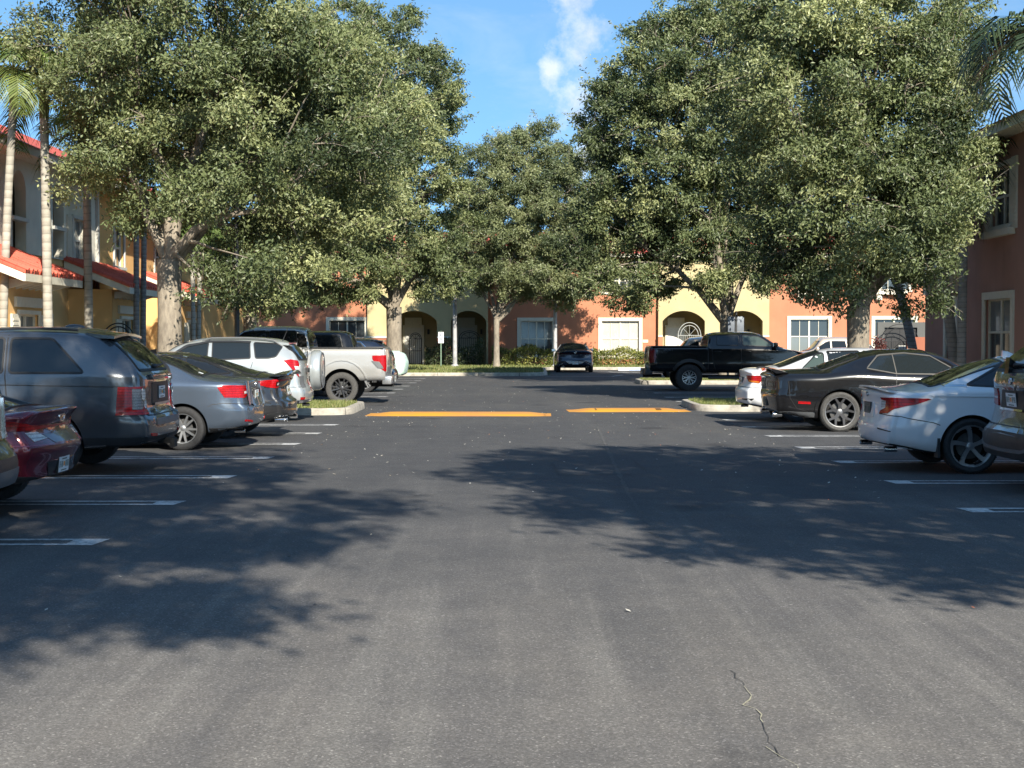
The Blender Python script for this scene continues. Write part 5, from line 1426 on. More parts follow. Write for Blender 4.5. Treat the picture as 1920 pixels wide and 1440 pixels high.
# ------------------------------------------------------------------ kerbs and grass
def grass_mat():
    m, nt, b = newmat('grass_blades')
    at = nt.nodes.new('ShaderNodeAttribute'); at.attribute_name = 'tone'
    nt.links.new(ramp(nt, at.outputs['Fac'], [(.0, (.07, .10, .022)), (.5, (.145, .17, .045)), (.85, (.23, .22, .075)), (1, (.30, .24, .12))]), b.inputs['Base Color'])
    b.inputs['Roughness'].default_value = .6
    return m
M['grass'] = grass_mat()
def grass(poly, z, n, h=(.04, .10), seed=1, wid=.010):
    rng = np.random.default_rng(seed)
    P = np.array(poly); lo, hi = P.min(0), P.max(0)
    pts = rng.uniform(lo, hi, (n, 2))
    ins = np.zeros(n, bool); j = len(P)-1
    for i in range(len(P)):
        c = ((P[i, 1] > pts[:, 1]) != (P[j, 1] > pts[:, 1])) & (pts[:, 0] < (P[j, 0]-P[i, 0])*(pts[:, 1]-P[i, 1])/(P[j, 1]-P[i, 1]+1e-12)+P[i, 0])
        ins ^= c; j = i
    pts = pts[ins]; n = len(pts)
    a = rng.uniform(0, 2*PI, n); hh = rng.uniform(*h, n); ln = rng.uniform(.1, .7, n)*hh
    b2 = rng.uniform(0, 2*PI, n)
    Q = np.zeros((n, 3, 3))
    Q[:, 0, 0] = pts[:, 0]-wid*np.cos(a); Q[:, 0, 1] = pts[:, 1]-wid*np.sin(a)
    Q[:, 1, 0] = pts[:, 0]+wid*np.cos(a); Q[:, 1, 1] = pts[:, 1]+wid*np.sin(a)
    Q[:, 2, 0] = pts[:, 0]+ln*np.cos(b2); Q[:, 2, 1] = pts[:, 1]+ln*np.sin(b2); Q[:, 2, 2] = hh
    Q[:, :, 2] += z
    tag(np_quads('grass', Q.reshape(-1, 3), n, M['grass'], None, 'tone', np.clip(rng.normal(.45, .25, n), 0, 1), quad=3), kind='stuff')
def offset_poly(poly, d):
    n = len(poly); out = []
    for i in range(n):
        a = Vector(poly[i-1]); p = Vector(poly[i]); c = Vector(poly[(i+1) % n])
        n1 = (p-a).normalized(); n2 = (c-p).normalized()
        k = Vector((-(n1.y+n2.y), n1.x+n2.x)); k = k/max(1e-6, k.length)*d/max(.35, math.cos(n1.angle(n2, 0)/2))
        out.append((p.x+k.x, p.y+k.y))
    return out
def island(poly, h=.15, kw=.17, n=9000, seed=1, gh=(.04, .10), wid=.010):
    """poly counter-clockwise; a kerb ring round a grass bed"""
    inner = offset_poly(poly, kw); soft = offset_poly(poly, .025)
    k = len(poly)
    V = [(x, y, 0) for x, y in poly]+[(x, y, h-.03) for x, y in offset_poly(poly, .008)]+[(x, y, h) for x, y in soft]+[(x, y, h) for x, y in inner]+[(x, y, h-.05) for x, y in inner]
    F = []
    for L in range(4):
        for i in range(k): F.append((L*k+i, L*k+(i+1) % k, (L+1)*k+(i+1) % k, (L+1)*k+i))
    tag(mesh_obj('kerb', V, F, M['concrete'], None, True, 30), kind='structure')
    sheet('planting_bed', inner, h-.03, M['soil'])
    grass(inner, h-.03, n, gh, seed, wid)
def rr_rect(x0, x1, y0, y1, r): return rnd([(x0, y0), (x1, y0), (x1, y1), (x0, y1)], r, 6)
island(rr_rect(-9.6, -3.45, 30.75, 34.6, .8), n=14000, seed=2)
island(rr_rect(4.25, 10.1, 32.25, 35.8, .8), n=14000, seed=3)
island(rr_rect(4.75, 10.1, 51.6, 54.4, .7), n=9000, seed=4)
far = [(-16, 63.6), (.6, 63.6), (1.4, 64.0), (1.75, 65.0), (1.9, 75.2), (2.2, 76.3), (24, 76.3), (24, 83.9), (-16, 83.9)]
island(far, n=60000, seed=5, gh=(.05, .13), wid=.022)
grass([(-13, 30), (-11.7, 30), (-11.7, 62), (-13, 62)], 0, 6000, (.05, .14), 6, .02)
grass([(11.5, 20), (13, 20), (13, 50), (11.5, 50)], 0, 6000, (.05, .14), 7, .02)

# ------------------------------------------------------------------ speed humps, wheel stop, poles, signs
def hump_mat():
    m, nt, b = newmat('yellow_hump_paint')
    v = coords(nt)
    f = noise(nt, coords(nt, 'Object', (.35, 2, 1)), 1.6, 4, .6)
    c = ramp(nt, f, [(.40, (.60, .29, .016)), (.56, (.53, .225, .055))])
    d = noise(nt, v, 30, 5, .7)
    nt.links.new(mix(nt, ramp(nt, d, [(.50, 0), (.75, .55)]), c, (.30, .17, .06)), b.inputs['Base Color'])
    b.inputs['Roughness'].default_value = .65
    bump(nt, b, noise(nt, v, 80, 2), .3, .004)
    return m
M['hump'] = hump_mat()
def speed_hump(label, x0, x1, y0, y1, h, rz):
    n = 26; mlen = 9
    V = []; F = []
    for i in range(n+1):
        t = i/n; x = (x1-x0)*(t-.5)
        e = min(1, min(t, 1-t)*(x1-x0)/.55); e = e*e*(3-2*e)
        for j in range(mlen):
            s = j/(mlen-1); y = (y1-y0)*(s-.5)*(1 if e > .2 else .9)
            V.append((x, y, .002+h*e*math.sin(PI*s)**.6))
    for i in range(n):
        for j in range(mlen-1): F.append((i*mlen+j, (i+1)*mlen+j, (i+1)*mlen+j+1, i*mlen+j+1))
    r = thing('speed_hump', label, 'speed hump', ((x0+x1)/2, (y0+y1)/2, 0), rz, 'yellow speed humps across the lane')
    mesh_obj('hump', V, F, M['hump'], r, True, 60)
    mb = MB()
    for sx in (-.28, .22, .235, .25) if x1-x0 < 3.5 else (.47,):
        xx = sx*(x1-x0); mb.add([(xx, -.5, .02+h*.55), (xx+.022, -.5, .02+h*.55), (xx+.022, -.1, .006+h), (xx, -.1, .006+h)], [(0, 1, 2, 3)])
    mb.build('joint', M['crack'], r, smooth=False)
speed_hump('longer yellow speed hump painted across the left side of the lane', gx(688, 30.9), gx(1034, 30.7), 30.35, 31.65, .06, -.022)
speed_hump('shorter yellow speed hump painted across the right side of the lane', gx(1064, 32.7), gx(1291, 32.7), 32.1, 33.3, .06, .03)
mb = MB(); mb.prism([(74.9, 0), (75.07, .0), (75.05, .13), (74.93, .13)], 'yz', 5.75, 7.55)
mb.m = 1; mb.prism([(74.897, .01), (75.073, .01), (75.052, .133), (74.925, .133)], 'yz', 6.3, 7.0)
tag(mb.build('wheel_stop', [simple('white_stop_paint', (.72, .74, .76), .7, var=.1), simple('blue_stop_paint', (.30, .42, .68), .7, var=.2)], smooth=False), 'white concrete wheel stop with a blue middle in front of the right hedge', 'wheel stop')
M['pole_grey'] = simple('pole_grey', (.36, .36, .36), .7, var=.35, vscale=3, bumps=.2)
M['pole_dark'] = simple('pole_bronze', (.020, .021, .022), .5, var=.3, vscale=5)
def light_pole(label, x, y, h, r, mat, two=False, z=0.0):
    t = thing('light_pole', label, 'light pole', (x, y, z), 0)
    mb = MB(); mb.tube([(0, 0, 0), (0, 0, h*.5), (0, 0, h)], [r, r*.85, r*.65], 12); mb.build('pole', mat, t)
    mb = MB(); mb.lathe([(r*2, 0), (r*2, .05), (r*1.3, .12), (r*1.05, .14)], n=16); mb.build('base', mat, t)
    mb = MB(); mb.tube([(0, 0, h-.1), (0, -.5, h+.05)], .03, 8); mb.build('arm', mat, t)
    mb = MB(); mb.box((0, -.75, h+.06), (.32, .62, .13), bev=.03); mb.build('lamp_head', M['pole_dark'], t)
light_pole('tall grey light pole standing in the grass beside the white parking sign', gx(853, 79), 79, 9.0, .125, M['pole_grey'], z=.12)
light_pole('mottled grey light pole rising behind the far dark saloon', gx(1041, 78), 78, 9.0, .11, M['pole_grey'], z=.12)
light_pole('dark bronze light pole in front of the silver pickup cab', gx(445, 32.8), 32.8, 7.5, .065, M['pole_dark'], z=.12)
# parking sign on its green post
t = thing('parking_sign', 'small white parking sign on a thin green post', 'sign', (gx(827, 78.6), 78.6, .12))
mb = MB(); mb.bb(-.028, .028, -.012, .012, 0, 2.0); mb.build('post', simple('green_post', (.16, .24, .17), .6, var=.15), t)
mb = MB(); mb.box((0, -.02, 1.62), (.30, .012, .62), bev=.004)
mb.m = 1
mb.lathe([(.085, -.0275), (.062, -.0275)], c=(0, 0, 1.70), axis='y', n=20)
mb.bb(-.02, .02, -.029, -.0265, 1.80, 1.85); mb.bb(-.03, .05, -.029, -.0265, 1.755, 1.775); mb.bb(-.03, .0, -.029, -.0265, 1.70, 1.80)
for zz in (1.55, 1.49, 1.41): mb.bb(-.09, .09, -.029, -.0265, zz, zz+.03)
mb.build('sign_plate', [M['plate'], simple('sign_blue', (.05, .07, .16), .5)], t, smooth=False)
# back of a square sign on the right island
t = thing('street_sign', 'square sign seen from its grey back on a dark post by the right hand trees', 'sign', (gx(1380, 51.9), 51.9, .12))
mb = MB(); mb.bb(-.035, .035, -.02, .02, 0, 2.55); mb.build('post', M['pole_dark'], t)
mb = MB(); mb.box((.0, .03, 2.05), (.58, .012, .62), bev=.005); mb.build('sign_plate', simple('sign_back', (.16, .18, .21), .5, metal=.3, var=.1), t)
# ------------------------------------------------------------------ buildings
def stucco(name, col, var=.10, stain=.25):
    m, nt, b = newmat(name)
    v = coords(nt)
    f = noise(nt, v, .7, 5, .6)
    g = noise(nt, coords(nt, 'Object', (2.5, 2.5, .25)), 1.3, 5, .65)
    c = ramp(nt, f, [(.3, tuple(x*(1-var) for x in col)), (.7, tuple(min(1, x*(1+var)) for x in col))])
    c = mix(nt, ramp(nt, g, [(.52, 0), (.85, stain)]), c, tuple(x*.62 for x in col))
    nt.links.new(c, b.inputs['Base Color'])
    b.inputs['Roughness'].default_value = .92
    bump(nt, b, noise(nt, v, 45, 4, .7), .35, .012)
    return m
M['orange'] = stucco('orange_stucco', (.445, .178, .098))
M['rust'] = stucco('rust_stucco', (.30, .105, .060))
M['yellow'] = stucco('cream_yellow_stucco', (.47, .385, .21))
M['mustard'] = stucco('mustard_stucco', (.74, .45, .18))
M['greywall'] = stucco('grey_stucco', (.72, .685, .57))
M['brown'] = stucco('brown_stucco', (.38, .205, .155), .12, .5)
M['porchshade'] = stucco('shaded_porch_stucco', (.36, .29, .16))  # cream yellow darkened so the porch shade sits in the colour
M['trim'] = simple('cream_trim', (.64, .60, .49), .7, var=.06, bumps=.15)
M['trimgrey'] = simple('grey_trim', (.58, .57, .52), .7, var=.08, bumps=.15)
M['whitedoor'] = simple('white_door', (.62, .61, .57), .5, var=.04)
M['blind'] = simple('pale_blinds', (.46, .455, .40), .35, var=.12, vscale=1.5, coat=.5)
M['pane'] = glass_mat('window_pane', (.045, .055, .06), .04)
M['pane_mid'] = glass_mat('window_pane_curtained', (.16, .18, .18), .05)
M['dark'] = simple('recess_shade', (.10, .085, .06), .9)
M['iron'] = simple('black_iron', (.012, .012, .013), .5)
M['ironwhite'] = simple('white_iron', (.40, .40, .37), .5)
def roof_mat():
    m, nt, b = newmat('red_roof_tiles')
    v = coords(nt)
    f = noise(nt, v, 1.2, 5, .6)
    wv = nt.nodes.new('ShaderNodeTexWave'); wv.bands_direction = 'Y'; wv.inputs['Scale'].default_value = 1.55; wv.inputs['Distortion'].default_value = .2
    nt.links.new(v, wv.inputs['Vector'])
    wx = nt.nodes.new('ShaderNodeTexWave'); wx.bands_direction = 'X'; wx.inputs['Scale'].default_value = 1.1; wx.wave_profile = 'SAW'
    nt.links.new(v, wx.inputs['Vector'])
    c = ramp(nt, f, [(.3, (.50, .085, .05)), (.7, (.62, .13, .08))])
    c = mix(nt, ramp(nt, wx.outputs['Fac'], [(.0, .55), (.10, 0)]), c, (.22, .03, .02))
    nt.links.new(c, b.inputs['Base Color']); b.inputs['Roughness'].default_value = .6
    bump(nt, b, math_(nt, 'ADD', wv.outputs['Fac'], math_(nt, 'MULTIPLY', wx.outputs['Fac'], .5)), .8, .05)
    return m
M['roof'] = roof_mat()
Z3 = Vector((0, 0, 1))
def panel(name, root, mat, P0, U, Nn, w, h, opens=(), reveal=.22, v0=0.0, rmat=None):
    """flat wall of width w and height h (from v0) with openings cut through and their reveals"""
    P0 = Vector(P0); U = Vector(U); Nn = Vector(Nn)
    pts = [Vector((0, v0)), Vector((w, v0)), Vector((w, h)), Vector((0, h))]; E = [(0, 1), (1, 2), (2, 3), (3, 0)]
    for o in opens:
        b = len(pts); pts += [Vector(q) for q in o]
        E += [(b+i, b+(i+1) % len(o)) for i in range(len(o))]
    r = delaunay_2d_cdt(pts, E, [], 1, 1e-5)
    def inside(q, o):
        c = False; j = len(o)-1
        for i in range(len(o)):
            if (o[i][1] > q.y) != (o[j][1] > q.y) and q.x < (o[j][0]-o[i][0])*(q.y-o[i][1])/(o[j][1]-o[i][1])+o[i][0]: c = not c
            j = i
        return c
    V = [P0+U*q.x+Z3*q.y for q in r[0]]; F = []
    for f in r[2]:
        c = sum((r[0][i] for i in f), Vector((0, 0)))/len(f)
        if any(inside(c, o) for o in opens): continue
        f = list(f)
        nn = (V[f[1]]-V[f[0]]).cross(V[f[2]]-V[f[0]])
        if nn.dot(Nn) < 0: f.reverse()
        F.append(f)
    for o in opens:
        b = len(V)
        V += [P0+U*q[0]+Z3*q[1] for q in o]+[P0+U*q[0]+Z3*q[1]-Nn*reveal for q in o]
        k = len(o)
        for i in range(k): F.append((b+i, b+(i+1) % k, b+k+(i+1) % k, b+k+i))
    return mesh_obj(name, V, F, mat, root, False)
def arch_poly(u0, u1, vs, va, vb=0.0, n=14):
    """opening with a shallow arch: springing height vs, apex va"""
    w = (u1-u0)/2; c = (u0+u1)/2; hgt = va-vs
    R = (w*w+hgt*hgt)/(2*hgt); a = math.asin(min(1, w/R))
    if hgt > w: a = PI-a
    P = [(u0, vb), (u1, vb)]
    for i in range(n+1):
        t = a-2*a*i/n
        P.append((c+R*math.sin(t), va-R+R*math.cos(t)))
    return P
def rect(u0, u1, v0, v1): return [(u0, v0), (u1, v0), (u1, v1), (u0, v1)]
def window_unit(root, P0, U, Nn, u0, u1, v0, v1, reveal=.16, trim=.14, pane='pane', tmat='trim', nx=2, ny=2, sub=2, sill=True, top_pane=None):
    P0 = Vector(P0); U = Vector(U); Nn = Vector(Nn)
    mb = MB()
    def q(a, b, c, d, n0, n1):
        V = [P0+U*x+Z3*z+Nn*n for n in (n0, n1) for x, z in ((a, c), (b, c), (b, d), (a, d))]
        mb.add(V, [(3, 2, 1, 0), (4, 5, 6, 7), (0, 1, 5, 4), (1, 2, 6, 5), (2, 3, 7, 6), (3, 0, 4, 7)])
    t = trim
    q(u0-t, u1+t, v1, v1+t, -.02, .055); q(u0-t, u0, v0, v1, -.02, .05); q(u1, u1+t, v0, v1, -.02, .05)
    if sill: q(u0-t-.03, u1+t+.03, v0-.10, v0, -.02, .085)
    o = mb.build('window', M[tmat], root, smooth=False)
    mb = MB()
    f = .045; d0, d1 = -reveal+.02, -reveal+.07
    q(u0, u0+f, v0, v1, d0, d1); q(u1-f, u1, v0, v1, d0, d1); q(u0+f, u1-f, v0, v0+f, d0, d1); q(u0+f, u1-f, v1-f, v1, d0, d1)
    for i in range(1, nx):
        x = u0+(u1-u0)*i/nx; q(x-.045, x+.045, v0+f, v1-f, d0, d1-.003)
    for i in range(nx*sub):
        if sub > 1 and i % sub:
            x = u0+(u1-u0)*i/(nx*sub); q(x-.014, x+.014, v0+f, v1-f, d0, d1-.012)
    for j in range(1, ny):
        z = v0+(v1-v0)*j/ny; q(u0+f, u1-f, z-.03, z+.03, d0, d1-.006)
    mb.build('window_frame', M['trim'] if tmat == 'trim' else M['trimgrey'], o, smooth=False)
    mb = MB()
    zm_ = v0+(v1-v0)/ny if top_pane else v1
    q(u0, u1, v0, zm_, -reveal-.01, -reveal+.022)
    if top_pane: mb.m = 1; q(u0, u1, zm_, v1, -reveal-.01, -reveal+.022)
    mb.build('pane', [M[pane], M[top_pane or pane]], o, smooth=False)
    return o
def box_part(name, root, mat, *a, bev=0.0):
    mb = MB(); mb.bb(*a, bev=bev); return mb.build(name, mat, root, smooth=bool(bev))

# ---- far building: orange and cream townhouses, front at Y = 84
FY = 84.0; K = FY/FPX
def fx(px): return (px-CX)*K
def fz(py): return CAMZ-(py-HZ)*K
far_b = thing('townhouse_row', 'two storey orange and cream townhouse row with arched porches closing the far end', 'building', (0, FY, 0))
FU, FN = (1, 0, 0), (0, -1, 0)
def fwall(name, mat, x0, x1, opens=(), z1=6.5, y=0.0, rev=.24, z0=0.0):
    return panel(name, far_b, M[mat], (x0, y, 0), FU, FN, x1-x0, z1, [[(u-x0, v) for u, v in o] for o in opens], rev, z0)
secs = [('orange', -22, fx(690)), ('yellow', fx(690), fx(915)), ('orange', fx(915), fx(1233)), ('yellow', fx(1233), fx(1440)), ('orange', fx(1440), 34)]
wins = [(0, fx(618), fx(684), .75, fz(601), 'pane', None), (2, fx(976), fx(1036), .62, fz(602), 'pane', 'pane_mid'), (2, fx(1128), fx(1198), .62, fz(602), 'blind', 'blind'),
        (4, fx(1482), fx(1553), .80, fz(599), 'pane_mid', 'pane'), (4, fx(1640), fx(1714), .80, fz(599), 'pane', 'pane')]
upw = [(0, -13.5, -11.7, 4.4, 5.8), (2, .8, 2.6, 4.4, 5.8), (2, 5.6, 7.4, 4.4, 5.8), (4, 17.2, 18.7, 4.55, 5.9), (4, 22.0, 23.6, 4.55, 5.9)]
arches = [(1, fx(735), fx(820)), (1, fx(846), fx(912)), (3, fx(1241), fx(1320)), (3, fx(1352), fx(1428))]
for i, (mt, x0, x1) in enumerate(secs):
    dy = -.35 if mt == 'yellow' else 0.0
    ops = [rect(w_[1], w_[2], w_[3], w_[4]) for w_ in wins if w_[0] == i]+[rect(*w_[1:]) for w_ in upw if w_[0] == i]
    ar = [arch_poly(a[1], a[2], 2.72, fz(583), 0.0) for a in arches if a[0] == i]
    if mt == 'yellow':
        fwall('wall', 'yellow', x0, x1, ops+ar, 7.2, dy, .3)
        box_part('wall_return', far_b, M['yellow'], x0, x0+.02, dy+.003, -.002, 0, 7.2); box_part('wall_return', far_b, M['yellow'], x1-.02, x1, dy+.003, -.002, 0, 7.2)
    else:
        fwall('wall', 'orange', x0, x1, ops, 6.5, dy)
for i, u0, u1, v0, v1, pn, tp in wins: window_unit(far_b, (0, 0, 0), FU, FN, u0, u1, v0, v1, .16, .20, pn, 'trim', 2, 2, 2, True, tp)
for i, u0, u1, v0, v1 in upw: window_unit(far_b, (0, 0, 0), FU, FN, u0, u1, v0, v1, .16, .16, 'pane')
# porch rooms behind the arches, rust dado between and beside them
for i, a0, a1 in arches:
    pd = 1.9
    mb = MB()
    x0, x1 = a0-.25, a1+.25
    y0 = -.05
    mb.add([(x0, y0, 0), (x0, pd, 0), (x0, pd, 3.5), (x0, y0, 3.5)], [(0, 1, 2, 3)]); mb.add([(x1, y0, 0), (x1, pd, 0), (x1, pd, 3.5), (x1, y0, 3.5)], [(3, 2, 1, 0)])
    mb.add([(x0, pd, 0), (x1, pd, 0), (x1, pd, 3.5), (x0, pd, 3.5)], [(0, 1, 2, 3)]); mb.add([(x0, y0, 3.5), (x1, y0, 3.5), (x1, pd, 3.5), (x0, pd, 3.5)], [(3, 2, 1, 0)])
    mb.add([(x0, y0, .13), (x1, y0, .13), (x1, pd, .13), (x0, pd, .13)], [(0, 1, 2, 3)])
    mb.build('porch', M['porchshade'], far_b, smooth=False)
    c = (a0+a1)/2-.15
    d = box_part('door', far_b, M['whitedoor'], c-.55, c+.45, pd-.08, pd-.003, .14, 2.35)
    mb = MB(); mb.bb(c-.70, c-.551, pd-.11, pd-.004, .14, 2.5); mb.bb(c+.451, c+.60, pd-.11, pd-.004, .14, 2.5); mb.bb(c-.551, c+.451, pd-.11, pd-.004, 2.351, 2.5); mb.bb(c-.56, c+.46, pd-.10, pd-.004, 2.5, 2.95)
    mb.build('door_frame', M['trim'], d, smooth=False)
    mb = MB(); mb.ball((c+.36, pd-.13, 1.1), .04); mb.build('handle', M['chrome'], d)
    box_part('porch_light', far_b, M['iron'], c+.8, c+.92, pd-.16, pd-.003, 1.95, 2.25)
for x0, x1 in ((fx(820)+.003, fx(846)-.003), (fx(690), fx(735)-.003)):
    box_part('dado', far_b, M['rust'], x0, x1, -.40, -.352, 0, 1.72); box_part('dado_cap', far_b, M['trimgrey'], x0, x1, -.43, -.353, 1.721, 1.82)
for x0, x1 in ((fx(1233), fx(1241)-.003), (fx(1320)+.003, fx(1352)-.003), (fx(1428)+.003, fx(1440))):
    box_part('dado', far_b, M['orange'], x0, x1, -.40, -.352, 0, 1.78); box_part('dado_cap', far_b, M['trim'], x0, x1, -.43, -.353, 1.781, 1.88)
for x in (fx(1521), fx(1668)):
    box_part('window_ledge', far_b, M['trim'], x-.95, x+.95, -.36, -.003, 4.28, 4.44, bev=.02)
    for s in (-.68, .68): box_part('ledge_bracket', far_b, M['trim'], x+s-.16, x+s+.16, -.26, -.004, 3.95, 4.279, bev=.02)
mb = MB(); mb.bb(-22, 34, -.75, -.55, 6.45, 6.68); mb.build('fascia', M['trim'], far_b, smooth=False)
mb = MB(); mb.add([(-22.3, -.8, 6.66), (34.3, -.8, 6.66), (34.3, 7, 8.5), (-22.3, 7, 8.5)], [(0, 1, 2, 3)]); mb.add([(-22.3, 7, 8.5), (34.3, 7, 8.5), (34.3, 14, 6.6), (-22.3, 14, 6.6)], [(0, 1, 2, 3)])
mb.build('roof', M['roof'], far_b, smooth=False)
mb = MB(); mb.add([(-22.3, -.8, 6.60), (34.3, -.8, 6.60), (34.3, .2, 6.60), (-22.3, .2, 6.60)], [(3, 2, 1, 0)]); mb.build('soffit', M['trim'], far_b, smooth=False)
mb = MB(); mb.bb(-21.9, 33.9, 2.4, 13, 0, 6.55); mb.build('rear_block', M['orange'], far_b, smooth=False)
for (x, l) in ((fx(1210), 'pale'), (fx(1425), 'pale')):
    box_part('house_number', far_b, M['trim'], x-.16, x+.16, -.03 if x < 9 else -.38, -.004 if x < 9 else -.354, 1.45, 1.62)

def gate(label, x0, x1, y, z, h, arch, mat, name='iron_gate', rz=0.0):
    w = x1-x0
    t = thing(name, label, 'gate', ((x0+x1)/2, y, z), rz)
    mb = MB(); n = max(5, int(w/.11))
    for i in range(n+1):
        x = -w/2+w*i/n; k = math.sqrt(max(0, 1-(2*x/w)**2))
        mb.tube([(x, 0, .06), (x, 0, h)], .011, 5)
    mb.build('bars', M[mat], t)
    mb = MB()
    for zz in (.1, h*.55, h): mb.tube([(-w/2, 0, zz), (w/2, 0, zz)], .018, 6)
    for s in (-1, 1): mb.tube([(s*w/2, 0, 0), (s*w/2, 0, h+.05)], .028, 8)
    mb.build('frame', M[mat], t)
    mb = MB()
    for rr in (1.0, .78): mb.tube([(-w/2*rr*math.cos(PI*i/16), 0, h+arch*rr*math.sin(PI*i/16)) for i in range(17)], .020, 6)
    for i in (4, 8, 12): mb.tube([(-w/2*.78*math.cos(PI*i/16), 0, h+arch*.78*math.sin(PI*i/16)), (0, 0, h)], .010, 5)
    mb.build('arched_top', M[mat], t)
gate('black iron gate inside the leftmost arched porch', fx(770), fx(792), FY-.9, .12, 1.55, .35, 'iron')
gate('black iron gate with an arched top before the porch behind the grey light pole', fx(862), fx(900), FY-.9, .12, 1.6, .42, 'iron')
gate('white iron gate with an arched top before the sunlit cream porch', fx(1268), fx(1310), FY-.9, .12, 1.75, .75, 'ironwhite')
gate('black iron gate with a half round top behind the large grey suv', gx(194, 40), gx(252, 40), 40, 0, 1.65, .45, 'iron')
# entry porch by the right hand oak, its shade put in as colour
t = thing('shaded_entry', 'entry porch coloured dark for shade with a black gate opening beside the brown building', 'wall', (gx(1690, 67), 67, 0))
mb = MB(); mb.bb(-1.15, -.82, -.1, .1, 0, 2.45); mb.bb(.72, 1.3, -.1, .1, 0, 2.45); mb.bb(-.82, .72, -.1, .1, 2.2, 2.45); mb.build('wall', stucco('entry_shade_stucco', (.10, .10, .095)), t, smooth=False)
mb = MB(); mb.bb(-.82, .72, .02, .08, 0, 2.2); mb.build('opening', M['iron'], t, smooth=False)  # black panel in place of the shade in the opening
mb = MB(); mb.bb(-.2, .5, -.22, -.11, .95, 1.35, bev=.01); mb.build('meter_box', M['trimgrey'], t)
gate('black iron gate in front of the shade coloured entry porch', gx(1652, 66.4), gx(1722, 66.4), 66.4, 0, 1.55, .8, 'iron')
tag(mesh_obj('low_wall', *(lambda m: (m.V, m.F))(MB().bb(gx(1700, 66), gx(1738, 66), 65.9, 66.1, 0, 1.75)), M['rust'], None, False), 'low rust coloured wall at the foot of the brown building', 'wall')

# ---- left building: facade along X = -13
left_b = thing('townhouse', 'mustard and grey townhouse with red porch roofs along the left side', 'building', (-13, 0, 0))
LU, LN = (0, 1, 0), (1, 0, 0)
def lwall(name, mat, y0, y1, z0, z1, opens=(), x=0.0, rev=.3):
    return panel(name, left_b, M[mat], (x, y0, 0), LU, LN, y1-y0, z1, [[(u-y0, v) for u, v in o] for o in opens], rev, z0)
lwall('lower_wall', 'mustard', 12, 70, 0, 3.95)
arcs = [(28.6, 29.6), (33.0, 34.0), (37.2, 38.25), (40.5, 41.5)]
ops = [arch_poly(a, b_, 5.65, 6.12, 3.98) for a, b_ in arcs]
ops.append(rect(42.3, 43.4, 4.0, 5.25))
lwall('upper_wall', 'greywall', 12, 44.6, 3.95, 6.45, ops, .03)
lwall('upper_wall', 'mustard', 44.6, 70, 3.95, 6.45, [rect(47.6, 48.8, 4.1, 5.4), rect(53, 54.2, 4.1, 5.4)], -.22)
box_part('wall_return', left_b, M['greywall'], -.22, .03, 44.602, 44.64, 3.95, 6.45)
for a, b_ in arcs:
    box_part('balcony_shade', left_b, M['dark'], -1.2, -.32, a-.1, b_+.1, 3.9, 6.3)  # solid dark box gives the arch its shade by colour
    mb = MB(); mb.bb(-.12, .10, a-.06, b_+.06, 4.78, 4.88); mb.build('balcony_rail', M['trimgrey'], left_b, smooth=False)
P0 = (.03, 0, 0)
window_unit(left_b, P0, LU, LN, 42.3, 43.4, 4.0, 5.25, .16, .10, 'pane_mid', 'trimgrey', 2, 2, 1)
for y in (41.9, 43.85):
    mb = MB(); mb.bb(.035, .085, y-.20, y+.20, 4.0, 5.3)
    for k in range(12): mb.bb(.085, .098, y-.15, y+.15, 4.08+.1*k, 4.13+.1*k)
    mb.build('shutter', M['trim'], left_b, smooth=False)
mb = MB(); mb.bb(.035, .16, 41.9, 43.8, 3.72, 3.86); mb.build('window_ledge', M['trimgrey'], left_b, smooth=False)
for u in (47.6, 53): window_unit(left_b, (-.22, 0, 0), LU, LN, u, u+1.2, 4.1, 5.4, .16, .10, 'pane', 'trimgrey', 2, 2, 1)
mb = MB(); mb.bb(-.02, .12, 44.66, 44.78, 0, 6.4); mb.build('downspout', M['trimgrey'], left_b, smooth=False)
mb = MB(); mb.bb(.62, .72, 12, 70.4, 6.38, 6.62); mb.build('fascia', M['trim'], left_b, smooth=False)
mb = MB(); mb.add([(0, 12, 6.40), (.7, 12, 6.40), (.7, 70.4, 6.40), (0, 70.4, 6.40)], [(0, 3, 2, 1)]); mb.build('soffit', M['trim'], left_b, smooth=False)
mb = MB()
mb.add([(.78, 11.6, 6.60), (.78, 70.8, 6.60), (-3.6, 66, 8.65), (-3.6, 16, 8.65)], [(0, 1, 2, 3)]); mb.add([(-3.6, 16, 8.65), (-3.6, 66, 8.65), (-8.2, 70.8, 6.6), (-8.2, 11.6, 6.6)], [(0, 1, 2, 3)])
mb.add([(.78, 11.6, 6.60), (-3.6, 16, 8.65), (-8.2, 11.6, 6.6)], [(0, 1, 2)]); mb.add([(.78, 70.8, 6.60), (-8.2, 70.8, 6.6), (-3.6, 66, 8.65)], [(0, 1, 2)])
mb.build('roof', M['roof'], left_b, smooth=False)
mb = MB(); mb.bb(-8, -1.25, 12.05, 69.9, 0, 6.5); mb.build('rear_block', M['mustard'], left_b, smooth=False)
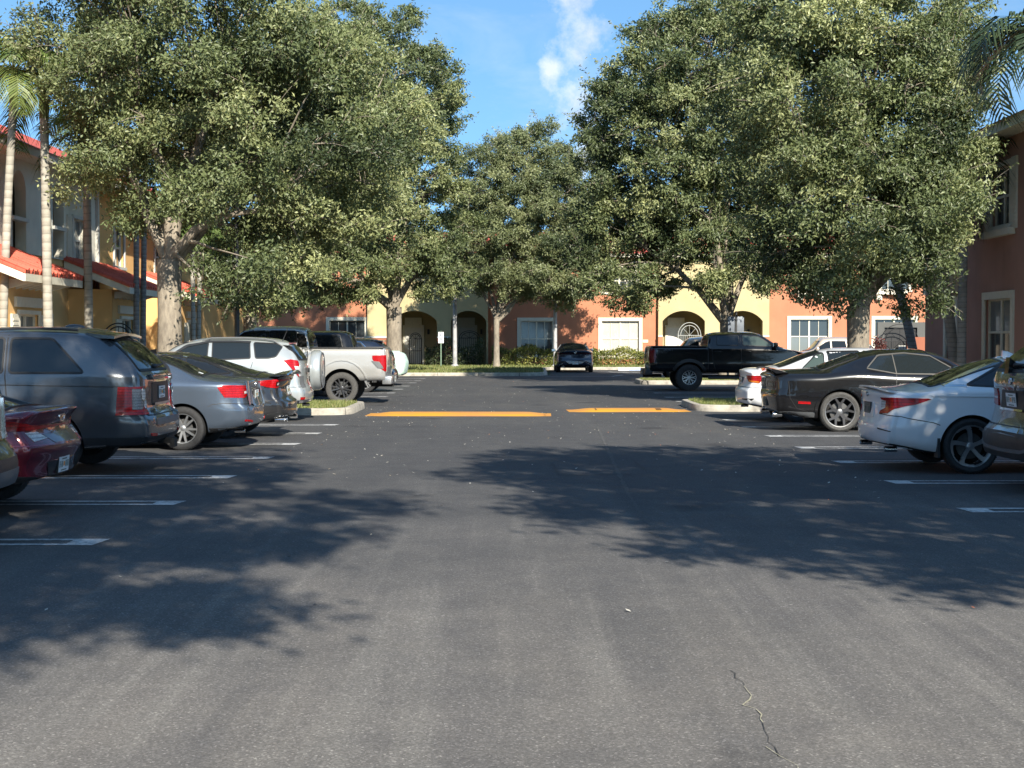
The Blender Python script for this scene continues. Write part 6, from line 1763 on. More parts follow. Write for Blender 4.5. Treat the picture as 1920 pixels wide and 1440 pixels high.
for k, yb in enumerate((23.6, 32.5, 41.4, 50.3)):
    y0, y1 = yb+.5, yb+3.9
    # bay below the porch roof
    bay = panel('bay_wall', left_b, M['mustard'], (1.3, y0, 0), LU, LN, y1-y0, 3.12, [rect(.9, 2.3, .75, 2.25)], .16)
    panel('bay_side', left_b, M['mustard'], (.0, y0, 0), (1, 0, 0), (0, -1, 0), 1.298, 3.12, [], .1); panel('bay_side', left_b, M['mustard'], (.0, y1, 0), (1, 0, 0), (0, 1, 0), 1.298, 3.12, [], .1)
    window_unit(left_b, (1.3, y0, 0), LU, LN, .9, 2.3, .75, 2.25, .14, .10, 'pane_mid' if k == 1 else 'pane', 'trim', 2, 2, 1)
    for s in (.55, 2.65):
        mb = MB(); mb.bb(1.305, 1.355, y0+s-.22, y0+s+.22, .75, 2.25)
        for q in range(13): mb.bb(1.355, 1.368, y0+s-.17, y0+s+.17, .83+.105*q, .885+.105*q)
        mb.build('shutter', M['trim'], left_b, smooth=False)
    mb = MB(); mb.bb(1.302, 1.37, y0+.6, y0+2.6, 2.42, 2.66); mb.build('lintel', M['trim'], left_b, smooth=False)
    mb = MB(); e, i_ = 1.95, -.0
    mb.add([(e, yb, 3.24), (e, yb+4.4, 3.24), (.04, yb+4.4, 4.02), (.04, yb, 4.02), (e, yb, 3.16), (e, yb+4.4, 3.16), (.04, yb+4.4, 3.94), (.04, yb, 3.94)],
           [(0, 1, 2, 3), (7, 6, 5, 4), (0, 4, 5, 1), (1, 5, 6, 2), (3, 7, 4, 0)])
    mb.build('porch_roof', M['roof'], left_b, smooth=False)
    mb = MB()
    for q in range(15): mb.tube([(e+.03, yb+.15+q*.293, 3.235), (.06, yb+.15+q*.293, 4.03)], .055, 6)
    mb.build('roof_tiles', M['roof'], left_b)
    mb = MB(); mb.bb(e-.06, e-.002, yb+.02, yb+4.38, 2.98, 3.158); mb.build('eave_board', M['trim'], left_b, smooth=False)
    for yy in (yb+.02, yb+4.36):
        mb = MB(); mb.add([(e-.06, yy, 2.98), (e-.06, yy, 3.17), (.04, yy, 3.93), (.04, yy, 3.72), (e-.06, yy+.04, 2.98), (e-.06, yy+.04, 3.17), (.04, yy+.04, 3.93), (.04, yy+.04, 3.72)], [(0, 1, 2, 3), (7, 6, 5, 4), (0, 4, 5, 1), (3, 2, 6, 7), (0, 3, 7, 4)])
        mb.build('rake_board', M['trim'], left_b, smooth=False)
    for q in range(7):
        yy = yb+.75+q*.46
        mb = MB(); mb.prism([(1.302, 2.84), (1.302, 3.06), (1.86, 3.06), (1.86, 2.97), (1.70, 2.95), (1.52, 2.90)], 'xz', yy, yy+.09); mb.build('rafter_tail', M['trim'], left_b, smooth=False)
    # front door beside the bay
    d = box_part('door', left_b, M['whitedoor'], .005, .06, yb+5.0, yb+5.95, .1, 2.15)
    mb = MB(); mb.bb(.004, .09, yb+4.88, yb+4.999, .1, 2.28); mb.bb(.004, .09, yb+5.951, yb+6.07, .1, 2.28); mb.bb(.004, .09, yb+4.999, yb+5.951, 2.151, 2.28); mb.build('door_frame', M['trim'], d, smooth=False)
    mb = MB(); mb.ball((.10, yb+5.85, 1.05), .035); mb.build('handle', M['chrome'], d)
    mb = MB(); mb.bb(.01, .05, yb+6.9, yb+7.7, .9, 2.2); mb.build('window_glass', M['pane'], left_b, smooth=False)
    mb = MB(); mb.bb(.004, .07, yb+6.78, yb+7.82, 2.2, 2.36); mb.bb(.004, .07, yb+6.78, yb+6.9, .8, 2.2); mb.bb(.004, .07, yb+7.7, yb+7.82, .8, 2.2); mb.build('window_surround', M['trim'], left_b, smooth=False)

# ---- right building: brown wall along X = 13
right_b = thing('brown_townhouse', 'shaded brown stucco townhouse rising along the right edge', 'building', (13, 0, 0))
RU, RN = (0, -1, 0), (-1, 0, 0)
YE = 44.4
def rr(y): return YE-y
RO = (0, YE, 0)
rops = [rect(rr(38.75), rr(36.75), .95, 2.72), rect(rr(42.2), rr(41.3), .95, 2.72), rect(rr(38.3), rr(36.9), 4.65, 6.2), rect(rr(43.6), rr(41.2), 3.9, 5.9)]
panel('wall', right_b, M['brown'], RO, RU, RN, YE-33, 7.0, rops, .2)
panel('end_wall', right_b, M['brown'], (0, YE, 0), (1, 0, 0), (0, 1, 0), 9, 7.0, [], .2); panel('end_wall', right_b, M['brown'], (0, 33, 0), (1, 0, 0), (0, -1, 0), 9, 7.0, [], .2)
for (a, b_, c, d_) in ((38.75, 36.75, .95, 2.72), (42.2, 41.3, .95, 2.72)):
    window_unit(right_b, RO, RU, RN, rr(a), rr(b_), c, d_, .14, .20, 'pane', 'trim', 2 if a-b_ > 1 else 1, 2, 1, True, 'pane_mid')
for (a, b_) in ((38.3, 36.9),):
    window_unit(right_b, RO, RU, RN, rr(a), rr(b_), 4.65, 6.2, .14, .12, 'pane', 'trim', 2, 2, 1)
    for y in (a+.32, b_-.32):
        mb = MB(); mb.bb(-.055, -.003, y-.19, y+.19, 4.5, 6.35)
        for k in range(16): mb.bb(-.07, -.055, y-.15, y+.15, 4.58+.11*k, 4.63+.11*k)
        mb.build('shutter', M['trim'], right_b, smooth=False)
    mb = MB(); mb.bb(-.20, -.003, b_-.35, a+.35, 4.36, 4.53); mb.build('window_ledge', M['trim'], right_b, smooth=False)
mb = MB(); mb.bb(-.62, -.003, 40.9, 43.9, 3.72, 3.88); mb.bb(-.54, -.003, 41.0, 43.8, 3.50, 3.719); bal = mb.build('balcony', M['trim'], right_b, smooth=False)
for y in (41.3, 43.3):
    mb = MB(); mb.bb(-.48, -.003, y-.2, y+.2, 3.26, 3.499); mb.bb(-.36, -.003, y-.16, y+.16, 3.0, 3.259); mb.build('bracket', M['trim'], bal, smooth=False)
mb = MB()
for k in range(26): mb.tube([(-.55, 41.0+k*.112, 3.88), (-.55, 41.0+k*.112, 4.85)], .011, 5)
mb.tube([(-.55, 40.95, 4.86), (-.55, 43.85, 4.86)], .022, 6); mb.tube([(-.55, 40.95, 4.86), (-.0, 40.95, 4.86)], .022, 6); mb.tube([(-.55, 43.85, 4.86), (-.0, 43.85, 4.86)], .022, 6)
mb.build('railing', M['iron'], bal)
mb = MB(); mb.bb(.12, .19, 41.1, 43.7, 3.9, 5.95); mb.build('balcony_door', M['pane'], right_b, smooth=False)
mb = MB(); mb.bb(-.72, -.60, 32.4, 45.1, 6.86, 7.12); mb.build('fascia', M['trim'], right_b, smooth=False)
mb = MB(); mb.add([(-.7, 32.4, 6.90), (0, 32.4, 6.90), (0, 45.1, 6.90), (-.7, 45.1, 6.90)], [(0, 3, 2, 1)]); mb.build('soffit', M['trim'], right_b, smooth=False)
mb = MB(); mb.add([(-.8, 32, 7.1), (-.8, 45.4, 7.1), (4.5, 41, 9.0), (4.5, 36.4, 9.0)], [(3, 2, 1, 0)]); mb.add([(-.8, 45.4, 7.1), (9.6, 45.4, 7.1), (4.5, 41, 9.0)], [(2, 1, 0)]); mb.add([(4.5, 36.4, 9.0), (4.5, 41, 9.0), (9.6, 45.4, 7.1), (9.6, 32, 7.1)], [(3, 2, 1, 0)]); mb.add([(-.8, 32, 7.1), (4.5, 36.4, 9.0), (9.6, 32, 7.1)], [(2, 1, 0)])
mb.build('roof', M['roof'], right_b, smooth=False)
mb = MB(); mb.bb(.25, 8.9, 33.05, 44.3, 0, 6.95); mb.build('rear_block', M['brown'], right_b, smooth=False)
mb = MB(); mb.bb(2.2, 5.6, 33.0, 39.5, 7.3, 9.3); mb.m = 1; mb.bb(2.05, 5.7, 32.85, 39.65, 9.3, 9.55); mb.build('roof_tower', [M['orange'], M['trim']], right_b, smooth=False)
# ------------------------------------------------------------------ vegetation
def leaf_mat(name, dark, midc, light, trans=.25):
    m, nt, b = newmat(name)
    at = nt.nodes.new('ShaderNodeAttribute'); at.attribute_name = 'tone'
    c = ramp(nt, at.outputs['Fac'], [(.0, dark), (.5, midc), (.86, light), (1.0, tuple(min(1, x*1.5) for x in light))])
    nt.links.new(c, b.inputs['Base Color'])
    b.inputs['Roughness'].default_value = .48
    b.inputs['Specular IOR Level'].default_value = .5
    tr = nt.nodes.new('ShaderNodeBsdfTranslucent')
    nt.links.new(mix(nt, 1.0, c, (1.25, 1.35, .55), 'MULTIPLY'), tr.inputs['Color'])
    ms = nt.nodes.new('ShaderNodeMixShader'); ms.inputs[0].default_value = trans
    nt.links.new(b.outputs[0], ms.inputs[1]); nt.links.new(tr.outputs[0], ms.inputs[2])
    nt.links.new(ms.outputs[0], nt.nodes['Material Output'].inputs['Surface'])
    return m
M['oak'] = leaf_mat('oak_leaves', (.038, .056, .022), (.138, .168, .068), (.28, .295, .135), .18)
M['oak2'] = leaf_mat('fine_leaves', (.075, .10, .046), (.175, .20, .092), (.29, .305, .15), .2)
M['palmleaf'] = leaf_mat('palm_fronds', (.05, .08, .02), (.11, .16, .04), (.22, .25, .07))
M['palmshade'] = leaf_mat('shaded_palm_fronds', (.015, .03, .012), (.035, .055, .022), (.07, .09, .035), .1)  # darker copy of the fronds, shade mixed into the leaf colour
M['hedge'] = leaf_mat('hedge_leaves', (.06, .075, .02), (.15, .17, .04), (.34, .32, .08))
M['shrub'] = leaf_mat('shrub_leaves', (.02, .035, .014), (.05, .07, .028), (.10, .12, .05))
M['redshrub'] = leaf_mat('red_leaves', (.05, .012, .012), (.12, .03, .025), (.22, .06, .04))
def bark_mat(name, a, b2, scale=(9, 9, 2.5)):
    m, nt, b = newmat(name)
    v = coords(nt, 'Object', scale)
    f = noise(nt, v, 1.6, 6, .68)
    g = noise(nt, coords(nt), .9, 3)
    nt.links.new(mix(nt, .35, ramp(nt, f, [(.3, a), (.68, b2)]), ramp(nt, g, [(.35, a), (.65, b2)])), b.inputs['Base Color'])
    b.inputs['Roughness'].default_value = .9
    bump(nt, b, f, .7, .02)
    return m
M['bark'] = bark_mat('oak_bark', (.12, .10, .08), (.36, .31, .24))
M['twig'] = bark_mat('dry_twigs', (.16, .13, .10), (.34, .30, .25))
def palmbark(name, a, b2, dens):
    m, nt, b = newmat(name)
    v = coords(nt)
    wv = nt.nodes.new('ShaderNodeTexWave'); wv.bands_direction = 'Z'; wv.inputs['Scale'].default_value = dens; wv.inputs['Distortion'].default_value = 1.5; wv.inputs['Detail'].default_value = 3
    nt.links.new(v, wv.inputs['Vector'])
    f = noise(nt, v, 2.2, 5, .6)
    c = mix(nt, ramp(nt, wv.outputs['Fac'], [(.0, .45), (.14, 0)]), ramp(nt, f, [(.3, a), (.7, b2)]), tuple(x*.45 for x in a))
    nt.links.new(c, b.inputs['Base Color']); b.inputs['Roughness'].default_value = .85
    bump(nt, b, wv.outputs['Fac'], .5, .02)
    return m
M['palmbark'] = palmbark('palm_bark', (.27, .245, .20), (.43, .40, .34), 1.6)
M['palmbark_dark'] = palmbark('grey_palm_bark', (.17, .165, .155), (.30, .285, .26), 2.4)

def leaves_from(C, Ndir, rng, L, Wd, name, mat, parent, tone):
    """one rhombus leaf per centre"""
    n = len(C)
    d = rng.normal(size=(n, 3)); d[:, 2] -= .25
    d += Ndir*.35
    d /= np.linalg.norm(d, axis=1)[:, None]
    nr = rng.normal(size=(n, 3))*.75+np.array([0, 0, .55])+Ndir*.8
    s = np.cross(d, nr); s /= np.maximum(1e-6, np.linalg.norm(s, axis=1))[:, None]
    nn = np.cross(s, d)
    ll = (L*rng.uniform(.65, 1.25, n))[:, None]; ww = (Wd*rng.uniform(.7, 1.2, n))[:, None]
    Q = np.zeros((n, 4, 3))
    Q[:, 0] = C; Q[:, 1] = C+d*ll*.5+s*ww*.5+nn*ll*.06; Q[:, 2] = C+d*ll-nn*ll*.08; Q[:, 3] = C+d*ll*.5-s*ww*.5+nn*ll*.06
    return np_quads(name, Q.reshape(-1, 3), n, mat, parent, 'tone', tone)

def tree(label, base, trunk_r, fork_z, lobes, nclump, ntip, nleaf, seed, L=.115, Wd=.05, mat='oak', limbs=None, lean=(0, 0), group='oaks shading the car park', clump_r=(.62, 1.02), twigs=True, zmin=0.0, bark='bark', ls=1.0, gap0=1.32, sp0=1.0):
    """lobes: ellipsoids (x,y,z,rx,ry,rz) in world space. Clumps of foliage sit on the lobes' shells, every clump is fed by a bough."""
    rng = np.random.default_rng(seed); rs = random.Random(seed)
    root = thing('oak_tree', label, 'tree', base, 0, group)
    bx, by, bz = base
    B = np.array(base)
    vol = np.array([l[3]*l[4]*l[5] for l in lobes])**(2/3); vol = vol/vol.sum()
    # clump centres, kept apart so that dark gaps stay between them
    cl = []
    tries = 0
    while len(cl) < nclump and tries < nclump*60:
        tries += 1
        l = lobes[rng.choice(len(lobes), p=vol)]
        d = rng.normal(size=3); d /= np.linalg.norm(d)
        r = rng.uniform(.55, 1.0)**.6
        p = np.array(l[:3])+d*np.array(l[3:])*r
        if p[2] < (zmin(p[0]) if callable(zmin) else zmin): continue
        gap = gap0 if tries < nclump*35 else gap0*.7
        if all(np.linalg.norm(p-q[0]) > gap for q in cl): cl.append((p, d))
    # trunk and limbs
    mb = MB()
    top = Vector((lean[0], lean[1], fork_z))
    pts = [Vector((0, 0, -.05)), Vector((lean[0]*.15, lean[1]*.15, fork_z*.18)), Vector((lean[0]*.5, lean[1]*.5, fork_z*.6)), top]
    mb.tube(pts, [trunk_r*1.45, trunk_r*1.06, trunk_r*.95, trunk_r*1.0], 14)
    skel = []
    def bough(a, b_, r0, r1, sag=.12, n=6, store=True, sides=8):
        a = Vector(a); b_ = Vector(b_)
        P = []
        L_ = (b_-a).length
        off = Vector((rs.uniform(-1, 1), rs.uniform(-1, 1), rs.uniform(.1, 1)))*L_*sag
        for i in range(n+1):
            t = i/n
            P.append(a.lerp(b_, t)+off*math.sin(PI*t)+Vector((rs.uniform(-1, 1), rs.uniform(-1, 1), rs.uniform(-1, 1)))*L_*.018*(0 < i < n))
        R = [r0+(r1-r0)*(i/n)**.8 for i in range(n+1)]
        mb.tube(P, R, sides)
        if store: skel.extend(zip(P, R))
        return P
    ends = limbs or []
    if not ends:
        for l in lobes: ends.append((l[0], l[1], l[2]))
    for (ex, ey, ez) in ends:
        e = Vector((ex-bx, ey-by, ez-bz))
        s0 = top - Vector((0, 0, rs.uniform(.0, .25)))
        P = bough(s0, e, trunk_r*rs.uniform(.52, .7)*ls, trunk_r*.18*ls, .10, 8)
    tips = []
    for c, d in cl:
        cv = Vector(tuple(c-B))
        best = min(skel[:], key=lambda s: (s[0]-cv).length + (0 if s[0].z < cv.z+.6 else 1.0))
        r0 = min(best[1]*.7, .055)
        bough(best[0], cv, max(.014, r0), .010, .10, 4, False, 5)
    # twigs and leaves
    tw = mb
    Cs = []; Ns = []; Ts = []
    for c, d in cl:
        r = rng.uniform(*clump_r)
        tone0 = rng.normal(.45, .19)
        k = max(4, int(ntip/len(cl)*(r/np.mean(clump_r))**2*rng.uniform(.7, 1.25)))
        td = rng.normal(size=(k, 3)); td /= np.linalg.norm(td, axis=1)[:, None]
        td += d*.35
        tp = c+td*(r*rng.uniform(.55, 1.0, k)[:, None])*np.array([1, 1, .68])
        m_ = max(3, int(nleaf/ntip))
        for p, q in zip(tp, td):
            if p[2] < (zmin(p[0]) if callable(zmin) else zmin)-.4: continue
            n_ = max(2, int(m_*rng.uniform(.6, 1.4)))
            sp = rng.normal(size=(n_, 3))*np.array([.15, .15, .11])*sp0
            Cs.append(p+sp); Ns.append(np.repeat(q[None], n_, 0)); Ts.append(np.full(n_, tone0+rng.normal(0, .07)))
            if twigs and n_ > 0 and rng.random() < .16:      # sprigs that break the outline
                a = Vector(tuple(p-B)); dv = Vector(tuple(q/np.linalg.norm(q)))+Vector((rs.uniform(-.4, .4), rs.uniform(-.4, .4), rs.uniform(-.1, .8)))
                e = a+dv.normalized()*rs.uniform(.35, .85)*(L/.115)
                tw.tube([a-dv*.2, a.lerp(e, .5)+Vector((0, 0, .03)), e], [.009, .006, .003], 4, cap=False)
                m2 = 16; tt = rng.uniform(.1, 1.05, m2)[:, None]
                Cs.append(np.array(tuple(a))[None]*(1-tt)+np.array(tuple(e))[None]*tt+B+rng.normal(size=(m2, 3))*.045); Ns.append(np.repeat(q[None], m2, 0)); Ts.append(np.full(m2, tone0+.1))
            if twigs and rng.random() < .30:
                a = Vector(tuple(c-B)); b_ = Vector(tuple(p-B))
                tw.tube([a, a.lerp(b_, .5)+Vector((0, 0, .06)), b_], [.011, .008, .004], 4, cap=False)
    C = np.concatenate(Cs)-B; Nn = np.concatenate(Ns); T = np.concatenate(Ts)
    T = np.clip(T+rng.normal(0, .12, len(T)), 0, 1)
    leaves_from(C, Nn, rng, L, Wd, 'crown', M[mat], root, T)
    mb.build('trunk', M[bark], root, sharp=60)
    return root

tree('wide left oak on the kerbed island, its thick trunk behind the silver compact suv', (gx(319, 33.2), 33.2, .1), .285, 3.4,
     [(-7.4, 33.4, 8.6, 2.7, 3.0, 2.6), (-9.0, 33.4, 6.6, 1.2, 1.7, 1.9), (-9.5, 33.4, 9.0, 1.2, 1.6, 1.7), (-5.0, 33.2, 6.6, 2.0, 2.4, 2.8), (-6.25, 32.0, 4.1, 1.1, 1.1, 1.5), (-8.8, 33.0, 5.4, .9, 1.2, .8), (-7.9, 35.2, 6.6, 2.2, 1.6, 1.9), (-4.6, 33.6, 4.2, .9, 1.1, 1.2)],
     108, 2300, 190000, 11, L=.115, Wd=.052, zmin=lambda x: 4.5 if x < -7.1 else 2.75, limbs=[(-8.6, 33.0, 7.0), (-6.6, 33.8, 8.0), (-5.4, 32.6, 4.6), (-9.0, 33.6, 6.0), (-7.6, 35, 6.5), (-6.4, 32.3, 4.6)])
tree('oak at the left edge of the lot behind the parked pickups', (-9.3, 51.0, 0), .25, 3.0,
     [(-8.6, 51, 8.6, 3.6, 3.2, 3.8), (-6.3, 51, 6.6, 2.4, 2.4, 2.4), (-8.0, 49.6, 4.4, 2.4, 2.0, 1.4), (-5.2, 50.6, 9.6, 2.2, 2.2, 2.8)], 90, 1500, 110000, 12, L=.15, Wd=.068, zmin=2.9)
tree('tall oak in the grass before the left arched porch', (gx(739, 65.2), 65.2, .12), .36, 3.0,
     [(-6.0, 65.4, 12.0, 3.6, 3.2, 5.2), (-4.6, 65, 8.0, 2.4, 2.8, 3.6), (-8.6, 65, 9.0, 2.8, 2.8, 4.4), (-7.4, 64.4, 5.2, 3.2, 2.4, 1.8), (-3.7, 65, 5.2, 1.3, 1.8, 1.4), (-5.5, 65.2, 14.0, 1.8, 2.0, 2.2), (-10.0, 65, 6.0, 2.2, 2.2, 2.4), (-3.4, 65.5, 7.4, 1.3, 1.6, 1.8), (-4.7, 64.0, 5.3, 1.7, 1.3, 1.1)], 165, 2400, 180000, 13, L=.165, Wd=.076, zmin=3.7,
     limbs=[(-5.9, 65.3, 12), (-4.2, 65, 8.0), (-8.4, 65, 8.5), (-3.0, 65, 5.6), (-7.5, 64.2, 5.5), (-9.5, 65, 6)])
tree('fine leaved pale green tree in the middle before the orange wall', (gx(931, 77), 77, .12), .16, 2.6,
     [(.9, 77, 8.6, 3.8, 2.8, 4.0), (3.2, 77, 6.6, 2.6, 2.2, 3.0), (-1.2, 77, 6.8, 1.8, 1.8, 2.8), (.9, 77, 11.2, 2.9, 1.8, 1.9), (-1.6, 77, 9.4, 1.5, 1.6, 2.0), (-2.7, 76.6, 6.3, 1.3, 1.4, 1.8), (3.2, 76.6, 9.6, 1.8, 1.6, 2.6), (4.9, 77, 7.0, 1.5, 1.6, 2.2), (1.2, 76.6, 5.4, 2.6, 1.8, 1.6)], 135, 2200, 190000, 14, L=.165, Wd=.062, mat='oak2', zmin=3.6)
tree('broad oak on the right island behind the black pickup truck', (gx(1363, 52.8), 52.8, .12), .27, 2.3,
     [(6.6, 52.8, 9.4, 3.4, 3.2, 4.6), (8.8, 52.8, 8.4, 1.8, 2.4, 3.6), (4.5, 52.4, 7.8, 1.7, 2.2, 3.2), (4.7, 52.2, 4.6, 1.7, 1.8, 1.5), (7.5, 51.6, 5.0, 2.8, 1.8, 1.6), (10.0, 52.4, 5.0, 1.5, 1.8, 1.3), (7.6, 53, 12.2, 2.5, 2.4, 1.6), (3.9, 52.4, 6.0, 1.1, 1.4, 1.5), (5.5, 52.6, 11.6, 1.2, 1.6, 1.6)], 172, 2700, 210000, 15, L=.145, Wd=.066, zmin=3.1,
     limbs=[(6.2, 52.6, 8.5), (8.8, 52.8, 8.5), (5.0, 52.2, 5.0), (7.6, 53, 11), (9.8, 52.6, 5.2), (7.2, 51.4, 6)])
tree('thick trunked oak on the right island in front of the orange building', (gx(1609, 34.2), 34.2, .1), .275, 2.35,
     [(8.3, 34.4, 7.5, 2.6, 2.7, 1.9), (6.9, 34.2, 5.6, 1.0, 1.8, 2.0), (9.5, 34.6, 6.5, 1.15, 2.1, 1.9), (8.6, 33.2, 4.8, 1.8, 1.4, 1.5), (7.2, 33.6, 3.7, .9, 1.1, .9), (9.4, 33.6, 3.7, .8, 1.0, .9), (9.7, 34.6, 5.0, .6, 1.1, .8), (8.2, 34.2, 9.3, 2.3, 2.0, .9)], 104, 2300, 185000, 16, L=.115, Wd=.052, zmin=2.7,
     limbs=[(7.3, 34.2, 6.2), (8.6, 34.4, 7.3), (10.0, 34.2, 4.6), (10.0, 34.8, 6.0), (8.0, 33.4, 5.0)])
# trees beside and behind the camera: their shade falls across the foreground and the car windows mirror them
tree('oak standing right of the camera beyond the picture edge', (9.8, 1.6, 0), .27, 3.0, [(7.4, 2.7, 7.2, 3.2, 3.0, 2.2), (9.4, 3.3, 6.6, 2.4, 2.6, 2.0), (6.8, 2.3, 6.2, 1.5, 1.4, 1.2), (5.6, 4.9, 8.0, 1.8, 1.9, 1.5), (5.2, 7.1, 7.4, 1.2, 1.4, 1.0)], 85, 1100, 50000, 17, L=.17, Wd=.085, twigs=False, zmin=4.4, gap0=.95)
tree('farther oak right of the camera beyond the picture edge', (14.2, 5.5, 0), .27, 3.0, [(11.0, 5.4, 7.4, 3.4, 3.2, 2.3), (9.5, 6.8, 6.6, 2.2, 2.2, 1.8), (12.6, 7.4, 7.4, 2.4, 2.4, 2.0), (8.1, 8.0, 6.8, 1.8, 1.6, 1.3), (6.4, 7.6, 7.6, 1.5, 1.6, 1.2)], 90, 1100, 52000, 18, L=.17, Wd=.085, twigs=False, zmin=4.4, gap0=.95)
tree('tall spreading oak left of the camera outside the picture', (-6.0, .4, 0), .26, 3.4, [(.4, .4, 8.5, 2.0, 2.0, 1.6), (-.4, 2.6, 9.0, 1.9, 1.9, 1.5), (.6, 3.6, 10.0, 1.4, 1.5, 1.2), (1.3, -1.9, 8.2, 1.3, 1.1, .9), (1.5, -4.0, 8.1, .7, .8, .5), (-4.0, 2.0, 8.0, 2.4, 2.8, 2.0), (2.0, .2, 8.8, 1.0, 1.0, .8), (-.9, -2.4, 8.2, 1.4, 1.1, .9)], 92, 1250, 60000, 19, L=.16, Wd=.08, twigs=False, zmin=6.2, ls=.7, gap0=.9,
     limbs=[(-.2, .6, 8.2), (-.8, 2.6, 8.6), (-4.2, 2.2, 7.6), (.6, -1.6, 8.0)])
for k, (x, y) in enumerate(((-12.5, -19), (-4.0, -24), (5.5, -27), (13.5, -21))):
    tree(('oak behind the camera on the far left', 'oak behind the camera left of its middle', 'oak behind the camera right of its middle', 'oak behind the camera on the far right')[k], (x, y, 0), .3, 2.8, [(x, y, 7.0, 4.4, 3.2, 3.6), (x+1.5, y+1, 5.0, 2.5, 2.0, 1.8)], 60, 380, 11000, 60+k, L=.42, Wd=.22, twigs=False, zmin=2.6, clump_r=(1.0, 1.5), sp0=2.0)

def palm(label, base, top, r, nf, fl, seed, leaf='palmleaf', bark='palmbark', droop=1.0, shaft=True, up=.2, lw=.05, spear=False, group='slender palms along the buildings', bulge=0.0, skipdir=None):
    rs = random.Random(seed); rng = np.random.default_rng(seed)
    root = thing('palm_tree', label, 'palm tree', base, 0, group)
    B = Vector(base); T = Vector(top)-B
    P = []; R = []
    for i in range(9):
        t = i/8
        q = T*t; q.x = T.x*t**1.4; q.y = T.y*t**1.4
        P.append(q); R.append(r*(1.35 if i == 0 else 1.08-.16*t+bulge*math.sin(PI*min(1, t*1.05))))
    mb = MB(); mb.tube(P, R, 12); mb.build('trunk', M[bark], root, sharp=60)
    if shaft:
        mb = MB(); mb.tube([T, T+Vector((0, 0, .35)), T+Vector((0, 0, .75))], [r*1.0, r*1.1, r*.5], 10); mb.build('crownshaft', simple('crownshaft_green', (.13, .16, .06), .5, var=.2), root)
    O = T+Vector((0, 0, .7 if shaft else .1))
    Q = []; tone = []
    st = MB()
    for f in range(nf):
        az = 2*PI*f/nf*1.0+rs.uniform(-.25, .25)
        el = rs.uniform(-.1, 1.15)*up*2.2+rs.uniform(-.15, .35)
        if spear and f == 0: el = 1.5
        L_ = fl*rs.uniform(.8, 1.1)
        hd = Vector((math.cos(az), math.sin(az), 0))
        pos = O.copy(); rach = [pos.copy()]
        n = 16; e = el
        for i in range(n):
            stp = L_/n
            pos = pos+(hd*math.cos(e)+Vector((0, 0, math.sin(e))))*stp
            rach.append(pos.copy())
            if not (spear and f == 0): e -= droop*.11*(.5+i/n*1.4)
        st.tube(rach[::3]+[rach[-1]], [.022, .02, .016, .012, .008, .005, .004][:len(rach[::3])+1], 5, cap=False)
        tn = rs.uniform(.25, .65)
        per = 2
        for i in range(2, n):
            for k in range(per):
                t = (i+k/per)/n
                p = rach[i].lerp(rach[min(i+1, n)], k/per)
                d = (rach[min(i+1, n)]-rach[i]).normalized()
                sd = d.cross(Vector((0, 0, 1)))
                if sd.length < .05: sd = hd.cross(Vector((0, 0, 1)))
                sd.normalize(); upv = sd.cross(d)
                ln = fl*.30*(math.sin(PI*min(1, .12+t*.92))**.6)*rs.uniform(.85, 1.1)*(.25 if spear and f == 0 else 1)
                for sg in (-1, 1):
                    dd = (sd*sg*.85+d*.62+upv*rs.uniform(.0, .35)).normalized()
                    tip = p+dd*ln+Vector((0, 0, -ln*.38*droop))
                    mdp = p+dd*ln*.5+Vector((0, 0, -ln*.07))
                    wv = d*lw*.5
                    Q += [p-wv*.6, mdp-wv, mdp+wv, p+wv*.6, mdp-wv, tip-wv*.12, tip+wv*.12, mdp+wv]
                    tone += [tn+rs.uniform(-.12, .12)]*2
    st.build('frond_stems', simple('frond_stem', (.16, .19, .06), .6), root)
    np_quads('crown', np.array([tuple(q) for q in Q]), len(Q)//4, M[leaf], root, 'tone', np.clip(np.array(tone), 0, 1))
    return root
def pz(px, py, Y): return (gx(px, Y), Y, gz(py, Y))
palm('leaning slim palm at the left edge with bright drooping fronds', (gx(2, 33), 33, 0), pz(31, 195, 33), .095, 13, 2.3, 31, droop=1.3, up=.5, lw=.055)
palm('straight pale palm trunk left of the other straight one, before the grey wall', (gx(92, 33.6), 33.6, 0), pz(88, 225, 33.6), .108, 12, 2.2, 32, droop=1.3, up=.5, lw=.055)
palm('straight pale palm before the seam of grey and yellow wall', (gx(168, 37), 37, 0), pz(166, 300, 37), .108, 12, 2.2, 33, droop=1.3, up=.5, lw=.055)
palm('thin grey palm before the red porch roof, left of its twin', (gx(256, 42), 42, 0), pz(259, 330, 42), .085, 9, 1.7, 34, bark='palmbark_dark', droop=1.4)
palm('thin grey palm right of its twin before the red porch roof', (gx(268, 42.6), 42.6, 0), pz(275, 330, 42.6), .085, 9, 1.7, 35, bark='palmbark_dark', droop=1.4)
palm('young thin palm just right of the thick left oak trunk', (gx(364, 46), 46, 0), pz(362, 470, 46), .075, 9, 1.5, 36, droop=1.4)
palm('young thin palm second to the right of the thick left oak trunk', (gx(372, 46.6), 46.6, 0), pz(376, 480, 46.6), .075, 9, 1.5, 37, droop=1.4)
palm('palm behind the left roof', (-17.5, 60, 0), (-17.4, 60, 9.6), .14, 12, 2.6, 38, droop=1.2)
palm('smooth grey palm leaning before the right brown wall', (gx(1794, 39), 39, 0), pz(1752, 420, 39), .135, 11, 2.2, 39, leaf='palmshade', bark='palmbark_dark', droop=1.4, bulge=.08)
palm('ringed dark palm with a sunlit upper trunk before the brown wall', (gx(1803, 37.4), 37.4, 0), pz(1806, 330, 37.4), .115, 11, 2.2, 40, leaf='palmshade', bark='palmbark_dark', droop=1.4)
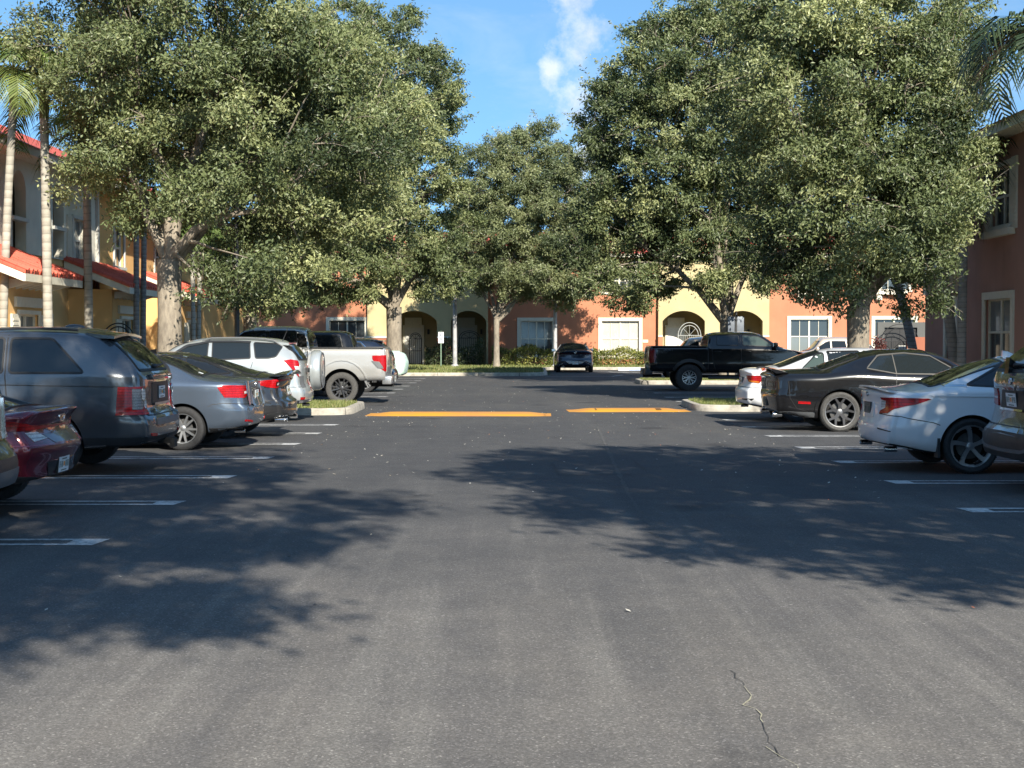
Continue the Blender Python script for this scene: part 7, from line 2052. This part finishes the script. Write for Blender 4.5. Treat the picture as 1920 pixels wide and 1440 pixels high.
palm('leaning palm trunk between the right oak and the brown building', (gx(1722, 47), 47, 0), pz(1672, 500, 47), .15, 9, 1.6, 41, leaf='palmshade', bark='palmbark_dark', droop=1.4)
palm('palm whose shade-darkened fronds reach in from the upper right corner', (gx(1985, 25), 25, 0), (gx(1968, 25), 25, gz(150, 25)), .14, 16, 2.5, 42, leaf='palmshade', bark='palmbark_dark', droop=1.35, up=.35, lw=.06)
palm('sunlit palm with an upright spear leaf above the right roof', (gx(1768, 49), 49, 0), (gx(1770, 49), 49, gz(125, 49)), .15, 13, 2.6, 43, droop=1.1, up=.45, lw=.05, spear=True)

def hedge(label, x0, x1, y0, y1, z0, h, n, seed, mat='hedge', name='hedge', L=.12, Wd=.07, group='clipped hedges along the far building', bumpy=.25):
    rng = np.random.default_rng(seed)
    root = thing(name, label, name.replace('_', ' '), ((x0+x1)/2, (y0+y1)/2, z0), 0, group)
    w_, d_ = (x1-x0)/2, (y1-y0)/2
    p = rng.uniform(-1, 1, (n, 3)); p[:, 2] = rng.uniform(0, 1, n)
    sh = rng.random(n) < .75
    ax = rng.integers(0, 3, n)
    for k in range(2):
        s = sh & (ax == k); p[s, k] = np.sign(p[s, k])*rng.uniform(.86, 1.02, s.sum())
    s = sh & (ax == 2); p[s, 2] = rng.uniform(.86, 1.05, s.sum())
    hh = h*(1-bumpy*.5+bumpy*np.sin(p[:, 0]*w_*3.1+seed)*.5+bumpy*.4*np.sin(p[:, 0]*w_*7.3+p[:, 1]*4))
    C = np.stack([p[:, 0]*w_, p[:, 1]*d_, .04+p[:, 2]*hh], 1)
    Nn = np.stack([p[:, 0]*.5, p[:, 1], p[:, 2]-.3], 1)
    T = np.clip(rng.normal(.5, .2, n)+.15*np.sin(C[:, 0]*2.3+seed), 0, 1)
    leaves_from(C, Nn, rng, L, Wd, 'foliage', M[mat], root, T)
    mb = MB(); rs = random.Random(seed)
    for k in range(max(4, int((x1-x0)*4))):
        x = rs.uniform(-w_, w_)*.95; mb.tube([(x, rs.uniform(-.2, .2)*d_, -.03), (x+rs.uniform(-.15, .15), rs.uniform(-.6, .6)*d_, h*.8)], [.018, .008], 5, cap=False)
    mb.build('stems', M['twig'], root)
hedge('yellow green hedge under the left orange wall window, left of the far dark saloon', gx(925, 81), gx(1036, 81), 80.4, 81.6, .12, 1.05, 5200, 51)
hedge('yellow green hedge under the right orange wall window, right of the far dark saloon', gx(1112, 81), gx(1228, 81), 80.4, 81.5, .12, .95, 5600, 52)
hedge('dark shrub mass around the grey light pole', gx(800, 82), gx(905, 82), 81.2, 82.6, .12, 1.35, 4200, 53, 'shrub', 'shrub', group=None, bumpy=.45)
hedge('small dark red shrub beside the right black gate', gx(1640, 66), gx(1660, 66), 65.7, 66.3, 0, 1.75, 900, 54, 'redshrub', 'shrub', group=None)
